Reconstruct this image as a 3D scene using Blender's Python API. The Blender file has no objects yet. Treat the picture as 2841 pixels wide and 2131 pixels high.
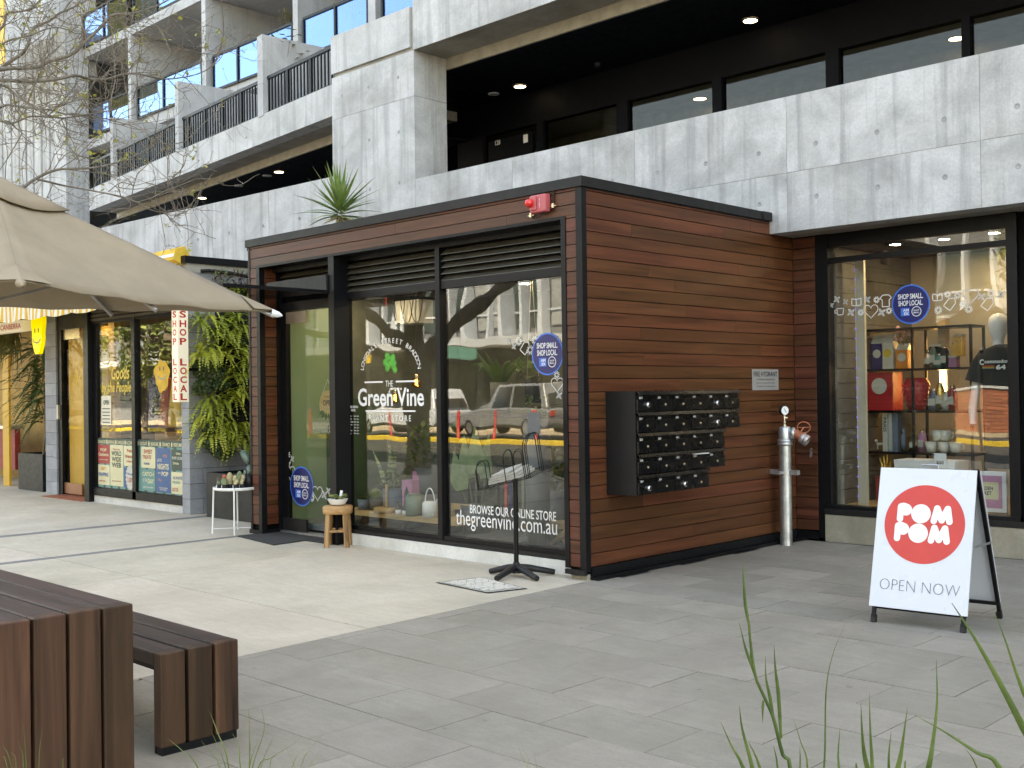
import bpy, bmesh, math, random
from mathutils import Vector, Matrix
R_ = math.radians
random.seed(7)
scene = bpy.context.scene
COL = scene.collection

# ------------------------------------------------------------------ camera
CAM = Vector((5.998, -6.893, 1.55))
RT = Vector((0.713744, 0.70027367, -0.01364897))
UP = Vector((0.01513893, 0.00405838, 0.99987716))
FW = Vector((-0.70024305, 0.71386295, 0.00770475))
FPX, WPX, HPX = 3075.43, 2841.0, 2131.0
cam = bpy.data.cameras.new('camera')
cam.sensor_width = 36.0
cam.lens = 36.0 * FPX / WPX
cam.clip_start = 0.05
cam.clip_end = 500.0
camo = bpy.data.objects.new('camera', cam)
COL.objects.link(camo)
mw = Matrix.Identity(4)
for i in range(3):
    mw[i][0], mw[i][1], mw[i][2], mw[i][3] = RT[i], UP[i], -FW[i], CAM[i]
camo.matrix_world = mw
scene.camera = camo

# ------------------------------------------------------------------ sky, sun, exposure
SUN_EL, SUN_AZ = 50.0, 22.0          # azimuth measured from +Y clockwise
w = bpy.data.worlds.new('World')
scene.world = w
w.use_nodes = True
wn = w.node_tree
for n in list(wn.nodes):
    wn.nodes.remove(n)
sky = wn.nodes.new('ShaderNodeTexSky')
sky.sky_type = 'NISHITA'
sky.sun_disc = False
sky.sun_elevation = R_(SUN_EL)
sky.sun_rotation = R_(SUN_AZ)
sky.altitude = 580
sky.air_density = 1.0
sky.dust_density = 1.6
sky.ozone_density = 1.0
bg = wn.nodes.new('ShaderNodeBackground')
bg.inputs['Strength'].default_value = 0.15
wo = wn.nodes.new('ShaderNodeOutputWorld')
wn.links.new(sky.outputs[0], bg.inputs[0])
wn.links.new(bg.outputs[0], wo.inputs[0])
sl = bpy.data.lights.new('sun', 'SUN')
sl.energy = 4.0
sl.angle = R_(0.55)
sl.color = (1.0, 0.975, 0.94)
so = bpy.data.objects.new('sun', sl)
COL.objects.link(so)
sd = Vector((math.sin(R_(SUN_AZ)) * math.cos(R_(SUN_EL)), math.cos(R_(SUN_AZ)) * math.cos(R_(SUN_EL)), math.sin(R_(SUN_EL))))
so.rotation_euler = (-sd).to_track_quat('-Z', 'Y').to_euler()
scene.view_settings.view_transform = 'Standard'
scene.view_settings.look = 'None'
scene.view_settings.exposure = 3.12
scene.view_settings.use_white_balance = True
scene.view_settings.white_balance_temperature = 10300
scene.view_settings.white_balance_tint = 10
scene.view_settings.gamma = 1.0
scene.view_settings.use_curve_mapping = False
scene.cycles.max_bounces = 8
scene.cycles.diffuse_bounces = 3
scene.cycles.glossy_bounces = 3
scene.cycles.transmission_bounces = 4
scene.cycles.transparent_max_bounces = 16
scene.cycles.caustics_reflective = False
scene.cycles.caustics_refractive = False
scene.cycles.sample_clamp_indirect = 4.0
scene.cycles.use_denoising = True

# ------------------------------------------------------------------ survey helpers: photo pixel -> point on a real plane
def ray(u, v):
    return RT * ((u - WPX / 2) / FPX) - UP * ((v - HPX / 2) / FPX) + FW
def PY(u, v, y):
    d = ray(u, v); return CAM + d * ((y - CAM.y) / d.y)
def PX(u, v, x):
    d = ray(u, v); return CAM + d * ((x - CAM.x) / d.x)
def PZ(u, v, z=0.0):
    d = ray(u, v); return CAM + d * ((z - CAM.z) / d.z)
def PD(u, v, dep):
    return CAM + ray(u, v) * dep

# ------------------------------------------------------------------ mesh builder
ORG = {}
class MB:
    def __init__(self):
        self.v = []; self.f = []; self.sm = []
    def add(self, vs, fs, smooth=False):
        b = len(self.v)
        self.v += [Vector(p) for p in vs]
        for q in fs:
            self.f.append([b + i for i in q]); self.sm.append(smooth)
        return self
    def box(self, x0, x1, y0, y1, z0, z1):
        return self.hexa([(x0, y0, z0), (x1, y0, z0), (x1, y1, z0), (x0, y1, z0), (x0, y0, z1), (x1, y0, z1), (x1, y1, z1), (x0, y1, z1)])
    def hexa(self, p):
        return self.add(p, [(0, 3, 2, 1), (4, 5, 6, 7), (0, 1, 5, 4), (1, 2, 6, 5), (2, 3, 7, 6), (3, 0, 4, 7)])
    def bar(self, p, q, w, h, up=(0, 0, 1)):
        p, q = Vector(p), Vector(q); d = (q - p).normalized(); u = Vector(up)
        s = d.cross(u)
        if s.length < 1e-4: s = d.cross(Vector((1, 0, 0)))
        s.normalize(); u = s.cross(d)
        a, b = s * w / 2, u * h / 2
        return self.hexa([p - a - b, p + a - b, q + a - b, q - a - b, p - a + b, p + a + b, q + a + b, q - a + b])
    def quad(self, a, b, c, d):
        return self.add([a, b, c, d], [(0, 1, 2, 3)])
    def poly(self, pts):
        return self.add(pts, [tuple(range(len(pts)))])
    def prism(self, pts, off):
        off = Vector(off); n = len(pts); pts = [Vector(p) for p in pts]
        vs = pts + [p + off for p in pts]
        fs = [tuple(range(n - 1, -1, -1)), tuple(range(n, 2 * n))] + [(i, (i + 1) % n, n + (i + 1) % n, n + i) for i in range(n)]
        return self.add(vs, fs)
    def tube(self, pts, r, n=8, caps=True, smooth=True):
        pts = [Vector(p) for p in pts]
        if not isinstance(r, (list, tuple)): r = [r] * len(pts)
        vs = []; fs = []; prev = None
        for i, p in enumerate(pts):
            d = (pts[min(i + 1, len(pts) - 1)] - pts[max(i - 1, 0)])
            if d.length < 1e-9: d = Vector((0, 0, 1))
            d.normalize()
            if prev is None:
                a = d.cross(Vector((0, 0, 1)))
                if a.length < 1e-3: a = d.cross(Vector((1, 0, 0)))
            else:
                a = prev - d * prev.dot(d)
                if a.length < 1e-4: a = d.cross(Vector((0, 0, 1)))
            a.normalize(); prev = a; b = d.cross(a)
            for k in range(n):
                t = 2 * math.pi * k / n
                vs.append(p + (a * math.cos(t) + b * math.sin(t)) * r[i])
        for i in range(len(pts) - 1):
            for k in range(n):
                k2 = (k + 1) % n
                fs.append((i * n + k, i * n + k2, (i + 1) * n + k2, (i + 1) * n + k))
        self.add(vs, fs, smooth)
        if caps:
            self.add(vs[:n], [tuple(range(n - 1, -1, -1))]); self.add(vs[-n:], [tuple(range(n))])
        return self
    def cyl(self, p, q, r0, r1=None, n=16, caps=True):
        return self.tube([p, q], [r0, r0 if r1 is None else r1], n, caps)
    def lathe(self, prof, c, n=20, smooth=True, axis=None, sx=1.0, sy=1.0):
        c = Vector(c)
        if axis is None: ax, a, b = Vector((0, 0, 1)), Vector((1, 0, 0)), Vector((0, 1, 0))
        else:
            ax = Vector(axis).normalized(); a = ax.cross(Vector((0, 0, 1)))
            if a.length < 1e-3: a = Vector((1, 0, 0))
            a.normalize(); b = ax.cross(a)
        vs = []; fs = []
        for (r, z) in prof:
            for k in range(n):
                t = 2 * math.pi * k / n
                vs.append(c + ax * z + a * (r * sx * math.cos(t)) + b * (r * sy * math.sin(t)))
        for i in range(len(prof) - 1):
            for k in range(n):
                k2 = (k + 1) % n
                fs.append((i * n + k, i * n + k2, (i + 1) * n + k2, (i + 1) * n + k))
        return self.add(vs, fs, smooth)
    def ball(self, c, r, n=10, sz=1.0):
        prof = [(max(1e-4, r * math.sin(math.pi * i / n)), -r * sz * math.cos(math.pi * i / n)) for i in range(n + 1)]
        return self.lathe(prof, c, max(8, n))
    def strip(self, pts, side, widths, fold=0.0):
        """flat tapering blade along pts"""
        vs = []; fs = []
        for p, s, wd in zip(pts, side, widths):
            vs += [p - s * wd / 2, p + s * wd / 2]
        for i in range(len(pts) - 1):
            fs.append((2 * i, 2 * i + 1, 2 * i + 3, 2 * i + 2))
        return self.add(vs, fs, True)
    def mesh(self, name, mat, org=(0, 0, 0)):
        o = Vector(org)
        me = bpy.data.meshes.new(name)
        me.from_pydata([tuple(p - o) for p in self.v], [], self.f)
        me.polygons.foreach_set('use_smooth', self.sm)
        if mat: me.materials.append(mat)
        me.update()
        return me
    def build(self, name, mat, parent=None, bevel=0.0, world=True):
        org = ORG.get(parent.name, Vector((0, 0, 0))) if (parent and world) else Vector((0, 0, 0))
        o = bpy.data.objects.new(name, self.mesh(name, mat, org))
        COL.objects.link(o)
        if parent:
            o.parent = parent; ORG[o.name] = org
        else: ORG[o.name] = Vector((0, 0, 0))
        if bevel:
            b = o.modifiers.new('bevel', 'BEVEL'); b.width = bevel; b.segments = 2; b.limit_method = 'ANGLE'
        return o

def tag(o, label=None, cat=None, group=None, kind=None):
    if label: o['label'] = label
    if cat: o['category'] = cat
    if group: o['group'] = group
    if kind: o['kind'] = kind
    return o
def thing(name, label, cat, loc=(0, 0, 0), group=None, rotz=0.0):
    o = bpy.data.objects.new(name, None); COL.objects.link(o)
    o.empty_display_size = 0.1
    o.location = loc; o.rotation_euler = (0, 0, rotz)
    ORG[o.name] = Vector(loc)
    return tag(o, label, cat, group)
def share(src, name, parent, loc):
    o = bpy.data.objects.new(name, src.data); COL.objects.link(o); o.parent = parent; o.location = loc
    ORG[o.name] = ORG.get(parent.name, Vector((0, 0, 0)))
    return o
def B(name, mat, parent, x0, x1, y0, y1, z0, z1, bevel=0.0):
    return MB().box(x0, x1, y0, y1, z0, z1).build(name, mat, parent, bevel)

FACE = {'front': (Vector((1, 0, 0)), Vector((0, 0, 1)), Vector((0, -1, 0))),
        'side': (Vector((0, 1, 0)), Vector((0, 0, 1)), Vector((1, 0, 0)))}
def text(name, body, mat, parent, at, face='front', w=None, h=None, size=0.1, bold=0.0, align='CENTER', depth=0.0008, spacing=1.0, shear=0.0, axes=None, line=1.0):
    cu = bpy.data.curves.new('t', 'FONT'); cu.body = body; cu.size = 1.0; cu.offset = bold; cu.align_x = align
    cu.space_character = spacing; cu.shear = shear; cu.resolution_u = 3; cu.space_line = line
    ob = bpy.data.objects.new('t', cu); COL.objects.link(ob)
    dg = bpy.context.evaluated_depsgraph_get()
    me = bpy.data.meshes.new_from_object(ob.evaluated_get(dg))
    bpy.data.objects.remove(ob); bpy.data.curves.remove(cu)
    vs = [v.co.copy() for v in me.vertices]
    if not vs: return None
    x0, x1 = min(p.x for p in vs), max(p.x for p in vs); y0, y1 = min(p.y for p in vs), max(p.y for p in vs)
    sx = sy = size
    if h: sy = h / max(1e-6, y1 - y0); sx = sy
    if w: sx = w / max(1e-6, x1 - x0)
    if w and not h: sy = sx
    ax = axes if axes else FACE[face]
    cx = (x0 + x1) / 2 if align == 'CENTER' else (x0 if align == 'LEFT' else x1)
    cy = (y0 + y1) / 2
    org = ORG.get(parent.name, Vector((0, 0, 0))); at = Vector(at)
    for v in me.vertices:
        v.co = at + ax[0] * ((v.co.x - cx) * sx) + ax[1] * ((v.co.y - cy) * sy) + ax[2] * (depth + v.co.z) - org
    me.materials.clear(); me.materials.append(mat); me.name = name
    o = bpy.data.objects.new(name, me); COL.objects.link(o); o.parent = parent; ORG[o.name] = org
    return o

# ------------------------------------------------------------------ materials
def _nodes(name):
    m = bpy.data.materials.new(name); m.use_nodes = True
    nt = m.node_tree; b = nt.nodes['Principled BSDF']
    return m, nt, b
def _pos(nt, scale=(1, 1, 1), rnd=0.0):
    g = nt.nodes.new('ShaderNodeNewGeometry'); mp = nt.nodes.new('ShaderNodeMapping')
    mp.inputs['Scale'].default_value = scale
    if rnd:
        oi = nt.nodes.new('ShaderNodeObjectInfo'); mu = nt.nodes.new('ShaderNodeVectorMath'); mu.operation = 'MULTIPLY_ADD'
        mu.inputs[1].default_value = (rnd, rnd * 1.7, rnd * 2.3)
        nt.links.new(oi.outputs['Random'], mu.inputs[0]); nt.links.new(g.outputs['Position'], mu.inputs[2])
        nt.links.new(mu.outputs[0], mp.inputs['Vector'])
    else:
        nt.links.new(g.outputs['Position'], mp.inputs['Vector'])
    return mp.outputs[0]
def _noise(nt, vec, scale, detail=6, rough=0.6, dist=0.0):
    n = nt.nodes.new('ShaderNodeTexNoise'); n.inputs['Scale'].default_value = scale; n.inputs['Detail'].default_value = detail
    n.inputs['Roughness'].default_value = rough; n.inputs['Distortion'].default_value = dist
    nt.links.new(vec, n.inputs['Vector']); return n.outputs['Fac']
def _ramp(nt, fac, stops):
    r = nt.nodes.new('ShaderNodeValToRGB'); e = r.color_ramp.elements
    while len(e) < len(stops): e.new(0.5)
    for k, (p, c) in enumerate(stops):
        e[k].position = p; e[k].color = (c[0], c[1], c[2], 1) if not isinstance(c, (int, float)) else (c, c, c, 1)
    nt.links.new(fac, r.inputs[0]); return r.outputs[0]
def _mix(nt, fac, a, b, mode='MIX'):
    m = nt.nodes.new('ShaderNodeMix'); m.data_type = 'RGBA'; m.blend_type = mode
    if isinstance(fac, (int, float)): m.inputs[0].default_value = fac
    else: nt.links.new(fac, m.inputs[0])
    for s, k in ((a, 6), (b, 7)):
        if isinstance(s, (tuple, list)): m.inputs[k].default_value = (s[0], s[1], s[2], 1)
        else: nt.links.new(s, m.inputs[k])
    return m.outputs[2]
def _bump(nt, b, h, strength, dist=0.01):
    bp = nt.nodes.new('ShaderNodeBump'); bp.inputs['Strength'].default_value = strength; bp.inputs['Distance'].default_value = dist
    nt.links.new(h, bp.inputs['Height']); nt.links.new(bp.outputs[0], b.inputs['Normal'])
def _hsv(nt, col, rnd=0.25, hue=0.01):
    oi = nt.nodes.new('ShaderNodeObjectInfo'); mr = nt.nodes.new('ShaderNodeMapRange')
    mr.inputs[3].default_value = 1 - rnd; mr.inputs[4].default_value = 1 + rnd
    nt.links.new(oi.outputs['Random'], mr.inputs[0])
    h = nt.nodes.new('ShaderNodeHueSaturation'); nt.links.new(col, h.inputs['Color']); nt.links.new(mr.outputs[0], h.inputs['Value'])
    if hue:
        m2 = nt.nodes.new('ShaderNodeMapRange'); m2.inputs[3].default_value = 0.5 + hue; m2.inputs[4].default_value = 0.5 - hue
        nt.links.new(oi.outputs['Random'], m2.inputs[0]); nt.links.new(m2.outputs[0], h.inputs['Hue'])
    return h.outputs[0]
def mat(name, col, rough=0.6, metal=0.0, var=0.18, scale=6.0, bump=0.0, bscale=80.0, stretch=(1, 1, 1), rnd=0.0, emit=0.0, spec=0.5, coat=0.0, hue=0.0):
    m, nt, b = _nodes(name)
    b.inputs['Metallic'].default_value = metal; b.inputs['Specular IOR Level'].default_value = spec
    b.inputs['Coat Weight'].default_value = coat; b.inputs['Coat Roughness'].default_value = 0.15
    vec = _pos(nt, stretch)
    nz = _noise(nt, vec, scale)
    lo = tuple(c * (1 - var) for c in col); hi = tuple(min(1, c * (1 + var)) for c in col)
    c = _ramp(nt, nz, [(0.3, lo), (0.7, hi)])
    if rnd: c = _hsv(nt, c, rnd, hue)
    nt.links.new(c, b.inputs['Base Color'])
    rr = _ramp(nt, _noise(nt, vec, scale * 2.3, 4), [(0.3, max(0.02, rough - 0.08)), (0.7, min(1, rough + 0.08))])
    nt.links.new(rr, b.inputs['Roughness'])
    if bump: _bump(nt, b, _noise(nt, vec, bscale, 4), bump)
    if emit:
        b.inputs['Emission Color'].default_value = (col[0], col[1], col[2], 1); b.inputs['Emission Strength'].default_value = emit
    return m
def wood(name, dark, light, axis='x', rough=0.42, rnd=0.13, grain=1.0, hue=0.006, coat=0.0):
    m, nt, b = _nodes(name)
    st = {'x': (1.2, 26, 26), 'y': (26, 1.2, 26), 'z': (26, 26, 1.2)}[axis]
    vec = _pos(nt, tuple(s * grain for s in st), 7.3)
    n1 = _noise(nt, vec, 1.0, 8, 0.62, 0.6); n2 = _noise(nt, vec, 0.25, 3, 0.5, 1.2); n3 = _noise(nt, vec, 5.0, 4, 0.7)
    c = _ramp(nt, n1, [(0.32, dark), (0.68, light)])
    mid = tuple((a + q) * 0.42 for a, q in zip(dark, light))
    c = _mix(nt, _ramp(nt, n2, [(0.45, 0.0), (0.7, 0.75)]), c, mid)
    c = _mix(nt, _ramp(nt, n3, [(0.62, 0.0), (0.8, 0.55)]), c, tuple(x * 0.45 for x in dark))
    c = _hsv(nt, c, rnd, hue)
    nt.links.new(c, b.inputs['Base Color'])
    rr = _ramp(nt, n1, [(0.2, rough - 0.1), (0.8, rough + 0.14)]); nt.links.new(rr, b.inputs['Roughness'])
    b.inputs['Coat Weight'].default_value = coat; b.inputs['Coat Roughness'].default_value = 0.35; b.inputs['Specular IOR Level'].default_value = 0.3
    _bump(nt, b, n1, 0.25, 0.004)
    return m
def concrete(name, lo, hi, streak=0.5, pits=True, rnd=0.05, warm=(0.30, 0.27, 0.22)):
    m, nt, b = _nodes(name)
    v1 = _pos(nt, (1, 1, 1), 3.1); v2 = _pos(nt, (8.0, 8.0, 0.34), 3.1)
    n1 = _noise(nt, v1, 1.6, 8, 0.65, 0.4); n2 = _noise(nt, v2, 1.0, 7, 0.6); n3 = _noise(nt, v1, 42, 5, 0.7); n4 = _noise(nt, v1, 0.8, 5, 0.6, 1.0)
    c = _ramp(nt, n1, [(0.32, lo), (0.62, hi)])
    c = _mix(nt, _ramp(nt, n2, [(0.5, 0.0), (0.68, streak)]), c, tuple(x * 0.62 for x in lo))
    c = _mix(nt, _ramp(nt, n4, [(0.52, 0.0), (0.75, 0.35)]), c, warm)
    c = _mix(nt, _ramp(nt, n3, [(0.35, 0.25), (0.6, 0.0)]), c, tuple(x * 0.6 for x in lo))
    h = n3
    if pits:
        vo = nt.nodes.new('ShaderNodeTexVoronoi'); vo.inputs['Scale'].default_value = 24; nt.links.new(v1, vo.inputs['Vector'])
        vo.inputs['Randomness'].default_value = 1.0
        pm = _ramp(nt, vo.outputs['Distance'], [(0.05, 1.0), (0.12, 0.0)])
        mk = _ramp(nt, _noise(nt, v1, 1.1, 4), [(0.62, 0.0), (0.74, 0.6)])
        mm = nt.nodes.new('ShaderNodeMath'); mm.operation = 'MULTIPLY'; nt.links.new(pm, mm.inputs[0]); nt.links.new(mk, mm.inputs[1])
        c = _mix(nt, mm.outputs[0], c, (0.07, 0.07, 0.07))
    c = _hsv(nt, c, rnd, 0.0)
    nt.links.new(c, b.inputs['Base Color']); b.inputs['Roughness'].default_value = 0.82; b.inputs['Specular IOR Level'].default_value = 0.3
    _bump(nt, b, h, 0.22, 0.006)
    return m
def glass(name, tint=(0.86, 0.9, 0.88), boost=1.0, wav=0.0, wscale=1.2, refl=(1, 1, 1)):
    m, nt, b = _nodes(name); nt.nodes.remove(b)
    out = [n for n in nt.nodes if n.type == 'OUTPUT_MATERIAL'][0]
    tr = nt.nodes.new('ShaderNodeBsdfTransparent'); tr.inputs[0].default_value = (*tint, 1)
    gl = nt.nodes.new('ShaderNodeBsdfGlossy'); gl.inputs['Roughness'].default_value = 0.0; gl.inputs[0].default_value = (*refl, 1)
    ge = nt.nodes.new('ShaderNodeNewGeometry'); dt = nt.nodes.new('ShaderNodeVectorMath'); dt.operation = 'DOT_PRODUCT'
    nt.links.new(ge.outputs['Normal'], dt.inputs[0]); nt.links.new(ge.outputs['Incoming'], dt.inputs[1])
    def mth(op, a, v=0.0, clamp=False):
        m_ = nt.nodes.new('ShaderNodeMath'); m_.operation = op; m_.use_clamp = clamp; nt.links.new(a, m_.inputs[0]); m_.inputs[1].default_value = v; return m_
    ab_ = mth('ABSOLUTE', dt.outputs['Value']); on = nt.nodes.new('ShaderNodeMath'); on.operation = 'SUBTRACT'; on.inputs[0].default_value = 1.0; nt.links.new(ab_.outputs[0], on.inputs[1])
    p5 = mth('POWER', on.outputs[0], 5.0); m1 = mth('MULTIPLY', p5.outputs[0], 0.957); m2 = mth('ADD', m1.outputs[0], 0.043); mu = mth('MULTIPLY', m2.outputs[0], boost, True)
    mx = nt.nodes.new('ShaderNodeMixShader'); nt.links.new(mu.outputs[0], mx.inputs[0]); nt.links.new(tr.outputs[0], mx.inputs[1]); nt.links.new(gl.outputs[0], mx.inputs[2])
    nt.links.new(mx.outputs[0], out.inputs[0])
    if wav:
        bp = nt.nodes.new('ShaderNodeBump'); bp.inputs['Strength'].default_value = wav; bp.inputs['Distance'].default_value = 0.02
        nt.links.new(_noise(nt, _pos(nt, (1, 1, 0.5)), wscale, 1), bp.inputs['Height']); nt.links.new(bp.outputs[0], gl.inputs['Normal'])
    return m
def lamp(name, col, s):
    m, nt, b = _nodes(name)
    b.inputs['Base Color'].default_value = (*col, 1); b.inputs['Emission Color'].default_value = (*col, 1); b.inputs['Emission Strength'].default_value = s
    return m
def leafm(name, lo, hi, rnd=0.2, rough=0.45, trans=0.25):
    m, nt, b = _nodes(name)
    vec = _pos(nt, (1, 1, 1), 2.0)
    c = _ramp(nt, _noise(nt, vec, 9, 4), [(0.3, lo), (0.7, hi)])
    c = _hsv(nt, c, rnd, 0.015)
    nt.links.new(c, b.inputs['Base Color']); b.inputs['Roughness'].default_value = rough
    out = [n for n in nt.nodes if n.type == 'OUTPUT_MATERIAL'][0]
    tl = nt.nodes.new('ShaderNodeBsdfTranslucent'); nt.links.new(c, tl.inputs[0])
    mx = nt.nodes.new('ShaderNodeMixShader'); mx.inputs[0].default_value = trans
    nt.links.new(b.outputs[0], mx.inputs[1]); nt.links.new(tl.outputs[0], mx.inputs[2]); nt.links.new(mx.outputs[0], out.inputs[0])
    return m

K = {}
K['conc'] = concrete('offform_concrete', (0.345, 0.343, 0.335), (0.585, 0.583, 0.575), 0.55, rnd=0.02)
K['conc2'] = concrete('streaked_concrete', (0.38, 0.378, 0.37), (0.58, 0.578, 0.572), 0.6, rnd=0.02)
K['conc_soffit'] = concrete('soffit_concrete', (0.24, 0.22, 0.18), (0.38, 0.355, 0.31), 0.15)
K['conc_wall'] = concrete('balcony_concrete', (0.36, 0.36, 0.36), (0.50, 0.50, 0.50), 0.3, False)
K['tan'] = mat('beige_beam_paint', (0.33, 0.30, 0.24), 0.6)
K['navy'] = mat('dark_ceiling_paint', (0.0025, 0.0032, 0.0055), 0.6, spec=0.12)
K['black'] = mat('black_aluminium', (0.005, 0.0053, 0.0064), 0.42, spec=0.22, bump=0.02)
K['charcoal'] = mat('charcoal_flashing', (0.015, 0.0143, 0.014), 0.5, spec=0.25)
K['dark'] = mat('black_backing', (0.004, 0.004, 0.004), 0.9, spec=0.1)
K['timber_x'] = wood('cladding_timber_front', (0.050, 0.0165, 0.009), (0.150, 0.053, 0.029), 'x', rnd=0.14, grain=.75, hue=0.008)
K['timber_y'] = wood('cladding_timber_side', (0.050, 0.0155, 0.0065), (0.158, 0.053, 0.0225), 'y', rnd=0.13, grain=.75, hue=0.008)
K['deck_x'] = wood('bench_timber_top', (0.020, 0.0125, 0.010), (0.085, 0.050, 0.039), 'x', 0.45, 0.2, 0.5)
K['deck_z'] = wood('bench_timber_end', (0.012, 0.006, 0.004), (0.112, 0.053, 0.0285), 'z', 0.45, 0.26, 0.5, 0.008)
K['stool'] = wood('raw_stool_timber', (0.13, 0.055, 0.018), (0.60, 0.36, 0.17), 'z', 0.6, 0.08, 0.75, 0.0, 0)
K['pine'] = wood('pale_pine', (0.42, 0.26, 0.11), (0.58, 0.38, 0.18), 'x', 0.5, 0.08, 0.6, 0.0, 0)
K['louvre'] = mat('bronze_louvre', (0.085, 0.075, 0.055), 0.4, 0.3)
K['frame_white'] = mat('white_powdercoat', (0.80, 0.80, 0.78), 0.4, var=0.04)
K['galv'] = mat('galvanised_steel', (0.46, 0.48, 0.49), 0.38, 0.85, 0.3, 9, 0.08, 30)
K['gun'] = mat('dull_gunmetal_alloy', (0.42, 0.38, 0.38), 0.45, 0.8, 0.2, 20)
K['copper'] = mat('oxidised_red_valve', (0.36, 0.10, 0.045), 0.5, 0.2, 0.25, 15)
K['chrome'] = mat('chrome', (0.75, 0.75, 0.76), 0.12, 1.0, 0.03)
K['brass'] = mat('dull_brass', (0.62, 0.52, 0.36), 0.3, 1.0, 0.05)
K['mail'] = mat('mailbox_black_gloss', (0.005, 0.005, 0.0055), 0.28, spec=0.35, scale=3)
K['mailside'] = mat('mailbox_side_black', (0.011, 0.011, 0.0115), 0.5, spec=0.3, scale=3)
K['white'] = mat('white_paint', (0.78, 0.79, 0.80), 0.5, var=0.03)
K['vinyl'] = mat('white_vinyl', (0.78, 0.78, 0.76), 0.5, var=0.02)
K['vinylgrey'] = mat('grey_vinyl', (0.42, 0.43, 0.41), 0.5, var=0.02)
K['corflute'] = mat('white_sign_panel', (0.60, 0.625, 0.67), 0.32, var=0.015, scale=2)
K['red'] = mat('sign_red', (0.62, 0.045, 0.035), 0.4, var=0.06)
K['ink'] = mat('dark_ink', (0.03, 0.03, 0.035), 0.5, var=0.02)
K['navyblue'] = mat('sticker_navy', (0.006, 0.012, 0.115), 0.35, var=0.15)
K['skyblue'] = mat('sticker_blue', (0.015, 0.17, 0.62), 0.35, var=0.05)
K['alarm'] = mat('faded_red_plastic', (0.50, 0.10, 0.11), 0.45, var=0.08)
K['lens'] = mat('red_lens', (0.70, 0.02, 0.015), 0.12, var=0.05, coat=0.5)
K['plate'] = mat('brushed_sign_plate', (0.34, 0.34, 0.34), 0.45, 0.3, 0.05)
K['fabric'] = mat('umbrella_canvas', (0.285, 0.224, 0.151), 0.9, var=0.12, scale=3, bump=0.12, bscale=500)
K['fabric_in'] = K['fabric']
K['green'] = mat('green_wall_paint', (0.19, 0.28, 0.165), 0.55, var=0.08, scale=2)
K['yellowp'] = mat('yellow_panel', (0.62, 0.34, 0.025), 0.5, var=0.08, scale=2)
K['cream'] = mat('cream_plaster', (0.52, 0.46, 0.36), 0.7, var=0.06)
K['stone'] = concrete('sandstone_plinth', (0.26, 0.23, 0.17), (0.40, 0.36, 0.28), 0.2, False)
K['block'] = concrete('grey_blockwork', (0.26, 0.27, 0.29), (0.38, 0.39, 0.41), 0.15, False, 0.10)
K['plinth'] = concrete('painted_plinth', (0.58, 0.57, 0.52), (0.76, 0.75, 0.70), 0.15)
K['soil'] = mat('potting_mix', (0.10, 0.075, 0.05), 0.95, var=0.5, scale=60, bump=0.6, bscale=90)
K['planter'] = mat('black_planter_box', (0.013, 0.0135, 0.015), 0.5, spec=0.3, var=0.4, scale=5)
K['lightdisc'] = lamp('downlight', (1.0, 0.90, 0.72), 2.2)
K['shoplight'] = lamp('shop_downlight', (1.0, 0.88, 0.70), 30.0)
K['bulb'] = lamp('bulb_filament', (1.0, 0.62, 0.22), 3.0)
K['signlit'] = mat('lit_cream_sign', (0.80, 0.76, 0.62), 0.5, var=0.03, emit=0.035)
K['neon'] = mat('lit_yellow_sign', (0.95, 0.85, 0.01), 0.5, var=0.03, emit=0.07)
K['glass'] = glass('shop_glass', (0.92, 0.94, 0.925), 1.3, 0.13, 1.8)
K['glassdoor'] = glass('door_glass', (0.93, 0.96, 0.94), 0.35, 0.03, 1.5)
K['glassfilm'] = glass('film_door_glass', (0.95, 0.95, 0.94), 0.15)
K['glassb'] = glass('balcony_glass', (0.60, 0.72, 0.86), 5.2, 0.02, 0.6, (0.36, 0.58, 0.97))  # blue put into the reflection colour to stand in for reflected sky
K['glassd'] = glass('dark_glass', (0.62, 0.62, 0.58), 0.5)
K['glassc'] = glass('canopy_glass', (0.32, 0.31, 0.30), 0.8)
K['leaf'] = leafm('foliage', (0.035, 0.075, 0.018), (0.09, 0.16, 0.035))
K['fern'] = leafm('fern_green', (0.32, 0.39, 0.035), (0.58, 0.60, 0.10), 0.22)
K['maiden'] = leafm('maidenhair_green', (0.035, 0.065, 0.016), (0.085, 0.13, 0.035))
K['yucca'] = leafm('yucca_green', (0.11, 0.20, 0.05), (0.28, 0.36, 0.12), 0.1, 0.35, 0.15)
K['strap'] = leafm('strap_leaf_green', (0.055, 0.10, 0.022), (0.15, 0.21, 0.055), 0.2, 0.4, 0.2)
K['dry'] = leafm('dry_grass', (0.20, 0.19, 0.08), (0.38, 0.34, 0.18), 0.2)
K['bud'] = leafm('young_leaf', (0.30, 0.28, 0.05), (0.50, 0.46, 0.12), 0.2, 0.5, 0.4)
K['bark'] = mat('tree_bark', (0.17, 0.145, 0.115), 0.9, var=0.35, scale=18, bump=0.5, bscale=40)
K['twig'] = mat('twig_bark', (0.20, 0.165, 0.125), 0.85, var=0.3, scale=10)
K['rubber'] = mat('door_mat', (0.03, 0.03, 0.03), 0.95, var=0.3, scale=120, bump=0.5, bscale=300)
K['news'] = mat('newsprint', (0.36, 0.34, 0.29), 0.9, var=0.2, scale=40)
K['plastic'] = mat('black_plastic', (0.012, 0.012, 0.013), 0.5, spec=0.35)
K['pot'] = mat('grey_pot', (0.10, 0.105, 0.105), 0.6)
K['potblue'] = mat('blue_grey_pot', (0.13, 0.16, 0.20), 0.6)
K['pink'] = mat('pink_card', (0.52, 0.22, 0.36), 0.6)
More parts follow.
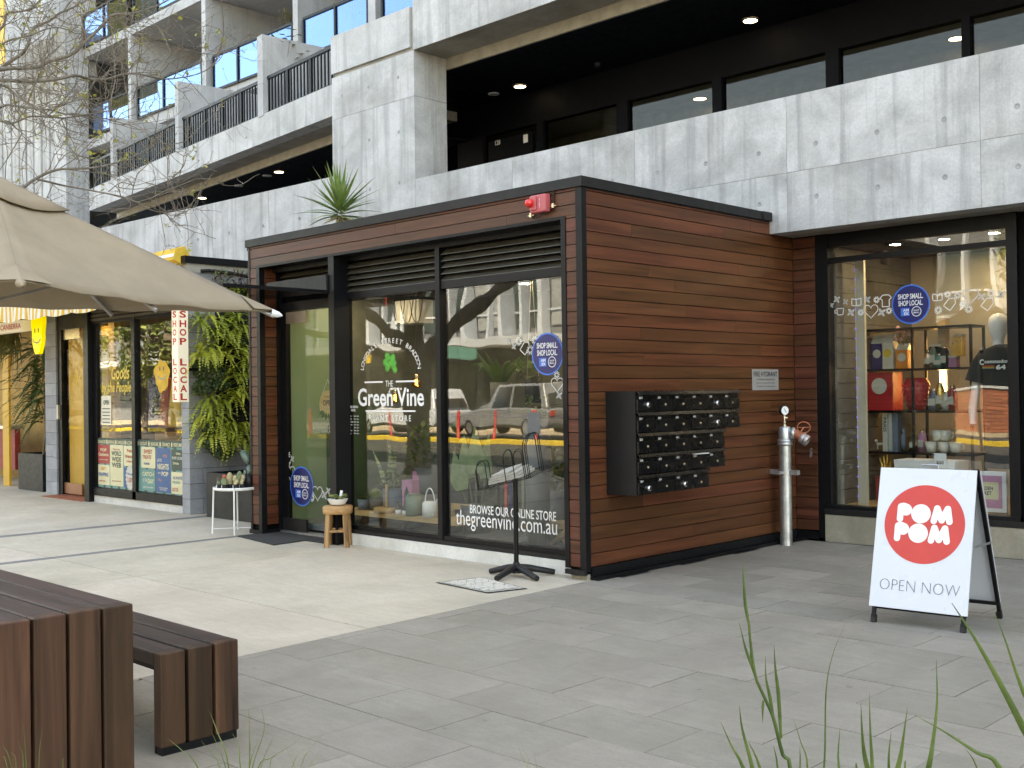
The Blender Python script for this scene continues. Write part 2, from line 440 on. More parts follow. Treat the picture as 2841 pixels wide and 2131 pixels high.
K['sage'] = mat('sage_tin', (0.17, 0.22, 0.16), 0.45)
K['asphalt'] = mat('asphalt', (0.055, 0.056, 0.058), 0.9, var=0.3, scale=30, bump=0.3, bscale=120)
K['roadyellow'] = mat('yellow_road_paint', (0.65, 0.48, 0.06), 0.7, var=0.15)
K['redpost'] = mat('red_post', (0.50, 0.03, 0.025), 0.5)
K['carwhite'] = mat('white_car_paint', (0.52, 0.59, 0.68), 0.25, var=0.02, coat=0.6)
K['carglass'] = mat('car_window', (0.02, 0.025, 0.03), 0.08, var=0.02)
K['tyre'] = mat('tyre', (0.02, 0.02, 0.02), 0.8)
K['brick'] = mat('red_brick', (0.36, 0.13, 0.075), 0.85, var=0.3, scale=9, rnd=0.25)
K['facade'] = mat('white_facade', (0.50, 0.56, 0.63), 0.6, var=0.05)
K['facade2'] = mat('grey_facade', (0.15, 0.17, 0.19), 0.7, var=0.08)
K['facwin'] = mat('facade_window', (0.05, 0.075, 0.08), 0.1, var=0.1)
K['skin'] = mat('mannequin_white', (0.72, 0.72, 0.70), 0.4, var=0.03)
K['tshirt'] = mat('charcoal_tshirt', (0.014, 0.014, 0.015), 0.9, var=0.15, bump=0.2, bscale=300)
K['cardred'] = mat('red_gift_box', (0.48, 0.025, 0.03), 0.4, var=0.1)
K['cup'] = mat('cream_ceramic', (0.60, 0.58, 0.50), 0.25, var=0.03, coat=0.3)
K['gold'] = mat('gold_ornament', (0.75, 0.48, 0.14), 0.3, 0.9)
K['orange'] = mat('orange_print', (0.70, 0.22, 0.03), 0.5, var=0.1)
K['lemon'] = mat('lemon_print', (0.72, 0.50, 0.06), 0.5, var=0.1)
K['teal'] = mat('teal_print', (0.10, 0.27, 0.24), 0.5, var=0.1)
K['poster'] = mat('poster_cream', (0.66, 0.61, 0.38), 0.5, var=0.08)
K['bluep'] = mat('poster_blue', (0.03, 0.10, 0.25), 0.5, var=0.1)
K['maroon'] = mat('poster_red', (0.40, 0.05, 0.04), 0.5, var=0.1)
K['dgreen'] = mat('poster_dark_green', (0.02, 0.055, 0.04), 0.5, var=0.1)
K['acc'] = mat('powder_yellow_awning', (0.75, 0.45, 0.06), 0.8)

# ================================================================== SETTING: ground and paving
def granite(name, lo, hi, rnd):
    m, nt, b = _nodes(name)
    v = _pos(nt, (1, 1, 1), 5.0); vs = _pos(nt, (6, 30, 6), 5.0)
    c = _ramp(nt, _noise(nt, v, 1.1, 6, 0.6), [(0.3, lo), (0.7, hi)])
    c = _mix(nt, _ramp(nt, _noise(nt, vs, 1.0, 6, 0.7), [(0.4, 0.0), (0.75, 0.45)]), c, tuple(x * 0.72 for x in lo))
    c = _mix(nt, _ramp(nt, _noise(nt, v, 95, 3, 0.7), [(0.45, 0.0), (0.75, 0.5)]), c, tuple(x * 0.6 for x in lo))
    sp = nt.nodes.new('ShaderNodeTexVoronoi'); sp.inputs['Scale'].default_value = 2.6; nt.links.new(v, sp.inputs['Vector'])
    c = _mix(nt, _ramp(nt, sp.outputs['Distance'], [(0.02, 0.55), (0.045, 0.0)]), c, tuple(x * 0.35 for x in lo))
    st = _noise(nt, _pos(nt, (1, 1, 1)), 0.7, 5, 0.65, 0.8); c = _mix(nt, _ramp(nt, st, [(0.47, 0.0), (0.70, 0.42)]), c, tuple(x * 0.62 for x in lo))
    gm = nt.nodes.new('ShaderNodeTexVoronoi'); gm.inputs['Scale'].default_value = 1.35; nt.links.new(_pos(nt, (1, 1, 1)), gm.inputs['Vector'])
    c = _mix(nt, _ramp(nt, gm.outputs['Distance'], [(0.018, 0.6), (0.03, 0.0)]), c, tuple(x * 0.4 for x in lo))
    c = _hsv(nt, c, rnd, 0.006)
    nt.links.new(c, b.inputs['Base Color'])
    rr = _ramp(nt, _noise(nt, v, 7, 4), [(0.3, 0.55), (0.7, 0.8)]); nt.links.new(rr, b.inputs['Roughness'])
    _bump(nt, b, _noise(nt, v, 130, 4), 0.25, 0.004)
    return m
K['paver'] = granite('grey_stone_paver', (0.256, 0.221, 0.174), (0.330, 0.290, 0.234), 0.06)
K['paver2'] = granite('brown_grey_stone_paver', (0.235, 0.208, 0.168), (0.305, 0.275, 0.228), 0.09)
K['apron'] = granite('pale_footpath_concrete', (0.505, 0.428, 0.325), (0.632, 0.545, 0.432), 0.02)
K['strip'] = granite('dark_footpath_strip', (0.17, 0.165, 0.155), (0.23, 0.222, 0.21), 0.03)
K['joint'] = mat('dirty_joint', (0.12, 0.112, 0.10), 0.95, var=0.3, scale=20)

g = MB().box(-150, 120, -160, 120, -0.5, -0.12).build('ground', K['asphalt']); tag(g, 'grey ground under the street', kind='structure')
pv = MB().box(-60, 14, -9.0, 14, -0.10, -0.012).build('pavement', K['joint']); tag(pv, 'paved footpath in front of the shops', kind='structure')
def bx(y): return 0.065 - 0.038 * min(y, 0.0)
# pale concrete apron slabs
xe = [-30, -22, -14.0, -10.4, -7.02]; 
def slab(x0, x1, y0, y1, m='apron', name='paving_slab', zt=0.0):
    gp = 0.004
    MB().box(x0 + gp, x1 - gp, y0 + gp, y1 - gp, -0.05, zt).build(name, K[m], pv)
ye = [-9, -5.6, -2.33, 4.5]
for i in range(len(xe) - 1):
    for j in range(3): slab(xe[i], xe[i + 1], ye[j], ye[j + 1])
for j in range(3):
    slab(-7.02, -6.84, ye[j], ye[j + 1], 'strip', 'dark_strip')
    slab(-6.84, -4.86, ye[j], ye[j + 1])
    slab(-4.86, -4.73, ye[j], ye[j + 1], 'strip', 'dark_strip')
    slab(-4.73, -3.08, ye[j], ye[j + 1])
for j, (a, b) in enumerate(((-9, -5.6), (-5.6, -2.33), (-2.33, 0.0), (0.0, 4.5))):
    gp = 0.004
    MB().hexa([(-3.076, a + gp, -0.05), (bx(a) - gp, a + gp, -0.05), (bx(b) - gp, b - gp, -0.05), (-3.076, b - gp, -0.05),
               (-3.076, a + gp, 0), (bx(a) - gp, a + gp, 0), (bx(b) - gp, b - gp, 0), (-3.076, b - gp, 0)]).build('paving_slab', K['apron'], pv)
# stone pavers, running bond
PL, PW, Y0 = 0.62, 0.4285, -0.115
cache = {}
def paver(x0, x1, y0, y1, m, skew=None):
    gp = 0.002; dz = random.uniform(-0.0015, 0.0015)
    cx, cy = (x0 + x1) / 2, (y0 + y1) / 2
    if skew is None:
        key = (round(x1 - x0, 3), round(y1 - y0, 3), m)
        if key not in cache:
            hx, hy = (x1 - x0) / 2 - gp, (y1 - y0) / 2 - gp
            cache[key] = MB().box(-hx, hx, -hy, hy, -0.04, 0).mesh('paver', K[m])
        o = bpy.data.objects.new('paver', cache[key]); COL.objects.link(o); o.parent = pv; o.location = (cx, cy, dz)
    else:
        a, b = skew
        MB().hexa([(a + gp, y0 + gp, -0.04), (x1 - gp, y0 + gp, -0.04), (x1 - gp, y1 - gp, -0.04), (b + gp, y1 - gp, -0.04),
                   (a + gp, y0 + gp, dz), (x1 - gp, y0 + gp, dz), (x1 - gp, y1 - gp, dz), (b + gp, y1 - gp, dz)]).build('paver', K[m], pv)
for r in range(-13, 8):
    y0 = Y0 + r * PW; y1 = y0 + PW
    m = 'paver' if r < 0 else 'paver2'
    if r == 0: y0 += 0.008
    y1 = min(y1, 3.30)
    off = (0.31 if r % 2 else 0.0) + (0.05 if r >= 0 else 0.0)
    x = 0.265 - PL + off if r < 0 else -0.18 + off
    while x < 5.3:
        xl = max(bx(y0), x); xh = x + PL
        if xh - bx(y0) > 0.06:
            if x < bx(y0) + 0.001: paver(xl, xh, y0, y1, m, (bx(y0), bx(y1)))
            else: paver(x, xh, y0, y1, m)
        x += PL
B('paving_slab', K['paver'], pv, 5.32, 13.9, -8.9, 3.3, -0.05, 0.0)
# road and the far side of the street (seen reflected in the shop glass)
rd = B('road', K['asphalt'], None, -90, 60, -26.0, -9.05, -0.13, -0.11); tag(rd, 'asphalt street running past the shops', kind='structure')
kb = B('far_kerb', K['roadyellow'], None, -90, 60, -18.3, -17.9, -0.12, 0.03); tag(kb, 'yellow painted kerb along the street', kind='structure')
fp = B('far_pavement', K['apron'], None, -90, 60, -40, -24.0, -0.12, 0.02); tag(fp, 'pale footpath across the street', kind='structure')

# ================================================================== CONCRETE APARTMENT BUILDING
YC = 2.9
bld = thing('apartment_building', 'off-form concrete apartment building with balconies above the shops', 'building', (0, 2.9, 0))
def cpan(x0, x1, y0, y1, z0, z1, m='conc', name='concrete_panel', gp=0.002):
    return B(name, K[m], bld, x0 + gp, x1 - gp, y0, y1, z0 + gp, z1 - gp)
# right hand parapet
px_ = [-5.385, -3.55, -1.645, 0.262, 2.167, 4.07, 5.98, 8.5]
for a, b in zip(px_[:-1], px_[1:]):
    cpan(a, b, 2.9, 3.12, 3.697, 4.456); cpan(a, b, 2.9, 3.12, 3.108, 3.697)
B('parapet_core', K['conc_soffit'], bld, -7.3, 8.5, 2.904, 3.6, 3.111, 3.66)
B('parapet_core', K['conc_soffit'], bld, -7.2, 8.4, 2.906, 3.1, 3.66, 4.44)
B('light_seal_core', K['conc_wall'], bld, -45, 45, 6.4, 14, 0, 5.7)  # unseen block added behind the shops to stop sun leaking in
B('light_seal_slab', K['conc_wall'], bld, -45, 45, 3.62, 6.38, 3.12, 3.38)  # unseen slab added to seal the shop interiors against sunlight
B('light_seal_slab', K['dark'], bld, -45, 45, 3.12, 3.61, 3.20, 3.38)  # front strip of the same added light seal
# form tie holes
th = None
hole = [(x, z) for x in (-3.25, -2.61, -1.97, -1.33, -0.70, -0.057, 0.581, 1.214, 1.85, 2.482, 3.12, 3.75) for z in (3.94, 3.425)]
hole += [(x, z) for x in (-7.0, -6.37, -5.72) for z in (5.9, 5.15, 4.45)]
hole += [(x, z) for x in (-8.1, -9.1, -10.1, -11.1, -12.1, -13.1, -14.1) for z in (4.25, 3.75)]
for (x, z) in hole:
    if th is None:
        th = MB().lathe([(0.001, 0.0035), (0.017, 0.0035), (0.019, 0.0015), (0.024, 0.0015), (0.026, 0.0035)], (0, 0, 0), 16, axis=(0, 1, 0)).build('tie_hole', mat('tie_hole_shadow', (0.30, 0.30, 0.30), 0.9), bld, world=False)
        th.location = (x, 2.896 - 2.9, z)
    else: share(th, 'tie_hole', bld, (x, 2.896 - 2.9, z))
# big column
for z0, z1 in ((2.6, 4.075), (4.075, 5.585), (5.585, 6.205)):
    cpan(-7.235, -5.385, 2.9, 3.49, z0, z1, 'conc', 'column_block')
cpan(-7.235, -5.46, 2.89, 3.49, 6.255, 6.81, 'conc2', 'column_cap')
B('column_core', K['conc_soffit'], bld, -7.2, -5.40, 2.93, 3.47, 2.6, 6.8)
# upper right slab edge
for a, b in zip([-5.40, -4.10, -2.2, -0.3, 1.6, 3.5, 5.4], [-4.10, -2.2, -0.3, 1.6, 3.5, 5.4, 8.5]):
    cpan(a, b, 2.9, 3.1, 6.207, 7.25)
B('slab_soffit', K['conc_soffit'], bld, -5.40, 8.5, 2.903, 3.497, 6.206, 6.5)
B('beam_fascia', K['tan'], bld, -5.383, 8.5, 3.492, 3.53, 6.05, 6.25)
B('unseen_sun_block', K['conc_wall'], bld, -5.38, 45, 3.3, 14, 7.25, 22.0)  # unseen mass added above the view to keep the facade in shade
B('unseen_sun_block', K['conc_wall'], bld, -45, -5.40, 8.2, 14, 5.8, 24.0)  # unseen, added and raised so its shadow covers the street tree
B('unseen_sun_block', K['conc_wall'], bld, -45, -5.40, 5.6, 8.18, 12.8, 24.0)  # more of the unseen mass added to block the sun
B('unseen_sun_block', K['conc_wall'], bld, -45, -27.0, 3.3, 8.18, 0, 12.7)  # unseen left end of the added sun-blocking mass
B('unseen_side_block', K['conc_wall'], bld, 8.52, 45, 3.0, 14, 0, 7.2)  # unseen block added beyond the right edge against sun leaks
# walkway ceiling, back wall and glazing
for a, b in ((-5.3, -2.9), (-2.9, -0.5), (-0.5, 1.9), (1.9, 4.3), (4.3, 8.5)):
    B('ceiling_panel', K['navy'], bld, a + 0.004, b - 0.004, 3.53, 5.2, 6.052, 6.08)
B('ceiling_panel', K['navy'], bld, -9.5, -5.304, 3.53, 5.2, 6.052, 6.08)
B('walkway_floor', K['conc_wall'], bld, -17.5, 8.5, 3.1, 5.24, 3.4, 3.6)
YG = 5.2
B('head_panel', K['navy'], bld, -9.5, 8.5, YG - 0.02, YG + 0.1, 5.56, 6.05)
B('end_panel', K['navy'], bld, -9.5, -8.6, YG - 0.03, YG + 0.1, 3.6, 5.56)
mul = [(-8.62, -8.45), (-6.95, -6.36), (-5.22, -5.093), (-3.70, -3.507), (-2.118, -1.976), (-0.514, -0.344), (1.105, 1.198), (2.65, 2.76), (4.2, 4.3)]
for a, b in mul: B('mullion', K['navy'], bld, a, b, YG - 0.06, YG + 0.06, 3.6, 5.56)
B('sill_rail', K['navy'], bld, -8.6, 8.5, YG - 0.04, YG + 0.04, 3.6, 3.72)
for (a, b) in [(mul[i][1], mul[i + 1][0]) for i in range(len(mul) - 1)]:
    B('window_pane', K['glassd'], bld, a, b, YG - 0.004, YG + 0.004, 3.72, 5.56)
dr = B('flat_door', K['navy'], bld, -6.26, -5.32, YG - 0.05, YG - 0.01, 3.62, 5.44)
text('door_number', '128', K['vinyl'], dr, (-6.05, YG - 0.052, 5.40), w=0.11, h=0.075, bold=0.02)
B('door_notice', K['vinyl'], dr, -5.50, -5.41, YG - 0.056, YG - 0.052, 5.30, 5.42)
room = MB()
room.box(-9, 8.5, 6.34, 6.39, 3.6, 5.9); room.box(-9, 8.5, 5.3, 6.33, 5.62, 5.7); room.box(-9, 8.5, 5.3, 6.33, 3.5, 3.6)
room.build('interior_shell', mat('dim_interior_wall', (0.42, 0.40, 0.35), 0.8), bld)
B('interior_screen', K['white'], bld, -1.05, -0.5, 6.0, 6.05, 5.0, 5.3)
B('interior_lintel', K['cream'], bld, -8.4, -6.9, 6.2, 6.3, 3.6, 4.95)
def downlight(p, lit, parent, r=0.075, name='ceiling_light', lamp_='lightdisc'):
    o = MB().lathe([(r + 0.02, 0.0), (r + 0.018, -0.012), (r, -0.012)], p, 18).build(name, K['charcoal'] if lit else K['white'], parent)
    MB().lathe([(r, -0.011), (0.001, -0.011)], p, 18).build('diffuser', K[lamp_] if lit else K['vinylgrey'], o)
for q, lit in (((850 + 1380 / 2.3284, 556 / 2.3284), 1), ((1890 + 446 / 2.326, 130 / 2.326), 1), ((850 + 1210 / 2.3284, 605 / 2.3284), 0), ((850 + 930 / 2.3284, 738 / 2.3284), 0)):
    downlight(PZ(*q, 6.05), lit, bld, 0.085 if lit else 0.065)
for x in (-2.9, 0.7, 2.2): downlight((x, 6.0, 5.62), 1, bld, 0.09)
MB().lathe([(0.001, -0.06), (0.05, -0.05), (0.055, 0.0)], PZ(850 + 1882 / 2.3284, 410 / 2.3284, 6.05), 14).build('smoke_detector', K['plastic'], bld)
# left hand wing: lower parapet
for i in range(6):
    a, b = -7.235 - 1.7 * i, -7.235 - 1.7 * (i + 1)
    z0, z1 = 4.762 + 0.0128 * (-7.235 - a), 4.762 + 0.0128 * (-7.235 - b)
    MB().hexa([(b + .003, 2.91, 2.9), (a - .003, 2.91, 2.9), (a - .003, 3.1, 2.9), (b + .003, 3.1, 2.9), (b + .003, 2.91, z1), (a - .003, 2.91, z0), (a - .003, 3.1, z0), (b + .003, 3.1, z1)]).build('concrete_panel', K['conc2'], bld)
B('parapet_core', K['conc_soffit'], bld, -17.4, -7.24, 2.93, 3.09, 2.9, 4.70)
# left wing terrace slab on a slightly splayed line
A2, E2, N2 = Vector((-7.226, 2.92, 0)), Vector((-0.99478, 0.10202, 0)), Vector((0.10202, 0.99478, 0))
def LW(u, d, z): return A2 + E2 * u + N2 * d + Vector((0, 0, z))
def lbox(u0, u1, d0, d1, z0, z1):
    return MB().hexa([LW(u1, d0, z0), LW(u0, d0, z0), LW(u0, d1, z0), LW(u1, d1, z0), LW(u1, d0, z1), LW(u0, d0, z1), LW(u0, d1, z1), LW(u1, d1, z1)])
for i in range(4): lbox(i * 2.6 + 0.003, min(10.4, (i + 1) * 2.6) - 0.003, 0, 0.25, 5.66, 6.125).build('slab_edge', K['conc2'], bld)
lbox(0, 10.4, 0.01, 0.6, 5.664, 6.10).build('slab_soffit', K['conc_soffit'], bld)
lbox(0, 10.4, 0.6, 0.64, 5.525, 5.70).build('beam_fascia', K['tan'], bld)
lbox(-0.3, 11.0, 0.64, 3.2, 5.527, 5.55).build('ceiling_panel', K['navy'], bld)
lbox(-0.3, 11.0, 2.4, 2.5, 3.5, 5.52).build('walkway_wall', K['navy'], bld)
lbox(0, 10.4, 0.6, 2.4, 5.9, 6.10).build('terrace_floor', K['conc_wall'], bld)
for q, lit in (((2140, 45), 1), ((2050, 75), 0), ((1830, 152), 0), ((1550, 245), 1)):
    downlight(PZ(q[0] / 2.765, 460 + q[1] / 2.765, 5.525), lit, bld, 0.08 if lit else 0.065)
for u0, u1 in ((2.19, 2.37), (5.55, 5.70), (8.90, 9.05)):
    lbox(u0, u1, -0.012, 2.2, 6.10, 7.42).build('blade_wall', K['conc_wall'], bld)
def balustrade(u0, u1):
    rail = MB()
    for (z0, z1) in ((6.69, 6.74), (6.14, 6.165)):
        rail.hexa([LW(u1, 0.05, z0), LW(u0, 0.05, z0), LW(u0, 0.10, z0), LW(u1, 0.10, z0), LW(u1, 0.05, z1), LW(u0, 0.05, z1), LW(u0, 0.10, z1), LW(u1, 0.10, z1)])
    ro = rail.build('handrail', K['black'], bld)
    n = max(2, int(round((u1 - u0) / 0.105)))
    proto = None; org = LW((u0 + u1) / 2, 0.075, 6.165)
    wide = None
    for k in range(n + 1):
        u = u0 + 0.02 + (u1 - u0 - 0.04) * k / n
        p = LW(u, 0.075, 6.165) - ORG[bld.name]
        if k % 7 == 0:
            if wide is None:
                wide = MB().box(-0.028, 0.028, -0.02, 0.02, 0, 0.53).build('baluster_post', K['black'], ro, world=False); wide.location = p
            else: share(wide, 'baluster_post', ro, p)
        elif proto is None:
            proto = MB().box(-0.010, 0.010, -0.012, 0.012, 0, 0.53).build('baluster', K['black'], ro, world=False); proto.location = p
        else: share(proto, 'baluster', ro, p)
for a, b in ((0.03, 2.16), (2.40, 5.52), (5.73, 8.87), (9.08, 10.3)): balustrade(a, b)
# set-back upper floors
YB = 5.24
B('lower_flat_wall', mat('pale_render', (0.62, 0.63, 0.65), 0.8, var=0.05), bld, -20, -8.6, 6.1, 6.2, 5.9, 7.7)
for x in (-10.4, -13.2, -16.6): B('flat_window', K['glassd'], bld, x, x + 1.1, 6.06, 6.09, 6.3, 7.5)
for a, b in ((-20.5, -16.4), (-16.4, -12.9), (-12.9, -8.6)):
    cpan(a, b, YB + 0.03, 8, 7.66, 7.90, 'conc_wall', 'balcony_slab')
for a, b in ((-20.6, -17.2), (-17.2, -13.6), (-13.6, -8.6)):
    cpan(a, b, YB - 0.02, 8.2, 9.905, 10.12, 'conc_wall', 'balcony_slab')
for x0, x1 in ((-18.14, -18.01), (-14.86, -14.70), (-11.54, -11.38), (-9.26, -9.06), (-6.2, -6.05)):
    B('party_wall', K['conc_wall'], bld, x0, x1, YB - 0.04, 8.0, 6.10, 9.90)
    B('party_wall', K['conc_wall'], bld, x0, x1, YB + 0.3, 8.0, 10.12, 12.8)
B('rear_wall', K['conc_wall'], bld, -21, -5.4, 8.0, 8.2, 7.9, 12.8)
def glass_bal(x0, x1, cuts, z0, z1, y=YB):
    B('glass_rail', K['black'], bld, x0, x1, y - 0.03, y + 0.03, z1 - 0.02, z1 + 0.025)
    B('glass_rail', K['black'], bld, x0, x1, y - 0.02, y + 0.02, z0 - 0.02, z0 + 0.03)
    xs = [x0] + cuts + [x1]
    for k, x in enumerate(xs): B('glass_post', K['black'], bld, x - 0.025, x + 0.025, y - 0.032, y + 0.032, z0 - 0.02, z1 - 0.02)
    for a, b in zip(xs[:-1], xs[1:]): B('glass_pane', K['glassb'], bld, a + 0.025, b - 0.025, y - 0.005, y + 0.005, z0 + 0.03, z1 - 0.02)
glass_bal(-20.1, -18.17, [-19.1], 7.95, 8.62)
glass_bal(-17.75, -14.9, [-16.55], 7.93, 8.62)
glass_bal(-14.47, -11.6, [-13.52, -12.7], 7.90, 8.61)
glass_bal(-11.24, -9.3, [-10.25], 7.90, 8.60)
glass_bal(-8.9, -6.3, [-7.8], 7.90, 8.60)
glass_bal(-20.5, -18.2, [-19.4], 10.15, 10.95)
glass_bal(-17.9, -14.95, [-16.8, -15.8], 10.15, 10.95)
# fluted tower on the left
TX, TY, TZ = -20.5, 4.75, 10.57
B('tower_side', K['conc2'], bld, TX - 6.5, TX, TY + 0.06, 5.34, 0.0, TZ + .005)
xs = [PY(u / 4.424, 900 / 4.424, TY).x for u in (-300, -120, 20, 130, 225, 310, 400, 500, 600)]
for a, b in zip(xs, xs[1:] + [TX + 0.001]):
    B('fluted_panel', K['conc2'], bld, a + 0.055, b - (0.055 if b < -20.6 else 0), TY, TY + 0.058, 0.0, TZ, 0.012)
B('corner_panel', K['conc_wall'], bld, -27, -20.6, 5.4, 5.6, 9.56, 14)
ys_m, nt, b_ = _nodes('perforated_yellow')
vo = nt.nodes.new('ShaderNodeTexVoronoi'); vo.inputs['Scale'].default_value = 11; vo.inputs['Randomness'].default_value = 0.15
nt.links.new(_pos(nt, (1, 0.01, 1)), vo.inputs['Vector'])
nt.links.new(_ramp(nt, vo.outputs['Distance'], [(0.22, (0.16, 0.09, 0.01)), (0.27, (0.78, 0.42, 0.02))]), b_.inputs['Base Color'])
B('perforated_screen', ys_m, bld, -23.2, -20.46, 3.30, 3.33, 9.42, 12.4)
cu = MB().lathe([(0.02, 0.0), (0.06, 0.1), (0.13, 0.9), (0.10, 1.7), (0.02, 1.9)], PY(118, 98, 5.0) , 12)
cu.build('furled_parasol', K['white'], tag(thing('balcony_parasol', 'furled white parasol on the top left balcony', 'parasol', PY(118, 98, 5.0)), None, None))
# white cloth-covered chair and pot plants behind the balcony glass
cp = PY(440 + 985 / 3.95, 870 / 3.95, 5.6)
cc = thing('covered_chair', 'chair under a pale dust cover behind the balcony glass', 'chair', (cp.x, 5.75, 7.9))
mb = MB(); n = 40; vs = []; prof = [(0.02, 0.74), (0.16, 0.73), (0.22, 0.66), (0.27, 0.35), (0.33, 0.0)]
for (r, z) in prof:
    for k in range(n):
        t = 2 * math.pi * k / n; rr = r * (1 + 0.06 * math.sin(9 * t) * (1 - z))
        vs.append(Vector((cp.x + rr * math.cos(t), 5.75 + rr * math.sin(t), 7.9 + z)))
mb.add(vs, [(i * n + k, i * n + (k + 1) % n, (i + 1) * n + (k + 1) % n, (i + 1) * n + k) for i in range(len(prof) - 1) for k in range(n)], True)
mb.build('dust_cover', K['white'], cc)

# ================================================================== TIMBER KIOSK (plant store)
ks = thing('timber_kiosk', 'dark red timber clad plant store kiosk with glazed front', 'shop', (-2.4, 1.5, 0))
XL, XR, XW, YD = -4.93, 0.06, 0.055, 3.34
ZP_ = 0.111
zb = [3.208 - ZP_ * k for k in range(29)]
def boards(axis, a0, a1, face, mtl, zlo, zhi, thick=0.022):
    """horizontal boards with a shadow gap between each"""
    lv = [z for z in [3.319] + zb if True]
    for z1, z0 in zip(lv[:-1], lv[1:]):
        lo, hi = max(z0 + 0.005, zlo), min(z1 - 0.001, zhi)
        if hi - lo < 0.012: continue
        j = random.uniform(-0.0012, 0.0012)
        if a1 - a0 > 2:
            cut = a0 + (a1 - a0) * random.uniform(.12, .88); segs = [(a0, cut - .0008), (cut + .0008, a1)]
        else: segs = [(a0, a1)]
        for a0_, a1_ in segs:
         if axis == 'x': B('board', K[mtl], ks, a0_, a1_, face + j, face + thick, lo, hi, 0.002)
         elif axis == '+x': B('board', K[mtl], ks, face - thick, face + j, a0_, a1_, lo, hi, 0.002)
# backing
B('wall_backing', K['dark'], ks, -0.04, 0.034, 0.06, 3.36, 0.03, 3.22)
B('wall_backing', K['dark'], ks, XL + 0.02, -0.02, 0.02, 0.12, 3.0, 3.22)
B('wall_backing', K['dark'], ks, -0.13, -0.01, 0.02, 0.12, 0.03, 3.0)
B('wall_backing', K['dark'], ks, XL + 0.02, -4.76, 0.02, 0.28, 0.03, 3.0)
B('wall_backing', K['dark'], ks, 0.056, 0.30, 3.36, 3.5, 0.06, 3.11)
B('wall_backing', K['dark'], ks, XL, XL + 0.02, 0.03, 3.3, 0.0, 3.22)
boards('+x', 0.056, 3.338, XW, 'timber_y', 0.105, 3.235)
boards('x', 0.058, 0.305, YD, 'timber_x', 0.10, 3.11)
boards('x', XL + 0.035, 0.0, 0.0, 'timber_x', 3.013, 3.235)
boards('x', -0.115, 0.0, 0.0, 'timber_x', 0.10, 3.013)
boards('x', XL + 0.035, -4.762, 0.0, 'timber_x', 0.05, 3.013)
boards('+x', 0.065, 0.21, -4.70, 'timber_y', 0.05, 3.0)
# dark board joints: nothing else shares these planes
B('corner_post', K['black'], ks, 0.0, 0.066, -0.006, 0.055, 0.07, 3.235)
B('end_post', K['black'], ks, XL, XL + 0.034, -0.006, 0.03, 0.04, 3.225)
B('base_channel', K['black'], ks, 0.03, 0.072, 0.06, 3.34, 0.03, 0.10)
B('base_channel', K['charcoal'], ks, -0.145, 0.069, -0.035, 0.0, 0.045, 0.085)
B('base_channel', K['black'], ks, 0.06, 0.31, 3.31, 3.338, 0.02, 0.095)
B('base_channel', K['black'], ks, XL - 0.01, -4.68, -0.02, 0.24, 0.0, 0.045)
B('footing', K['stone'], ks, -0.12, 0.05, 0.02, 0.1, 0.0, 0.045)
B('base_flashing', K['black'], ks, .035, .135, .06, 3.31, .0, .028)
# fascia cap
MB().box(XL - 0.03, 0.085, -0.025, 0.0, 3.235, 3.318).build('fascia_cap', K['charcoal'], ks)
MB().box(0.06, 0.085, 0.0, 2.895, 3.235, 3.318).build('fascia_cap', K['charcoal'], ks)
MB().box(0.085, 0.10, 2.72, 2.88, 3.235, 3.318).build('fascia_end', K['charcoal'], ks)
B('roof_sheet', K['charcoal'], ks, XL, 0.058, 0.002, 2.89, 3.225, 3.27)
B('roof_sheet', K['charcoal'], ks, XL - 0.03, XL, 0.0, 2.89, 3.2, 3.316)
# opening trim
B('opening_trim', K['black'], ks, -4.765, -0.113, -0.008, 0.20, 2.986, 3.012)
B('opening_trim', K['black'], ks, -0.165, -0.115, -0.008, 0.26, 0.09, 2.986)
B('opening_trim', K['black'], ks, -4.762, -4.70, -0.008, 0.06, 0.03, 2.986)
B('door_jamb', K['black'], ks, -4.76, -4.69, 0.212, 0.30, 0.03, 2.95)
B('head_beam', K['black'], ks, -4.70, -0.165, 0.17, 0.30, 2.94, 2.986)
B('steel_post', K['black'], ks, -3.415, -3.32, -0.004, 0.19, 0.0, 2.985)
# glazing frame
GY = 0.20
B('window_frame', K['black'], ks, -3.46, -3.36, GY - 0.03, GY + 0.06, 0.0, 2.94)
B('mullion', K['black'], ks, -1.925, -1.862, GY - 0.05, GY + 0.06, 0.09, 2.94)
B('window_frame', K['black'], ks, -0.32, -0.166, GY - 0.03, GY + 0.06, 0.09, 2.94)
B('window_sill', K['black'], ks, -3.36, -0.30, GY - 0.04, GY + 0.06, 0.128, 0.198)
B('window_sill', K['charcoal'], ks, -3.36, -0.166, GY - 0.065, GY - 0.04, 0.118, 0.155)
B('transom', K['black'], ks, -3.36, -0.30, GY - 0.035, GY + 0.06, 2.545, 2.62)
for a, b in ((-3.36, -1.925), (-1.862, -0.32)):
    B('window_pane', K['glass'], ks, a, b, GY - 0.004, GY + 0.004, 0.198, 2.545)
    for k in range(5):
        z = 2.645 + 0.062 * k
        MB().prism([(a, GY - 0.03, z - 0.026), (a, GY - 0.028, z - 0.018), (a, GY + 0.035, z + 0.034), (a, GY + 0.04, z + 0.026)], (b - a, 0, 0)).build('louvre', K['louvre'], ks)
for k in range(4):
    z = 2.72 + 0.062 * k
    MB().prism([(-4.68, 0.25, z - 0.026), (-4.68, 0.252, z - 0.018), (-4.68, 0.315, z + 0.034), (-4.68, 0.32, z + 0.026)], (1.22, 0, 0)).build('louvre', K['louvre'], ks)
B('louvre_backing', K['dark'], ks, -4.7, -0.3, 0.33, 0.36, 2.55, 2.95)
B('plinth', K['plinth'], ks, -3.32, -0.166, GY - 0.075, GY + 0.1, 0.0, 0.116)
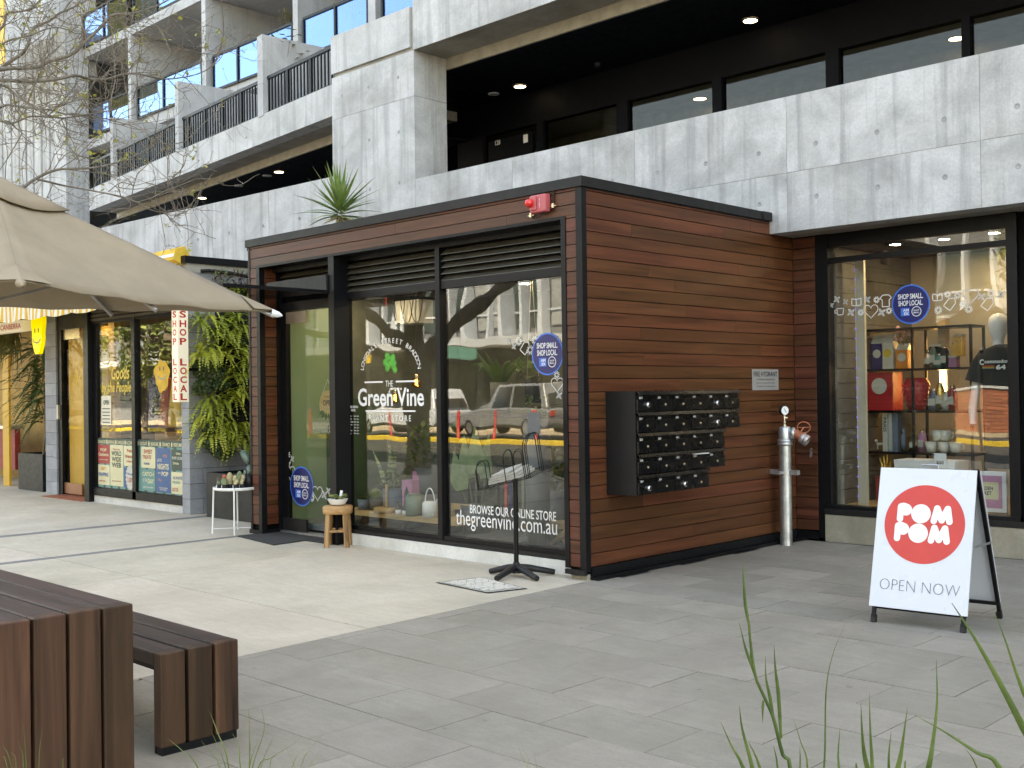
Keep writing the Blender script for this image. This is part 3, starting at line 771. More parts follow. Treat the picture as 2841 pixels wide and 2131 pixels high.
# door
B('door_head', K['black'], ks, -4.69, -3.46, 0.26, 0.34, 2.50, 2.60)
door = B('glass_door', K['glassdoor'], ks, -4.60, -3.47, 0.296, 0.304, 0.06, 2.50)
B('door_stile', K['black'], door, -4.688, -4.60, 0.27, 0.33, 0.03, 2.5)
B('patch_fitting', mat('bronze_patch_fitting', (0.30, 0.25, 0.19), 0.4, 0.4), door, -4.66, -4.22, 0.272, 0.29, 2.36, 2.49)
B('patch_fitting', K['charcoal'], door, -4.69, -4.24, 0.262, 0.29, 0.03, 0.17)
B('threshold', K['galv'], ks, -4.69, -3.42, 0.22, 0.36, 0.0, 0.03)
B('door_mat_well', K['rubber'], ks, -4.2, -3.42, -0.02, 0.22, 0.0, 0.012)
# canopy
cb = B('canopy_beam', K['charcoal'], ks, -4.52, -3.415, -0.03, 0.06, 2.64, 2.80)
B('canopy', K['glassc'], ks, -4.9, -3.43, -1.22, -0.03, 2.615, 2.632)
B('canopy_edge', K['black'], ks, -3.43, -3.415, -1.24, -0.005, 2.606, 2.64)
# interior
B('interior_floor', mat('interior_floor_grey', (0.14, 0.145, 0.15), 0.4), ks, -4.7, -0.05, 0.37, 3.2, 0.05, 0.12)
B('interior_ceiling', mat('interior_ceiling_paint', (0.22, 0.22, 0.21), 0.8), ks, -4.7, -0.05, 0.37, 3.2, 2.78, 2.84)
B('interior_wall', mat('interior_olive_wall', (0.10, 0.105, 0.085), 0.8), ks, -4.7, -0.05, 3.0, 3.1, 0.1, 2.8)
B('interior_wall', K['green'], ks, -4.70, -4.66, 0.34, 1.20, 0.1, 2.8)
B('interior_wall', mat('interior_sage_grey', (0.13, 0.14, 0.12), 0.8), ks, -4.70, -4.66, 1.202, 3.0, 0.1, 2.8)
B('interior_wall', mat('interior_grey_wall', (0.15, 0.15, 0.145), 0.8), ks, -0.10, -0.05, 0.3, 3.0, 0.1, 2.8)
ar = MB(); pts = [(-4.655, 1.3 + 0.45 * math.cos(t), 1.05 + 0.45 * math.sin(t)) for t in [math.pi * k / 14 for k in range(15)]]
ar.poly([(-4.655, 1.75, 0.12)] + pts + [(-4.655, 0.85, 0.12)]); ar.build('painted_arch', mat('deep_green_arch', (0.045, 0.085, 0.04), 0.6), ks)
MB().box(-2.6, -1.9, 2.97, 2.995, 0.3, 1.9).build('painted_panel', K['maroon'], ks)
MB().prism([(-1.9, 2.97, 0.9), (-1.55, 2.97, 0.9), (-1.9, 2.97, 2.1)], (0, 0.02, 0)).build('painted_panel', K['acc'], ks)
for x, y in ((-4.2, 1.1), (-3.0, 1.0), (-1.6, 1.0), (-2.6, 2.1), (-0.8, 1.9)): downlight((x, y, 2.78), 1, ks, 0.06, 'ceiling_light', 'shoplight')

# ---- lettering and stickers on the glass
def ring(name, r0, r1, c, mtl, par, y, n=40, x_sc=1.0):
    vs = []; fs = []
    for k in range(n):
        t = 2 * math.pi * k / n
        vs += [Vector((c[0] + r0 * math.cos(t) * x_sc, y, c[1] + r0 * math.sin(t))), Vector((c[0] + r1 * math.cos(t) * x_sc, y, c[1] + r1 * math.sin(t)))]
    for k in range(n): fs.append((2 * k, 2 * k + 1, (2 * k + 3) % (2 * n), (2 * k + 2) % (2 * n)))
    return MB().add(vs, fs).build(name, mtl, par)
def disc(name, r, c, mtl, par, y, n=40):
    return MB().poly([(c[0] + r * math.cos(2 * math.pi * k / n), y, c[1] + r * math.sin(2 * math.pi * k / n)) for k in range(n)]).build(name, mtl, par)
def line_art(par, y, shapes, wd=0.007, mtl='vinyl'):
    mb = MB()
    for pts in shapes:
        for (a, b) in zip(pts[:-1], pts[1:]):
            d = Vector((b[0] - a[0], b[1] - a[1])); L = max(1e-6, d.length); nx, nz = -d.y / L * wd / 2, d.x / L * wd / 2
            ex, ez = d.x / L * wd * 0.4, d.y / L * wd * 0.4
            mb.quad((a[0] + nx - ex, y, a[1] + nz - ez), (a[0] - nx - ex, y, a[1] - nz - ez), (b[0] - nx + ex, y, b[1] - nz + ez), (b[0] + nx + ex, y, b[1] + nz + ez))
    o = mb.build('line_drawing', K[mtl], par); o['kind'] = 'stuff'; return o
def s_heart(cx, cz, s):
    return [(cx + s * 0.0625 * 16 * math.sin(t) ** 3, cz + s * 0.0625 * (13 * math.cos(t) - 5 * math.cos(2 * t) - 2 * math.cos(3 * t) - math.cos(4 * t))) for t in [2 * math.pi * k / 24 for k in range(25)]]
def s_petal(cx, cz, s, n=4, rot=0.6):
    out = []
    for q in range(n):
        a = rot + 2 * math.pi * q / n
        out.append([(cx + s * (r * math.cos(a) - wv * math.sin(a)), cz + s * (r * math.sin(a) + wv * math.cos(a))) for r, wv in ((0.12, 0), (0.5, 0.2), (0.95, 0), (0.5, -0.2), (0.12, 0))])
    return out
def s_burst(cx, cz, s, n=10):
    return [[(cx + 0.5 * s * math.cos(a), cz + 0.5 * s * math.sin(a)), (cx + s * math.cos(a), cz + s * math.sin(a))] for a in [2 * math.pi * k / n for k in range(n)]]
def s_cup(cx, cz, s):
    return [[(cx - .7 * s, cz + .6 * s), (cx + .8 * s, cz + .6 * s), (cx + .6 * s, cz - .7 * s), (cx - .5 * s, cz - .7 * s), (cx - .7 * s, cz + .6 * s)], [(cx - .65 * s, cz + .35 * s), (cx - 1.15 * s, cz + .25 * s), (cx - 1.1 * s, cz - .3 * s), (cx - .55 * s, cz - .35 * s)]]
def s_book(cx, cz, s):
    return [[(cx, cz - .6 * s), (cx, cz + .6 * s), (cx - .9 * s, cz + .75 * s), (cx - .9 * s, cz - .45 * s), (cx, cz - .6 * s), (cx + .9 * s, cz - .45 * s), (cx + .9 * s, cz + .75 * s), (cx, cz + .6 * s)]]
def s_tag(cx, cz, s):
    return [[(cx - s, cz - .2 * s), (cx - .1 * s, cz + .9 * s), (cx + .8 * s, cz + .9 * s), (cx + .9 * s, cz + .1 * s), (cx, cz - s), (cx - s, cz - .2 * s)]]
def s_shirt(cx, cz, s):
    return [[(cx - s, cz + .4 * s), (cx - .5 * s, cz + .9 * s), (cx + .5 * s, cz + .9 * s), (cx + s, cz + .4 * s), (cx + .6 * s, cz + .1 * s), (cx + .6 * s, cz - s), (cx - .6 * s, cz - s), (cx - .6 * s, cz + .1 * s), (cx - s, cz + .4 * s)]]
def sticker(par, c, r, y):
    s = disc('round_sticker', r, c, K['skyblue'], par, y)
    o = s
    disc('sticker_face', r * 0.93, c, K['navyblue'], o, y - 0.0012)
    yt = y - 0.0022
    text('sticker_lettering', 'SHOP SMALL.', K['vinyl'], o, (c[0], yt, c[1] + r * 0.40), w=r * 1.32, h=r * 0.27, bold=0.02)
    text('sticker_lettering', 'SHOP LOCAL.', K['vinyl'], o, (c[0], yt, c[1] + r * 0.06), w=r * 1.28, h=r * 0.27, bold=0.02)
    MB().quad((c[0] - r * .52, yt, c[1] - r * .58), (c[0] - r * .06, yt, c[1] - r * .58), (c[0] - r * .06, yt, c[1] - r * .18), (c[0] - r * .52, yt, c[1] - r * .18)).build('sticker_badge', K['skyblue'], o)
    text('sticker_lettering', 'AM', K['vinyl'], o, (c[0] - r * .25, yt - .001, c[1] - r * .29), w=r * .30, h=r * .14, bold=0.03)
    text('sticker_lettering', 'EX', K['vinyl'], o, (c[0] - r * .22, yt - .001, c[1] - r * .47), w=r * .26, h=r * .14, bold=0.03)
    ring('sticker_ring', r * .22, r * .255, (c[0] + r * .30, c[1] - r * .38), K['vinyl'], o, yt, 28)
    text('sticker_lettering', 'SHOP\nSMALL', K['vinyl'], o, (c[0] + r * .30, yt, c[1] - r * .38), w=r * .34, h=r * .2, bold=0.01)
    return s
gy = GY - 0.006
def GP(u, v): p = PY(u, v, GY); return (p.x, p.z)
def zc(u, v): return (680 + u / 1.7646, 700 + v / 1.7646)
# left pane
a, b = GP(*zc(555, 705)), GP(*zc(878, 712)); 
text('window_lettering', 'Green Vine', K['vinyl'], ks, ((a[0] + b[0]) / 2, gy, (a[1] + b[1]) / 2), w=b[0] - a[0], h=0.185, bold=0.018)
p = GP(*zc(708, 643)); text('window_lettering', 'THE', K['vinyl'], ks, (p[0], gy, p[1]), w=0.115, h=0.06)
a, b = GP(*zc(612, 812)), GP(*zc(815, 812)); text('window_lettering', 'PLANT STORE', K['vinyl'], ks, ((a[0] + b[0]) / 2, gy, (a[1] + b[1]) / 2), w=b[0] - a[0], h=0.058, spacing=1.4)
for u0, u1, v in ((587, 676, 637), (740, 838, 633), (592, 836, 777)):
    a, b = GP(*zc(u0, v)), GP(*zc(u1, v)); MB().quad((a[0], gy, a[1] - .008), (b[0], gy, a[1] - .008), (b[0], gy, a[1] + .008), (a[0], gy, a[1] + .008)).build('lettering_rule', K['vinyl'], ks)
wds = 'LONSDALE STREET BRADDON'
c0 = GP(*zc(716, 575)); r0 = 0.69
el = GP(*zc(575, 570)); er = GP(*zc(856, 560)); rx = (er[0] - el[0]) / 2; top = GP(*zc(716, 432)); cx_ = (el[0] + er[0]) / 2
for k, ch in enumerate(wds):
    if ch == ' ': continue
    t = R_(172 - 164 * k / (len(wds) - 1)); 
    tx = Vector((math.sin(t), 0, -math.cos(t) * 1.0)); tz = Vector((math.cos(t), 0, math.sin(t)))
    text('window_lettering', ch, K['vinyl'], ks, (cx_ + rx * math.cos(t), gy, c0[1] - 0.02 + (top[1] - c0[1] + 0.02) * math.sin(t)), h=0.05, axes=(tx, tz, Vector((0, -1, 0))))
p = GP(*zc(712, 535))
ml = MB()
for k, (du, dv, sz, an) in enumerate(((-14, -26, .072, 2.2), (14, -20, .070, .9), (-24, 4, .062, 2.9), (20, 8, .068, .2), (26, 40, .058, -.6), (-12, 32, .066, -1.8), (2, 8, .05, 1.6))):
    q = Vector((*[GP(*zc(712 + du, 535 + dv))[0]], gy - .0004 * k, GP(*zc(712 + du, 535 + dv))[1]))
    pts = []
    for i in range(22):
        t = 2 * math.pi * i / 22; rr = sz * (1.0 if i % 2 == 0 else .45) * (1 - .25 * math.cos(t)); x_, z_ = rr * math.cos(t), .78 * rr * math.sin(t)
        pts.append(q + Vector((x_ * math.cos(an) - z_ * math.sin(an), 0, x_ * math.sin(an) + z_ * math.cos(an))))
    ml.poly(pts)
ml.build('monstera_decal', mat('bright_leaf_vinyl', (0.045, 0.38, 0.04), 0.5, var=0.25, scale=25), ks)
hrs = GP(*zc(524, 840)); hrs = (hrs[0] + 0.03, hrs[1])
text('opening_hours', 'STORE OPENING\nHOURS', K['vinyl'], ks, (hrs[0], gy, hrs[1] + .16), w=.16, h=.06, bold=.02)
for k, d in enumerate(('Monday', 'Tuesday', 'Wednesday', 'Thursday', 'Friday', 'Saturday', 'Sunday')):
    text('opening_hours', d, K['vinyl'], ks, (hrs[0] - .09, gy, hrs[1] + .08 - .03 * k), h=.018, align='LEFT', bold=.02)
    text('opening_hours', '10am - 4pm', K['vinyl'], ks, (hrs[0] + .09, gy, hrs[1] + .08 - .03 * k), h=.018, w=.08, align='RIGHT', bold=.02)
# right pane
a, b = GP(*zc(1103, 1250)), GP(*zc(1525, 1300)); z = (a[1] + b[1]) / 2
text('window_lettering', 'BROWSE OUR ONLINE STORE', K['vinyl'], ks, ((a[0] + b[0]) / 2, gy, z), w=b[0] - a[0], h=.082, bold=.012)
a, b = GP(*zc(1035, 1305)), GP(*zc(1530, 1360)); z = (a[1] + b[1]) / 2
text('window_lettering', 'thegreenvine.com.au', K['vinyl'], ks, ((a[0] + b[0]) / 2, gy, z), w=b[0] - a[0], h=.185)
sc_ = GP(*zc(1482, 498)); sticker(ks, (sc_[0], sc_[1]), .185, gy)
sh = []
for (u, v, f, s) in ((1292, 435, s_petal, .03), (1318, 462, s_petal, .03), (1342, 437, s_burst, .035), (1372, 470, s_tag, .06), (1398, 478, s_burst, .04), (1420, 432, s_burst, .035), (1528, 600, s_burst, .03), (1540, 700, s_petal, .04)):
    c = GP(*zc(u, v)); sh += f(c[0], c[1], s)
c = GP(*zc(1530, 645)); sh.append(s_heart(c[0], c[1], .07)); line_art(ks, gy, sh)
# door stickers
def DP(u, v): p = PY(680 + u / 3.95, 1100 + v / 3.95, 0.29); return (p.x, p.z)
dsx = DP(620, 985); sticker(door, dsx, .222, 0.289)
sh = []
for (u, v, f, s) in ((470, 638, s_burst, .045), (517, 683, s_petal, .04), (478, 745, s_petal, .055), (460, 920, s_petal, .04), (735, 1110, s_burst, .04), (870, 1080, s_petal, .055), (910, 1035, s_petal, .045)):
    c = DP(u, v); sh += f(c[0], c[1], s)
for (u, v) in ((498, 830), (795, 1055)):
    c = DP(u, v); sh.append(s_heart(c[0], c[1], .09))
line_art(door, 0.289, sh, .009)
oc = PY(680 + 905 / 3.95, 1100 + 90 / 3.95, 0.42)
os_ = thing('open_sign', 'round wooden OPEN sign hanging inside the green door', 'sign', (oc.x, .42, oc.z))
MB().lathe([(0.001, 0.0), (.155, 0.0), (.155, .012), (.001, .012)], oc, 30, axis=(0, 1, 0), smooth=False).build('sign_board', K['pine'], os_)
text('sign_lettering', 'OPEN', K['ink'], os_, (oc.x + .01, .419, oc.z + .02), w=.19, h=.06, bold=.02)
text('sign_lettering', 'Come in', K['ink'], os_, (oc.x, .419, oc.z + .09), w=.11)
mb = MB()
for k in range(6):
    a_ = R_(200 + 28 * k); q = oc + Vector((0.06 * math.cos(a_), -.006, -.06 + .03 * math.sin(a_)))
    mb.poly([q, q + Vector((.06 * math.cos(a_ - .5), 0, .05 * math.sin(a_ - .5))), q + Vector((.10 * math.cos(a_), 0, .09 * math.sin(a_))), q + Vector((.06 * math.cos(a_ + .5), 0, .05 * math.sin(a_ + .5)))])
mb.build('painted_leaf', K['leaf'], os_)
mb = MB(); mb.tube([oc + Vector((-.12, .004, .09)), oc + Vector((0, .004, .28))], .002, 4); mb.tube([oc + Vector((.12, .004, .09)), oc + Vector((0, .004, .28))], .002, 4); mb.build('string', K['white'], os_)
for k, t in enumerate(('WANT SO YOU KNOW', "THERE'S LOTS", 'A LOT OF PLANTS')):
    p = DP(835, 300 + 42 * k); text('door_lettering', t, K['vinylgrey'], door, (p[0] + .05, .2895, p[1]), w=.42, h=.032)

# ================================================================== things fixed to the kiosk
# fire strobe
fa = thing('fire_strobe', 'faded red fire alarm strobe box above the kiosk window', 'alarm', (-0.36, -0.001, 3.06))
MB().box(-.452, -.275, -.075, -.001, 3.065, 3.215).build('housing', K['alarm'], fa, .012)
MB().box(-.445, -.37, -.09, -.076, 3.085, 3.20).build('cover', K['alarm'], fa, .008)
MB().lathe([(.001, -.055), (.028, -.045), (.036, -.02), (.038, 0.0)], (-.43, -.09, 3.145), 16, axis=(0, 1, 0)).build('lens', K['lens'], fa)
text('lettering', 'F\nI\nR\nE', K['vinyl'], fa, (-.335, -.076, 3.14), h=.075, w=.014, line=.8)
for x in (-.49, -.235):
    mb = MB(); mb.tube([(x, -.012, 3.24), (x, -.012, 3.09 + (.03 if x > -.3 else -.02))], .007, 8); mb.build('conduit', K['charcoal'], fa)
    z = 3.08 + (.03 if x > -.3 else -.02)
    mb = MB().box(x - .012, x + .012, -.03, -.002, z - .02, z + .02); mb.tube([(x - .035, -.016, z - .002), (x + .035, -.016, z - .002)], .007, 8); mb.build('clamp', K['brass'], fa, .003)
MB().tube([(-.49, -.02, 3.045), (-.46, -.02, 3.03), (-.38, -.03, 3.035), (-.33, -.04, 3.06), (-.29, -.03, 3.05), (-.25, -.02, 3.075), (-.235, -.02, 3.09)], .004, 6).build('cable', K['black'], fa)
# hydrant sign
hs = thing('hydrant_sign', 'grey FIRE HYDRANT metal plate on the timber side wall', 'sign', (.058, 2.77, 1.54))
B('plate', K['plate'], hs, .057, .062, 2.53, 3.015, 1.54, 1.747)
text('lettering', 'FIRE HYDRANT', K['ink'], hs, (.0622, 2.772, 1.70), 'side', w=.44, h=.05, bold=.02)
for k, t in enumerate(('ATTENTION FIRE BRIGADE', 'Hydrant coverage will require', '2 lengths of fire fighting hose')):
    text('lettering', t, K['ink'], hs, (.0622, 2.772, 1.645 - .034 * k), 'side', w=.34 - .0 * k, h=.019)
# mailboxes
ml_ = thing('mailbox_bank', 'stepped bank of black mailboxes on the timber side wall', 'mailboxes', (.06, 1.0, .69))
MX, MY0, PCH, RH = .39, .285, .2515, .1715
ZT = 1.548
rows = [['201', '206', '305', '404', '503', '601'], ['202', '301', '306', '405', '504', '602'], ['203', '302', '401', '406', '505'], ['204', '303', '402', '501', '506'], ['205', '304', '403', '502']]
locks = {'201', '503', '504', '205', '403'}
B('side_panel', K['mailside'], ml_, .058, MX - .02, MY0 - .006, MY0, ZT - 5 * RH, ZT)
for r, row in enumerate(rows):
    z1 = ZT - r * RH; z0 = z1 - RH; y1 = MY0 + PCH * len(row)
    B('carcass', K['mailside'], ml_, .058, MX - .03, MY0 + .001, y1, z0 + .001, z1 - .001)
    MB().prism([(MX - .03, MY0, z1), (MX + .006, MY0, z1 - .004), (MX + .016, MY0, z1 - .03), (MX + .010, MY0, z1 - .032), (MX - .002, MY0, z1 - .008), (MX - .03, MY0, z1 - .008)], (0, y1 - MY0, 0)).build('rain_hood', K['mail'], ml_)
    for c, num in enumerate(row):
        ya = MY0 + PCH * c; yb = ya + PCH
        B('slot_flap', K['mail'], ml_, MX - .03, MX - .012, ya + .004, yb - .004, z1 - .068, z1 - .034)
        d = B('mailbox_door', K['mail'], ml_, MX - .03, MX, ya + .004, yb - .004, z0 + .006, z1 - .070, .0015)
        text('door_number', num, K['vinyl'], d, (MX - .0118, ya + .055, z1 - .056), 'side', w=.042, h=.018, bold=.02)
        kc = Vector((MX, ya + .128, z0 + .056))
        if num in locks:
            MB().lathe([(.024, 0), (.024, .014), (.020, .022), (.001, .022)], kc, 18, axis=(1, 0, 0)).build('knob_lock', K['chrome'], d)
            MB().lathe([(.012, .022), (.012, .032), (.001, .032)], kc, 12, axis=(1, 0, 0)).build('lock_barrel', K['charcoal'], d)
        else:
            MB().lathe([(.011, 0), (.011, .005), (.009, .008), (.001, .008)], kc, 14, axis=(1, 0, 0)).build('cam_lock', K['brass'], d)
lt = MB().box(MX - .05, MX + .03, MY0 + 3.05 * PCH, MY0 + 3.85 * PCH, ZT - 3 * RH - .040, ZT - 3 * RH - .034).build('letter', K['white']); tag(lt, 'white letter poking out of a fourth row mailbox', 'letter')
# hydrant standpipe
PB = Vector((.215, 2.86, 0))
hy = thing('hydrant_standpipe', 'galvanised fire hydrant standpipe with gauge in the timber corner', 'hydrant', PB)
MB().lathe([(.062, 0), (.060, .02), (.060, .99)], PB, 24).build('riser', K['galv'], hy)
MB().lathe([(.060, 0.985), (.074, .99), (.076, 1.01), (.070, 1.018), (.076, 1.026), (.075, 1.045), (.062, 1.05)], PB, 24).build('coupling', K['galv'], hy)
MB().lathe([(.061, 1.05), (.061, 1.155), (.050, 1.175), (.001, 1.178)], PB, 24).build('tee_body', K['galv'], hy)
ax = Vector((.80, .35, -.08)).normalized(); tc = PB + Vector((0, 0, 1.115))
MB().lathe([(.045, 0), (.050, .06), (.062, .066), (.062, .095), (.048, .10)], tc, 22, axis=ax).build('branch_clamp', K['galv'], hy)
vb = tc + ax * .10; a2 = Vector((.80, .20, -.50)).normalized()
MB().lathe([(.044, -.02), (.042, .05), (.045, .075)], vb, 20, axis=a2).build('valve_body', K['copper'], hy)
MB().lathe([(.050, .07), (.055, .08), (.055, .10), (.050, .103), (.057, .11), (.057, .145), (.046, .150), (.046, .10), (.001, .10)], vb, 22, axis=a2).build('hose_coupling', K['gun'], hy)
hw = vb + a2 * .05 + Vector((.02, .05, .085)); mb = MB()
mb.tube([hw + Vector((.055 * math.cos(t), .03 * math.cos(t), .055 * math.sin(t))) for t in [2 * math.pi * k / 20 for k in range(21)]], .007, 8, False); mb.tube([hw, vb + a2 * .04], .008, 8); mb.tube([hw + Vector((-.05, -.027, 0)), hw + Vector((.05, .027, 0))], .005, 6)
mb.build('hand_wheel', K['copper'], hy)
mb = MB(); mb.lathe([(.020, 1.176), (.020, 1.19), (.012, 1.195), (.012, 1.21), (.015, 1.212), (.015, 1.222), (.010, 1.225), (.010, 1.29)], PB, 14); mb.tube([PB + Vector((0, 0, 1.262)), PB + Vector((.02, .02, 1.262))], .010, 8); mb.build('gauge_stem', K['brass'], hy)
gc = PB + Vector((0, 0, 1.335)); ga = Vector((.80, -.35, 0)).normalized()
MB().lathe([(.001, -.03), (.046, -.03), (.050, -.015), (.050, .012), (.044, .014)], gc, 24, axis=ga).build('gauge_case', K['plastic'], hy)
gf = MB().lathe([(.044, .010), (.001, .010)], gc, 24, axis=ga).build('gauge_face', K['white'], hy)
gs = ga.cross(Vector((0, 0, 1))); MB().bar(gc + ga * .012 - gs * .015 + Vector((0, 0, -.022)), gc + ga * .012 + gs * .012 + Vector((0, 0, .02)), .004, .002, ga).build('gauge_needle', K['ink'], gf)
mb = MB(); mb.box(.058, .36, 2.83, 2.89, .70, .745); mb.box(.19, .24, 2.70, 3.05, .71, .735)
mb.build('wall_bracket', K['galv'], hy)
MB().lathe([(.066, .69), (.066, .755)], PB, 24).build('pipe_clamp', K['galv'], hy)
tg = thing('hydrant_tag', 'small metal tag hanging on the timber return beside the standpipe', 'tag', (.23, YD - .004, .86))
MB().prism([(.215, YD - .006, .84), (.245, YD - .006, .85), (.25, YD - .006, .90), (.225, YD - .006, .91)], (0, -.003, 0)).build('plate', K['galv'], tg)
MB().tube([(.235 + .012 * math.cos(t), YD - .008, .925 + .016 * math.sin(t)) for t in [.5 * k for k in range(13)]], .002, 5).build('wire_loop', K['galv'], tg)

# ================================================================== GIFT SHOP on the right
def zr(u, v): return (2241 + u / 1.659, 600 + v / 1.659)
def zs(u, v): return (2300 + u / 3.95, 900 + v / 3.95)
RG = 3.40
gs_ = thing('gift_shop', 'black framed gift shop window under the concrete parapet', 'shop', (1.3, 3.5, 0))
B('shop_frame', K['black'], gs_, .305, .445, 3.345, 3.47, .03, 3.11)
B('shop_frame', K['black'], gs_, .445, 2.20, 3.36, 3.45, 2.975, 3.108)
B('transom', K['black'], gs_, .445, 2.20, 3.365, 3.44, 2.815, 2.868)
B('shop_frame', K['black'], gs_, 2.20, 2.295, 3.35, 3.46, .03, 3.108)
B('door_frame', K['dark'], gs_, 2.295, 3.6, 3.40, 3.5, .0, 3.108)
B('door_post', K['black'], gs_, 2.44, 2.5, 3.34, 3.4, .0, 3.108)
B('window_sill', K['black'], gs_, .40, 2.295, 3.335, 3.45, .325, .372)
B('window_sill', K['charcoal'], gs_, .385, 2.45, 3.315, 3.335, .278, .335)
for a, b in ((.385, 1.05), (1.055, 1.72), (1.725, 2.40)):
    B('plinth_stone', K['stone'], gs_, a + .002, b - .002, 3.32, 3.5, 0, .276, .004)
B('window_pane', K['glass'], gs_, .445, 2.20, RG - .004, RG + .004, .372, 2.815)
B('window_pane', K['glass'], gs_, .445, 2.20, RG - .004, RG + .004, 2.868, 2.975)
B('interior_floor', K['pine'], gs_, .35, 4.2, 3.47, 6.2, .30, .36)
B('interior_ceiling', K['navy'], gs_, .35, 4.2, 3.47, 6.2, 3.0, 3.05)
B('interior_wall', K['cream'], gs_, .35, 4.2, 5.2, 5.3, .36, 3.0)
wl = mat('grey_weatherboard', (0.13, 0.125, 0.11), .7)
for k in range(17): B('weatherboard', wl, gs_, .43, .46 + .006, 3.47, 5.2, .36 + .155 * k, .36 + .155 * k + .150)
B('interior_wall', K['dark'], gs_, 4.1, 4.2, 3.5, 5.3, .3, 3.0)
B('display_partition', K['cream'], gs_, .60, .695, 3.62, 3.66, .36, 2.9)
B('track_rail', K['plastic'], gs_, .8, 2.1, 3.9, 3.93, 2.88, 2.91)
sp_ = PY(*zr(365, 215), 3.9)
MB().lathe([(.04, 0), (.045, -.13), (.001, -.13)], sp_ + Vector((0, 0, .12)), 12, axis=(.3, -.2, .9)).build('spotlight', K['plastic'], gs_)
ry = RG - .006
def RP(u, v): p = PY(*zr(u, v), RG); return (p.x, p.z)
sticker(gs_, RP(475, 405), .19, ry)
sh = []
for (u, v, f, s) in ((110, 410, s_petal, .03), (135, 383, s_petal, .04), (175, 395, s_petal, .03), (150, 438, s_cup, .05), (200, 443, s_petal, .045), (225, 398, s_book, .055), (275, 383, s_petal, .04), (318, 385, s_burst, .03), (245, 443, s_burst, .03), (342, 443, s_petal, .045), (360, 388, s_shirt, .06), (375, 435, s_burst, .03),
                     (598, 375, s_book, .05), (655, 405, s_tag, .06), (602, 432, s_burst, .035), (645, 360, s_burst, .03), (690, 365, s_burst, .03), (715, 405, s_burst, .03), (742, 428, s_burst, .035), (800, 370, s_petal, .04), (845, 355, s_burst, .035), (890, 360, s_petal, .04), (828, 405, s_tag, .06)):
    c = RP(u, v); sh += f(c[0], c[1], s)
for (u, v) in ((292, 435), (750, 365)):
    c = RP(u, v); sh.append(s_heart(c[0], c[1], .075))
line_art(gs_, ry, sh, .008)
# blue fairy lights along the partition edge
fl = thing('fairy_lights', 'string of tiny blue lights down the cream display partition', 'lights', (.60, 3.6, .4))
mb = MB(); mb2 = MB()
mb.tube([(.605, 3.612, .40), (.605, 3.612, 2.78)], .002, 4)
for k in range(24): mb2.ball((.605, 3.606, .45 + .1 * k), .007, 5)
mb.build('wire', K['white'], fl); mb2.build('bulbs', lamp('blue_led', (0.12, 0.10, 0.9), 0.3), fl)['kind'] = 'stuff'
# shelf rack
YS = 4.05
def SP(u, v, y=YS): return PY(*zs(u, v), y)
L0 = SP(350, 500).x; 
rk = thing('display_shelf', 'black metal display rack in the gift shop window', 'shelf', (1.6, YS + .15, .36))
xa, xb = SP(360, 490).x, SP(360, 490).x + 1.15
ztops = [SP(370, 60).z, SP(370, 495).z, SP(400, 945).z, SP(400, 1390).z]
for x in (xa, (xa + xb) / 2 - .02, xb):
    for y in (YS, YS + .32): B('upright', K['black'], rk, x - .012, x + .012, y - .012, y + .012, .36, ztops[0])
for z in ztops: B('shelf_board', K['black'], rk, xa - .012, xb + .012, YS - .012, YS + .33, z - .022, z)
lm_ = thing('shelf_lamp', 'warm strip lamp glowing behind the display rack', 'lamp', (xa + .62, 4.6, 1.5))
MB().box(xa + .60, xa + .64, 4.60, 4.63, 1.45, 2.05).build('tube', lamp('warm_tube', (1.0, 0.62, 0.25), 5.0), lm_)
MB().box(xa + .58, xa + .66, 4.63, 4.66, 1.42, 2.08).build('batten', K['white'], lm_)
def carton(u, w, h, body, art, label):
    p = SP(u, 490); y = YS + .10; x = p.x; z = ztops[1] + .001
    t = thing('juice_carton', label, 'carton', (x, y, z), 'novelty cartons on the top shelf')
    B('carton_body', body, t, x - w / 2, x + w / 2, y, y + w, z, z + h * .75)
    MB().hexa([(x - w / 2, y, z + h * .75), (x + w / 2, y, z + h * .75), (x + w / 2, y + w, z + h * .75), (x - w / 2, y + w, z + h * .75), (x - w / 2, y + w * .45, z + h * .95), (x + w / 2, y + w * .45, z + h * .95), (x + w / 2, y + w * .55, z + h * .95), (x - w / 2, y + w * .55, z + h * .95)]).build('gable_top', K['cup'], t)
    B('gable_seal', K['cup'], t, x - w / 2, x + w / 2, y + w * .45, y + w * .55, z + h * .95, z + h)
    disc('printed_fruit', w * .36, (x, z + h * .45), art, t, y - .002, 18)
carton(478, .125, .36, K['navyblue'], K['cup'], 'navy and white milk carton vase at the shelf end')
carton(592, .125, .365, K['cup'], K['lemon'], 'yellow lemon carton vase beside the navy carton')
carton(750, .125, .26, K['orange'], K['cup'], 'small orange carton vase holding artificial flowers')
fb = SP(740, 260); fw_ = thing('artificial_flowers', 'pink artificial flowers standing in the small orange carton', 'flowers', (SP(750, 490).x, YS + .16, ztops[1] + .2))
mb = MB(); ms = MB()
for k in range(9):
    q = Vector((SP(750, 490).x + random.uniform(-.10, .10), YS + .16 + random.uniform(-.05, .05), ztops[1] + random.uniform(.30, .44)))
    mb.ball(q, random.uniform(.02, .035), 6); ms.tube([(SP(750, 490).x, YS + .16, ztops[1] + .22), q], .003, 4)
mb.build('petals', mat('pale_pink', (0.62, 0.36, 0.34), .7), fw_); ms.build('stems', K['leaf'], fw_)
p = SP(540, 940); rb = thing('red_gift_box', 'red dotted gift box with a round white label', 'box', (p.x, YS + .1, ztops[2]))
w_ = SP(680, 800).x - SP(405, 800).x; rbz = ztops[2] + .001
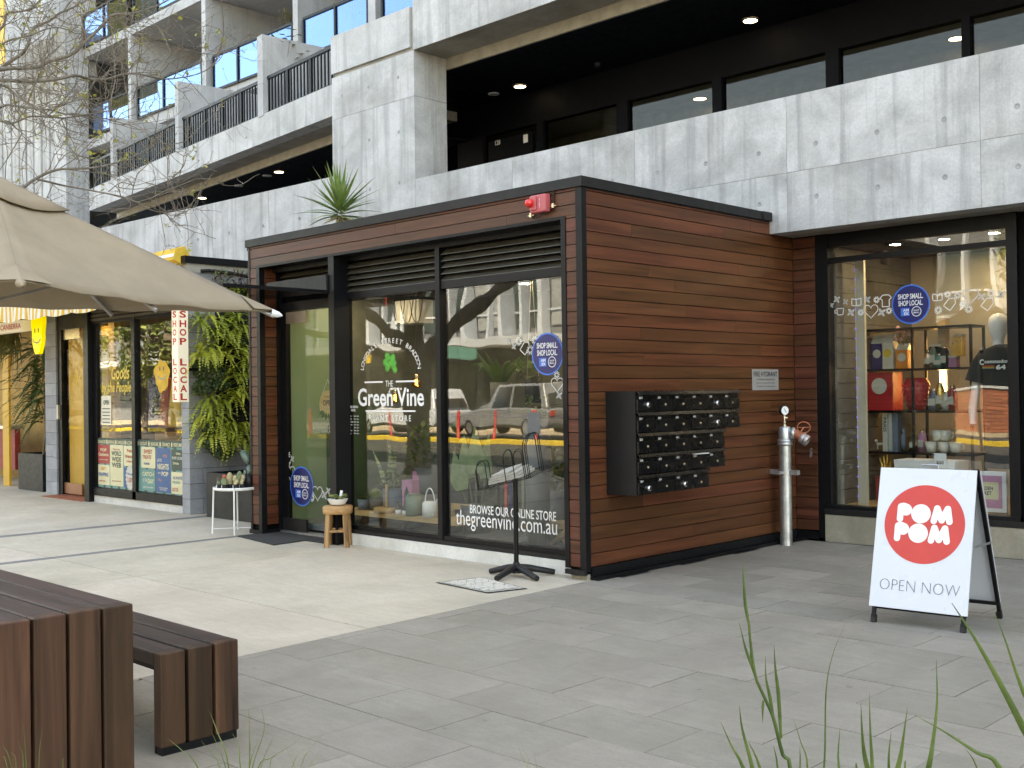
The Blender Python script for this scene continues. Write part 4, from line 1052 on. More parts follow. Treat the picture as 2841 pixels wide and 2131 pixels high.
B('box_body', K['cardred'], rb, p.x - w_ / 2, p.x + w_ / 2, YS + .05, YS + .28, rbz, rbz + .40, .004)
disc('round_label', .085, (p.x - .01, rbz + .255), K['cup'], rb, YS + .048, 26)
mb = MB()
for i in range(7):
    for j in range(9):
        q = (p.x - w_ / 2 + .03 + i * (w_ - .06) / 6 + (.012 if j % 2 else -.008), rbz + .03 + j * .043)
        if (q[0] - p.x + .01) ** 2 + (q[1] - rbz - .255) ** 2 > .0085: mb.poly([(q[0] + .006 * math.cos(t), YS + .0485, q[1] + .006 * math.sin(t)) for t in [k * math.pi / 3 for k in range(6)]])
mb.build('printed_dots', K['ink'], rb)['kind'] = 'stuff'
p = SP(890, 940); st_ = thing('red_studded_vase', 'red studded strawberry vase beside the red gift box', 'vase', (p.x, YS + .15, ztops[2]))
MB().lathe([(.001, .002), (.085, .002), (.11, .12), (.135, .27), (.10, .335), (.001, .335)], (p.x, YS + .15, ztops[2]), 20).build('vase_body', K['cardred'], st_)
mb = MB()
for i in range(5):
    for j in range(12):
        t = 2 * math.pi * (j + .5 * (i % 2)) / 12; r = (.098, .112, .122, .13, .134)[i]; mb.ball((p.x + r * math.cos(t), YS + .15 + r * math.sin(t), ztops[2] + .06 + .05 * i), .011, 5)
mb.build('studs', K['cardred'], st_)['kind'] = 'stuff'
bk = SP(560, 1380)
for k, (w_, h_, m_, lb, tx) in enumerate(((.055, .40, 'cup', 'cream book titled PARIS at the left of the shelf books', 'PARIS'), (.045, .40, 'vinylgrey', 'pale grey book directly right of the PARIS book', None), (.05, .405, 'potblue', 'blue grey book at the right end of the shelf books', None))):
    x = bk.x + (.0, .062, .115)[k]
    t = thing('book', lb, 'book', (x, YS + .1, ztops[3]), 'books on the lower shelf')
    B('cover', K[m_], t, x, x + w_, YS + .06, YS + .26, ztops[3] + .001, ztops[3] + h_, .002)
    if tx: text('spine_lettering', tx, K['ink'], t, (x + w_ / 2, YS + .0595, ztops[3] + .28), axes=(Vector((0, 0, -1)), Vector((1, 0, 0)), Vector((0, -1, 0))), w=.15, h=.035, bold=.02)
for k, u in enumerate((520, 770)):
    q = SP(u, 1370); t = thing('figurine', ('small white dog figurine left of the PARIS book', 'small standing man figurine right of the shelf books')[k], 'figurine', (q.x, YS + .12, ztops[3]))
    mb = MB()
    if k == 0:
        mb.tube([q + Vector((-.04, .1, .05)), q + Vector((.03, .1, .055))], .016, 8); mb.ball(q + Vector((-.05, .1, .085)), .018, 6)
        for dx in (-.035, .025): mb.tube([q + Vector((dx, .1, .05)), q + Vector((dx, .1, .0))], .006, 5)
        mb.tube([q + Vector((.03, .1, .06)), q + Vector((.05, .1, .09))], .004, 5)
        mb.build('dog_body', K['cup'], t)
    else:
        mb.lathe([(.001, 0), (.022, 0), (.026, .06), (.03, .11), (.02, .15), (.008, .155), (.018, .175), (.018, .195), (.001, .21)], q + Vector((0, .1, 0)), 10); mb.build('man_body', K['potblue'], t)
cz = ztops[3] + .001
for k, (u, r) in enumerate(((1150, 1), (1230, 1), (1075, 0), (1215, 0), (1340, 0))):
    q = SP(u, 1390); z = cz + r * .115; x = q.x
    lab = ('cream teacup, upper left of the stacked cups', 'cream teacup, upper right of the stacked cups', 'cream teacup, lower left of the stacked cups', 'cream teacup, lower middle of the stacked cups', 'cream teacup, lower right of the stacked cups')[k]
    t = thing('teacup', lab, 'cup', (x, YS + .1, z), 'cream cups stacked on the lower shelf')
    MB().lathe([(.001, .002), (.045, .002), (.050, .03), (.066, .11), (.062, .11), (.045, .03), (.001, .02)], (x, YS + .1, z), 18).build('bowl', K['cup'], t)
    MB().tube([(x + .058 + .03 * math.sin(a), YS + .1, z + .065 + .028 * math.cos(a)) for a in [math.pi * i / 8 for i in range(9)]], .006, 6).build('handle', K['cup'], t)
stock = [(1000, 1, .05, .17, 'brass'), (1060, 1, .045, .22, 'sage'), (1120, 1, .06, .13, 'teal'), (1180, 1, .05, .2, 'ink'), (1060, 2, .06, .2, 'potblue'), (1130, 2, .05, .26, 'gold'), (1200, 2, .055, .17, 'cup'), (1265, 2, .05, .23, 'maroon'), (700, 3, .05, .12, 'sage'), (840, 3, .05, .16, 'brass'), (930, 3, .045, .2, 'pink')]
nm = 'brass sage teal black blue gold cream maroon green bronze rose'.split()
for k, (u, sh_i, r_, h_, m_) in enumerate(stock):
    q = SP(u, 495 if sh_i == 1 else 940 if sh_i == 2 else 1390); z = ztops[sh_i] + .001
    t = thing('gift_jar', '%s gift jar on the %s shelf of the display rack' % (nm[k], ('', 'upper', 'middle', 'lower')[sh_i]), 'jar', (q.x, YS + .2, z), 'gift jars on the display rack')
    MB().lathe([(.001, 0), (r_, 0), (r_ * 1.05, h_ * .5), (r_ * .8, h_ * .85), (r_ * .5, h_)], (q.x, YS + .2, z), 16).build('jar_body', K[m_], t)
    MB().lathe([(r_ * .55, h_), (r_ * .55, h_ + .02), (.001, h_ + .022)], (q.x, YS + .2, z), 14).build('lid', K['brass'], t)
    MB().quad((q.x - r_ * .6, YS + .2 - r_ * 1.06, z + h_ * .25), (q.x + r_ * .6, YS + .2 - r_ * 1.06, z + h_ * .25), (q.x + r_ * .6, YS + .2 - r_ * 1.06, z + h_ * .6), (q.x - r_ * .6, YS + .2 - r_ * 1.06, z + h_ * .6)).build('label', K['cup'], t)
p = SP(580, 1600); hn = thing('gold_hand_ornament', 'gold hand shaped ornament under the lower shelf', 'ornament', (p.x, YS + .1, p.z - .1))
mb = MB()
for k, dx in enumerate((-.05, -.02, .01, .045)): mb.tube([p + Vector((dx * .5, .1, -.08)), p + Vector((dx, .1, .06)), p + Vector((dx * 1.4, .1, .17 - abs(dx)))], [.018, .014, .007], 7)
mb.build('fingers', K['gold'], hn)
B('ornament_stand', K['maroon'], hn, p.x - .1, p.x + .3, YS + .05, YS + .3, .37, p.z - .07)
p = PY(*zr(530, 1150), 3.75); bs = thing('white_storage_tub', 'white plastic tub with price tag behind the sandwich board', 'tub', (p.x, 3.8, .37))
MB().hexa([(p.x - .22, 3.7, .38), (p.x + .32, 3.7, .38), (p.x + .32, 3.95, .38), (p.x - .22, 3.95, .38), (p.x - .26, 3.66, p.z + .06), (p.x + .36, 3.66, p.z + .06), (p.x + .36, 3.99, p.z + .06), (p.x - .26, 3.99, p.z + .06)]).build('tub_body', K['white'], bs)
tgp = PY(*zr(610, 1125), 3.64); B('price_tag', K['white'], bs, tgp.x - .06, tgp.x + .06, 3.638, 3.642, tgp.z - .07, tgp.z + .07)
text('price', '$60', K['ink'], bs, (tgp.x, 3.637, tgp.z - .02), w=.07, bold=.03)
# mannequin with printed T-shirt
mc = PY(*zr(905, 700), 3.78)
mn = thing('mannequin', 'white mannequin wearing a charcoal retro computer T-shirt', 'mannequin', (mc.x, 3.78, .37))
def mz(v): return PY(*zr(905, v), 3.78).z
secs = [(mz(1160), .17, .12), (mz(1000), .175, .125), (mz(850), .19, .13), (mz(700), .205, .13), (mz(640), .21, .12), (mz(610), .17, .10), (mz(590), .075, .075)]
mb = MB(); n = 28; vs = []
for (z, a, b) in secs:
    for k in range(n):
        t = 2 * math.pi * k / n; vs.append(Vector((mc.x + a * math.copysign(abs(math.cos(t)) ** .8, math.cos(t)), 3.78 + b * math.copysign(abs(math.sin(t)) ** .8, math.sin(t)), z)))
mb.add(vs, [(i * n + k, i * n + (k + 1) % n, (i + 1) * n + (k + 1) % n, (i + 1) * n + k) for i in range(len(secs) - 1) for k in range(n)], True)
for s in (-1, 1): mb.tube([(mc.x + s * .15, 3.78, mz(640)), (mc.x + s * .235, 3.78, mz(690)), (mc.x + s * .27, 3.77, mz(760))], [.09, .085, .095], 14, False)
mb.build('t_shirt', K['tshirt'], mn)
mb = MB()
for s in (-1, 1): mb.tube([(mc.x + s * .25, 3.78, mz(740)), (mc.x + s * .29, 3.75, mz(880)), (mc.x + s * .27, 3.70, mz(960))], [.045, .04, .03], 10)
mb.build('arms', K['skin'], mn)
hz_ = mz(520)
mb = MB(); mb.lathe([(.06, -.20), (.052, -.12), (.06, -.10), (.085, -.04), (.095, .04), (.085, .10), (.05, .135), (.001, .145)], (mc.x - .05, 3.78, hz_ + .01), 20, sx=.92, sy=1.1); mb.build('head', K['skin'], mn)
tz = mz(668)
text('shirt_lettering', 'commodore', K['vinyl'], mn, (mc.x - .01, 3.642, tz), w=.24, h=.035, bold=.03)
text('shirt_lettering', '64', K['vinyl'], mn, (mc.x + .02, 3.642, tz - .055), w=.09, h=.045, bold=.05)
text('shirt_lettering', 'C', K['vinyl'], mn, (mc.x - .155, 3.642, tz - .005), w=.04, h=.055, bold=.04)
for k, m_ in enumerate(('red', 'orange', 'lemon', 'teal')): B('shirt_stripe', K[m_], mn, mc.x - .15, mc.x - .04, 3.641, 3.643, tz - .042 - .009 * k, tz - .037 - .009 * k)
p = PY(*zr(860, 1270), 3.6); fr = thing('framed_print', 'white framed pink ticket print low in the gift shop window', 'print', (p.x, 3.6, .38))
z0, z1 = PY(*zr(880, 1365), 3.6).z, PY(*zr(860, 1175), 3.6).z; x0, x1 = p.x - .25, PY(*zr(915, 1250), 3.6).x
B('frame', K['white'], fr, x0, x1, 3.60, 3.63, z0, z1, .004); B('mount', K['pink'], fr, x0 + .04, x1 - .04, 3.596, 3.60, z0 + .04, z1 - .04)
B('ticket', K['poster'], fr, x0 + .1, x1 - .07, 3.592, 3.596, (z0 + z1) / 2 - .07, (z0 + z1) / 2 + .09); text('ticket_lettering', 'GOLDEN\nTICKET', K['ink'], fr, ((x0 + x1) / 2 - .02, 3.591, (z0 + z1) / 2 + .01), w=.16, h=.08, bold=.03)
for k, (u, v, w_, h_, m_) in enumerate(((590, 680, .12, .22, 'black'), (650, 690, .16, .10, 'pink'), (690, 600, .1, .2, 'gold'), (620, 560, .08, .3, 'pine'))):
    q = PY(*zr(u, v), 4.25); t = thing('boxed_gift', ('small black boxed gift beside the cartons', 'flat pink boxed gift on the rack', 'tall gilt gift box on the rack', 'slim timber frame leaning at the back of the rack')[k], 'box', (q.x, 4.25, q.z))
    B('box_body', K[m_], t, q.x - w_ / 2, q.x + w_ / 2, 4.23, 4.33, (ztops[1] if v > 620 else q.z - .1) + .001, (ztops[1] if v > 620 else q.z - .1) + h_, .003)
    B('box_lid', K['cup'], t, q.x - w_ / 2 - .004, q.x + w_ / 2 + .004, 4.226, 4.334, (ztops[1] if v > 620 else q.z - .1) + h_, (ztops[1] if v > 620 else q.z - .1) + h_ + .02)

# ================================================================== LEFT SHOP
def zl(u, v): return (u / 2.07375, 700 + v / 2.07375)
def zn(u, v): return (u / 2.962, 860 + v / 2.962)
YL = .60
ls = thing('pop_up_shop', 'black framed poster covered shop with yellow door left of the kiosk', 'shop', (-9, .6, 0))
xl0, xl1 = PY(*zl(548, 900), YL).x, PY(*zl(1058, 900), YL).x
xm = PY(*zl(785, 900), YL).x
xp = PY(*zl(500, 900), YL - .05).x
B('steel_post', K['black'], ls, xp, xl0 - .02, YL - .10, YL + .1, 0, 2.95)
B('window_frame', K['black'], ls, xl0 - .02, xl0 + .10, YL - .02, YL + .06, .11, 2.72)
B('mullion', K['black'], ls, xm - .05, xm + .05, YL - .05, YL + .05, .11, 2.95)
B('head_frame', K['black'], ls, xl0, xl1 + .02, YL - .04, YL + .06, 2.66, 2.98)
for k in range(4): B('head_slat', K['louvre'], ls, xl0, xl1, YL - .055, YL - .045, 2.70 + .06 * k, 2.735 + .06 * k)
B('window_sill', K['black'], ls, xl0, xl1 + .02, YL - .05, YL + .06, .105, .22)
B('plinth', K['plinth'], ls, xl0, xl1 + .02, YL - .03, YL + .1, 0, .103)
for a, b in ((xl0 + .10, xm - .05), (xm + .05, xl1)): B('window_pane', K['glass'], ls, a, b, YL - .004, YL + .004, .22, 2.66)
shell = MB(); shell.box(-15, -7.45, 3.0, 3.1, 0, 2.95); shell.box(-10.6, -7.45, .72, 3.0, 2.9, 2.95); shell.box(-10.2, -7.45, .72, 3.0, .0, .06)
shell.build('interior_shell', mat('ochre_interior', (0.20, 0.11, 0.055), .8), ls)
B('interior_counter', K['pine'], ls, -10.2, -8.0, 1.6, 2.1, .06, 1.0)
for k, (x, m_) in enumerate(((-9.7, 'navyblue'), (-9.3, 'maroon'), (-8.6, 'teal'), (-8.2, 'pink'), (-9.0, 'acc'))):
    t = thing('hanging_garment', ('navy', 'maroon', 'teal', 'pink', 'mustard')[k] + ' garment hanging inside the poster window', 'garment', (x, 1.3, 1.2), 'garments in the poster window')
    MB().hexa([(x - .18, 1.25, 1.1), (x + .18, 1.25, 1.1), (x + .18, 1.4, 1.1), (x - .18, 1.4, 1.1), (x - .10, 1.29, 1.85), (x + .10, 1.29, 1.85), (x + .10, 1.36, 1.85), (x - .10, 1.36, 1.85)]).build('cloth', K[m_], t, .03)
    MB().tube([(x, 1.32, 1.85), (x, 1.32, 1.95), (x + .03, 1.32, 1.97)], .004, 5).build('hanger_hook', K['chrome'], t)
[downlight(q_, 1, ls, .06, 'ceiling_light', 'shoplight') for q_ in ((-9.4, 1.1, 2.9), (-8.3, 1.6, 2.9), (-12.5, 1.6, 2.9), (-10.6, 1.0, 2.9))]
[downlight(q_, 1, gs_, .05, 'ceiling_light', 'shoplight') for q_ in ((.95, 3.8, 3.0), (1.45, 3.8, 3.0), (1.95, 3.75, 3.0), (1.5, 4.7, 3.0), (2.6, 4.6, 3.0))]  # some are extra downlights added to brighten the gift shop
# painted band and posters on the glass
yq = YL - .008
def QP(u, v): p = PY(*zl(u, v), YL); return (p.x, p.z)
def pquad(name, x0, x1, z0, z1, m_, par, y):
    return MB().quad((x0, y, z0), (x1, y, z0), (x1, y, z1), (x0, y, z1)).build(name, K[m_], par)
pts_dec = K['vinyl']
lp, rp_ = QP(562, 1055), QP(1056, 1055)
for a, b in ((xl0 + .10, xm - .05), (xm + .05, xl1)):
    pquad('painted_band', a, b, .23, .96, 'dgreen', ls, yq)
    for k in range(5):
        x = a + (b - a) * (k + .5) / 5; MB().poly([(x - .12, yq - .0006, .23), (x + .05, yq - .0006, .23), (x + .11, yq - .0006, .86), (x - .06, yq - .0006, .88)]).build('painted_stripe', K['teal'], ls)
ww = [('SNACKS', 'EARRINGS', 'CANDLES', 'ALCOHOL'), ('CHOCOLATE', 'SKINCARE', 'CERAMICS', 'PERFUME')]
for (a, b), row in zip(((xl0 + .10, xm - .05), (xm + .05, xl1)), ww):
    for k, t in enumerate(row):
        x = a + (b - a) * (k + .5) / 4; text('window_lettering', t, K['poster'], ls, (x, yq - .001, .905), w=.22, h=.05, bold=.02)
        MB().poly([(a + (b - a) * k / 4 + .02 * math.cos(q), yq - .001, .905 + .035 * math.sin(q)) for q in [.6 * i for i in range(11)]]).build('painted_dot', K['poster'], ls)
def zpp(u, v): p = PY(230 + u / 6.913, 1180 + v / 6.913, YL); return (p.x, p.z)
def post(u0, u1, v0, v1, bgm, lines):
    a, b = zpp(u0, v1), zpp(u1, v0); c, d = zpp(u0, v0), zpp(u1, v1)
    x0, x1 = a[0], b[0]; z0, z1 = (a[1] + d[1]) / 2, (b[1] + c[1]) / 2
    r = .02; pts = []
    for (cx, cz, a0) in ((x1 - r, z1 - r, 0), (x0 + r, z1 - r, 90), (x0 + r, z0 + r, 180), (x1 - r, z0 + r, 270)):
        pts += [(cx + r * math.cos(R_(a0 + q)), yq - .002, cz + r * math.sin(R_(a0 + q))) for q in (0, 45, 90)]
    po = MB().poly(pts).build('window_poster', K[bgm], ls)
    for (tx, fx, fz, fw, fh, m_) in lines:
        text('poster_lettering', tx, K[m_], po, (x0 + (x1 - x0) * fx, yq - .003, z0 + (z1 - z0) * fz), w=(x1 - x0) * fw, h=(z1 - z0) * fh, bold=.03)
    return po
post(295, 525, 370, 730, 'maroon', [('POP', .5, .72, .5, .16, 'poster'), ('Canberra', .5, .48, .8, .17, 'poster'), ('yours truly', .5, .2, .7, .07, 'poster')])
post(540, 780, 375, 1165, 'poster', [('This is the', .5, .89, .55, .04, 'maroon'), ('WORLD', .5, .79, .75, .12, 'dgreen'), ('WIDE', .5, .65, .72, .12, 'dgreen'), ('WEB', .5, .51, .72, .12, 'dgreen'), ('popcanberra', .5, .12, .7, .04, 'maroon')])
post(798, 1030, 395, 785, 'poster', [('Pets', .5, .76, .45, .17, 'maroon'), ('Welcome', .5, .48, .8, .17, 'maroon'), ('Here', .5, .24, .5, .14, 'maroon')])
post(292, 525, 755, 1140, 'poster', [('GIFT', .5, .80, .4, .15, 'orange'), ('WRAPPING', .5, .52, .8, .2, 'bluep'), ('with love', .4, .2, .5, .1, 'maroon')])
sb = post(800, 1030, 815, 1200, 'bluep', [])
c = zpp(920, 1005); MB().poly([(c[0] + (.145 if k % 2 else .115) * math.cos(2 * math.pi * k / 36), yq - .003, c[1] + (.20 if k % 2 else .16) * math.sin(2 * math.pi * k / 36)) for k in range(36)]).build('starburst', K['cup'], sb)
text('poster_lettering', "We're open", K['bluep'], sb, (c[0], yq - .004, c[1] + .05), w=.17, h=.045, bold=.03); text('poster_lettering', '7 DAYS', K['maroon'], sb, (c[0], yq - .004, c[1] - .035), w=.17, h=.075, bold=.02)
post(1132, 1398, 415, 820, 'poster', [('SWEET', .5, .78, .6, .2, 'maroon'), ('TREATS', .42, .52, .6, .18, 'maroon'), ('Inside', .4, .22, .4, .13, 'bluep')])
po = post(1418, 1692, 435, 1290, 'bluep', [('LATE', .25, .72, .3, .07, 'cup'), ('NIGHTS', .5, .58, .75, .13, 'poster'), ('POP', .62, .42, .45, .10, 'poster'), ('WITH', .24, .43, .2, .04, 'cup'), ('LATE NIGHT SHOPPING\nEVERY THURSDAY', .5, .08, .6, .07, 'cup'), ("IT'S", .62, .82, .25, .06, 'orange'), ('Yay', .28, .27, .22, .06, 'orange')])
post(1132, 1398, 845, 1250, 'teal', [('CATCH', .5, .78, .8, .19, 'poster'), ('OF THE', .28, .47, .32, .17, 'cup'), ('DAY', .7, .45, .42, .22, 'poster'), ('get inside', .5, .15, .7, .1, 'cup')])
post(1712, 1930, 470, 870, 'dgreen', [('Gifts', .6, .82, .4, .1, 'poster'), ('SHOP LOCAL', .52, .6, .9, .14, 'cup'), ('Drinks', .4, .35, .5, .12, 'poster')])
post(1712, 1930, 900, 1320, 'poster', [('ALWAYS', .55, .74, .8, .15, 'bluep'), ('FRESH', .45, .53, .65, .12, 'teal'), ('IN STORE\nEVERY DAY', .35, .2, .55, .16, 'maroon')])
a, b = QP(560, 690), QP(780, 690); text('window_lettering', '"Goods', K['lemon'], ls, ((a[0] + b[0]) / 2 + .12, yq, a[1] - .02), w=.62, h=.2, bold=.02, shear=.2)
text('window_lettering', 'by the People"', K['lemon'], ls, ((a[0] + b[0]) / 2 + .05, yq, a[1] - .25), w=1.0, h=.2, bold=.02, shear=.2)
hb = [QP(588, 990), QP(642, 825)]; hp = pquad('opening_hours_sheet', hb[0][0], hb[1][0], hb[0][1], hb[1][1], 'cup', ls, yq); text('sheet_lettering', 'OPEN', K['dgreen'], hp, ((hb[0][0] + hb[1][0]) / 2, yq - .001, hb[1][1] - .1), w=.18, h=.07, bold=.04)
for k in range(7): pquad('sheet_line', hb[0][0] + .03, hb[1][0] - .04, hb[1][1] - .2 - .05 * k, hb[1][1] - .185 - .05 * k, 'dgreen', hp, yq - .001)
sm_pts = lambda cx, cz, w, h: [(cx + w * (.5 + .06 * math.sin(5 * t)) * math.cos(t), cz + h * (.5 + .05 * math.cos(7 * t)) * math.sin(t) - (.10 * h if -2.0 < (t - 2 * math.pi) < -1.1 else 0)) for t in [2 * math.pi * k / 48 for k in range(48)]]
def smile(par, cx, cz, w, h, y, m_):
    for s in (-1, 1): MB().poly([(cx + s * .12 * w + .035 * w * math.cos(t), y, cz + .16 * h + .075 * h * math.sin(t)) for t in [.5 * i for i in range(12)]]).build('painted_eye', m_, par)
    line_art(par, y, [[(cx + .27 * w * math.sin(R_(a)), cz - .02 * h - .18 * h * math.cos(R_(a))) for a in range(-75, 80, 15)]], .045 * w)
    par.children[-1].data.materials.clear(); par.children[-1].data.materials.append(m_)
c = QP(930, 705); d_ = MB().poly([(x, yq, z) for x, z in sm_pts(c[0] + .02, c[1], .42, .40)]).build('smile_decal', K['acc'], ls); smile(d_, c[0] + .02, c[1] + .02, .42, .40, yq - .002, K['ink'])
# masonry: pier at the window end and the side wall beside the kiosk
XP = -7.27
mb_blocks = {}
def block(x0, x1, y0, y1, z0, z1):
    MB().box(x0 + .002, x1 - .002, y0 + .002, y1 - .002, z0 + .002, z1 - .002).build('concrete_block', K['block'], ls, .003)
for k in range(16):
    z0, z1 = .2 * k, .2 * k + .2
    block(xl1 + .02, XP, YL - .05, YL + .35 if k % 2 else YL + .15, z0, z1)
    y = YL + .35 if k % 2 else YL + .15
    while y < 3.0:
        block(XP - .19, XP, y, min(3.0, y + .4), z0, z1); y += .4
B('wall_core', K['dark'], ls, xl1 + .03, XP - .006, YL - .04, 2.98, 0, 3.19)
zc0 = PX(1425 / 2.765, 460 + 745 / 2.765, XP); zc1 = PX(1425 / 2.765, 460 + 690 / 2.765, XP)
B('wall_render', K['conc_soffit'], ls, XP - .19, XP, YL - .05, 3.0, 3.2, zc0.z)
B('roof_flashing', K['black'], ls, XP - .25, XP + .03, YL - .1, 2.9, zc0.z, zc1.z)
B('roof', K['charcoal'], ls, -17.5, XP - .25, YL - .05, 3.0, 3.0, 3.06)
MB().tube([PX(1545 / 2.765, 460 + 808 / 2.765, XP + .05), PX(1600 / 2.765, 460 + 805 / 2.765, XP + .05), PX(1780 / 2.765, 460 + 825 / 2.765, XP + .05), PX(1900 / 2.765, 460 + 850 / 2.765, XP + .05)], .025, 8).build('service_pipe', K['plastic'], ls)
# door bay and the return further left
YDn = .80
def np_(u, v, y=YDn): return PY(*zn(u, v), y)
xc0, xc1 = np_(397, 800).x, np_(487, 800).x
for k in range(15): MB().box(xc0 + .002, xc1 - .002, YDn - .05, YDn + .3, .2 * k + .002, .2 * k + .198).build('concrete_block', K['block'], ls, .003)
B('wall_core', K['dark'], ls, xc0 + .02, xc1 - .02, YDn - .03, YDn + .28, 0, 3.0)
xd0, xd1 = xc1, xl0 - .1
B('door_frame', K['black'], ls, xd0, xd0 + .14, YDn - .02, YDn + .1, 0, 2.7)
B('door_frame', K['black'], ls, xd0, xp, YDn - .03, YDn + .1, 2.66, 3.0)
dl = B('glass_door', K['glassfilm'], ls, xd0 + .14, xp + .02, YDn + .03, YDn + .04, .02, 2.66)
B('door_handle', K['galv'], dl, xd0 + .06, xd0 + .10, YDn - .07, YDn - .04, 1.22, 1.45)
B('patch_fitting', K['brass'], dl, xd0 + .14, xd0 + .75, YDn + .01, YDn + .03, 2.5, 2.66); B('patch_fitting', mat('copper_patch', (.35, .16, .09), .4, .5), dl, xd0 + .14, xd0 + .78, YDn + .01, YDn + .03, .03, .2)
B('yellow_panel', K['yellowp'], ls, xd0 + .22, xp + .05, YDn + .07, YDn + .10, .03, 2.5)
text('panel_lettering', 'GOODS\nWE LOVE', K['acc'], ls, (xd0 + .75, YDn + .0695, 1.95), w=.6, h=.4, bold=.04)
B('entry_mat', mat('red_entry_tile', (.33, .09, .04), .8, var=.3), ls, xd0 + .1, xp, YDn - .35, YDn + .2, -.02, .008)
# striped awning
aw_m, nt, b_ = _nodes('striped_awning')
wv = nt.nodes.new('ShaderNodeTexWave'); wv.wave_type = 'BANDS'; wv.bands_direction = 'X'; wv.inputs['Scale'].default_value = 2.2
nt.links.new(_pos(nt, (1, 1, 1)), wv.inputs['Vector'])
r_ = _ramp(nt, wv.outputs['Fac'], [(.5, (.74, .70, .60)), (.52, (.70, .40, .05))]); nt.links.new(r_, b_.inputs['Base Color']); b_.inputs['Roughness'].default_value = .85
aw = thing('striped_awning', 'yellow and white striped canvas awning over the left shop', 'awning', (-12, 0, 2.7))
ax0, ax1 = -17.5, -7.42
MB().hexa([(ax0, -.32, 2.93), (ax1, -.32, 2.93), (ax1, .58, 3.36), (ax0, .58, 3.36), (ax0, -.32, 2.945), (ax1, -.32, 2.945), (ax1, .58, 3.375), (ax0, .58, 3.375)]).build('canvas', aw_m, aw)
mb = MB(); n = int((ax1 - ax0) / .025); vs = []
for k in range(n + 1):
    x = ax0 + (ax1 - ax0) * k / n; wob = .02 * math.sin(x * 9.0) + .01 * math.sin(x * 23); lo = 2.725 - .035 * abs(math.sin(x * 3.9))
    vs += [Vector((x, -.325, 2.945)), Vector((x, -.33 + wob, lo))]
mb.add(vs, [(2 * k, 2 * k + 1, 2 * k + 3, 2 * k + 2) for k in range(n)], True); mb.build('valance', aw_m, aw)
MB().prism([(ax1 - .55, .53, 3.30), (ax1 - .55, .40, 3.36), (ax1 - .55, .42, 3.50), (ax1 - .55, .56, 3.55), (ax1 - .55, .64, 3.42)], (.62, 0, 0)).build('awning_cassette', mat('awning_roll', (.72, .45, .06), .8), aw)
MB().prism([(ax1 - .54, .395, 3.40), (ax1 - .54, .40, 3.44), (ax1 - .54, .56, 3.47), (ax1 - .54, .56, 3.43)], (.6, 0, 0)).build('awning_band', K['white'], aw)
# box sign SHOP LOCAL
sc0 = PY(*zl(988, 500), .25); sc1 = PY(*zl(1022, 500), .25); xs0, xs1 = sc0.x, sc1.x
ye1 = PX(*zl(1084, 500), xs1).y
zb_, zt_ = PY(*zl(1000, 862), .25).z, 2.95
sg = thing('shop_local_sign', 'cream vertical box sign reading SHOP LOCAL beside the ferns', 'sign', ((xs0 + xs1) / 2, .3, zb_))
B('sign_box', K['signlit'], sg, xs0, xs1, .25, ye1, zb_, zt_, .006)
for k, ch in enumerate('SHOP LOCAL'):
    if ch == ' ': continue
    z = PY(*zl(1000, (355, 412, 462, 514, 0, 633, 683, 734, 785, 832)[k]), .25).z if k != 0 else PY(*zl(1000, 358), .25).z
    text('sign_lettering', ch, K['red'], sg, ((xs0 + xs1) / 2, .2495, z), w=(xs1 - xs0) * .62, h=.085, bold=.03)
    text('sign_lettering', ch, K['red'], sg, (xs1 + .0005, (.25 + ye1) / 2, z), 'side', w=(ye1 - .25) * .62, h=.09, bold=.03)
B('sign_bracket', K['black'], sg, xs0 + .02, xs1 - .02, ye1, YL - .05, zb_ + .4, zb_ + .44)
# light box CANBERRA
cs0, cs1 = PY(0 / 2.765, 460 + 1240 / 2.765, .25), PY(170 / 2.765, 460 + 1225 / 2.765, .25)
cz0, cz1 = PY(150 / 2.765, 460 + 1268 / 2.765, .25).z, PY(150 / 2.765, 460 + 1185 / 2.765, .25).z
cy1 = PX(243 / 2.765, 460 + 1225 / 2.765, cs1.x).y
cn = thing('canberra_sign', 'cream CANBERRA light box sign under the striped awning', 'sign', (cs1.x - .6, .3, cz0))
B('sign_box', K['signlit'], cn, cs1.x - 2.4, cs1.x, .25, cy1, cz0, cz1, .006)
tx0, tx1 = PY(3 / 2.765, 460 + 1230 / 2.765, .25).x, PY(160 / 2.765, 460 + 1225 / 2.765, .25).x
text('sign_lettering', 'CANBERRA', K['red'], cn, ((tx0 + tx1) / 2, .2492, (cz0 + cz1) / 2), w=tx1 - tx0, h=(cz1 - cz0) * .5, bold=.02)
text('sign_lettering', 'POP', K['red'], cn, (tx0 - .35, .2492, (cz0 + cz1) / 2), h=(cz1 - cz0) * .5, bold=.02)
B('sign_hanger', K['black'], cn, cs1.x - 1.2, cs1.x - 1.17, .3, .33, cz1, 3.0)
# yellow smiling light sign
q = PY(*zn(312, 215), .35); w_ = .8 * (PY(*zn(368, 215), .35).x - PY(*zn(255, 215), .35).x); zt2, zb2 = 2.98, PY(*zn(312, 362), .35).z
sm = thing('yellow_smile_sign', 'glowing yellow wavy light sign with a smile under the awning', 'sign', (q.x, .35, zb2))
hh = (zt2 - zb2); prof = []
for k in range(25):
    f = k / 24; wd = .5 * w_ * (.35 + .65 * min(1, f / .35)) * (1 + .10 * math.sin(f * 11)); prof.append((wd, zb2 + hh * f))
pts = [(q.x + a, .33, z) for a, z in prof] + [(q.x - a * .96, .33, z) for a, z in reversed(prof)]
so_ = MB().prism(pts, (0, .06, 0)).build('sign_face', K['neon'], sm); smile(so_, q.x, q.z, w_ * 1.3, hh * .75, .328, K['ink'])
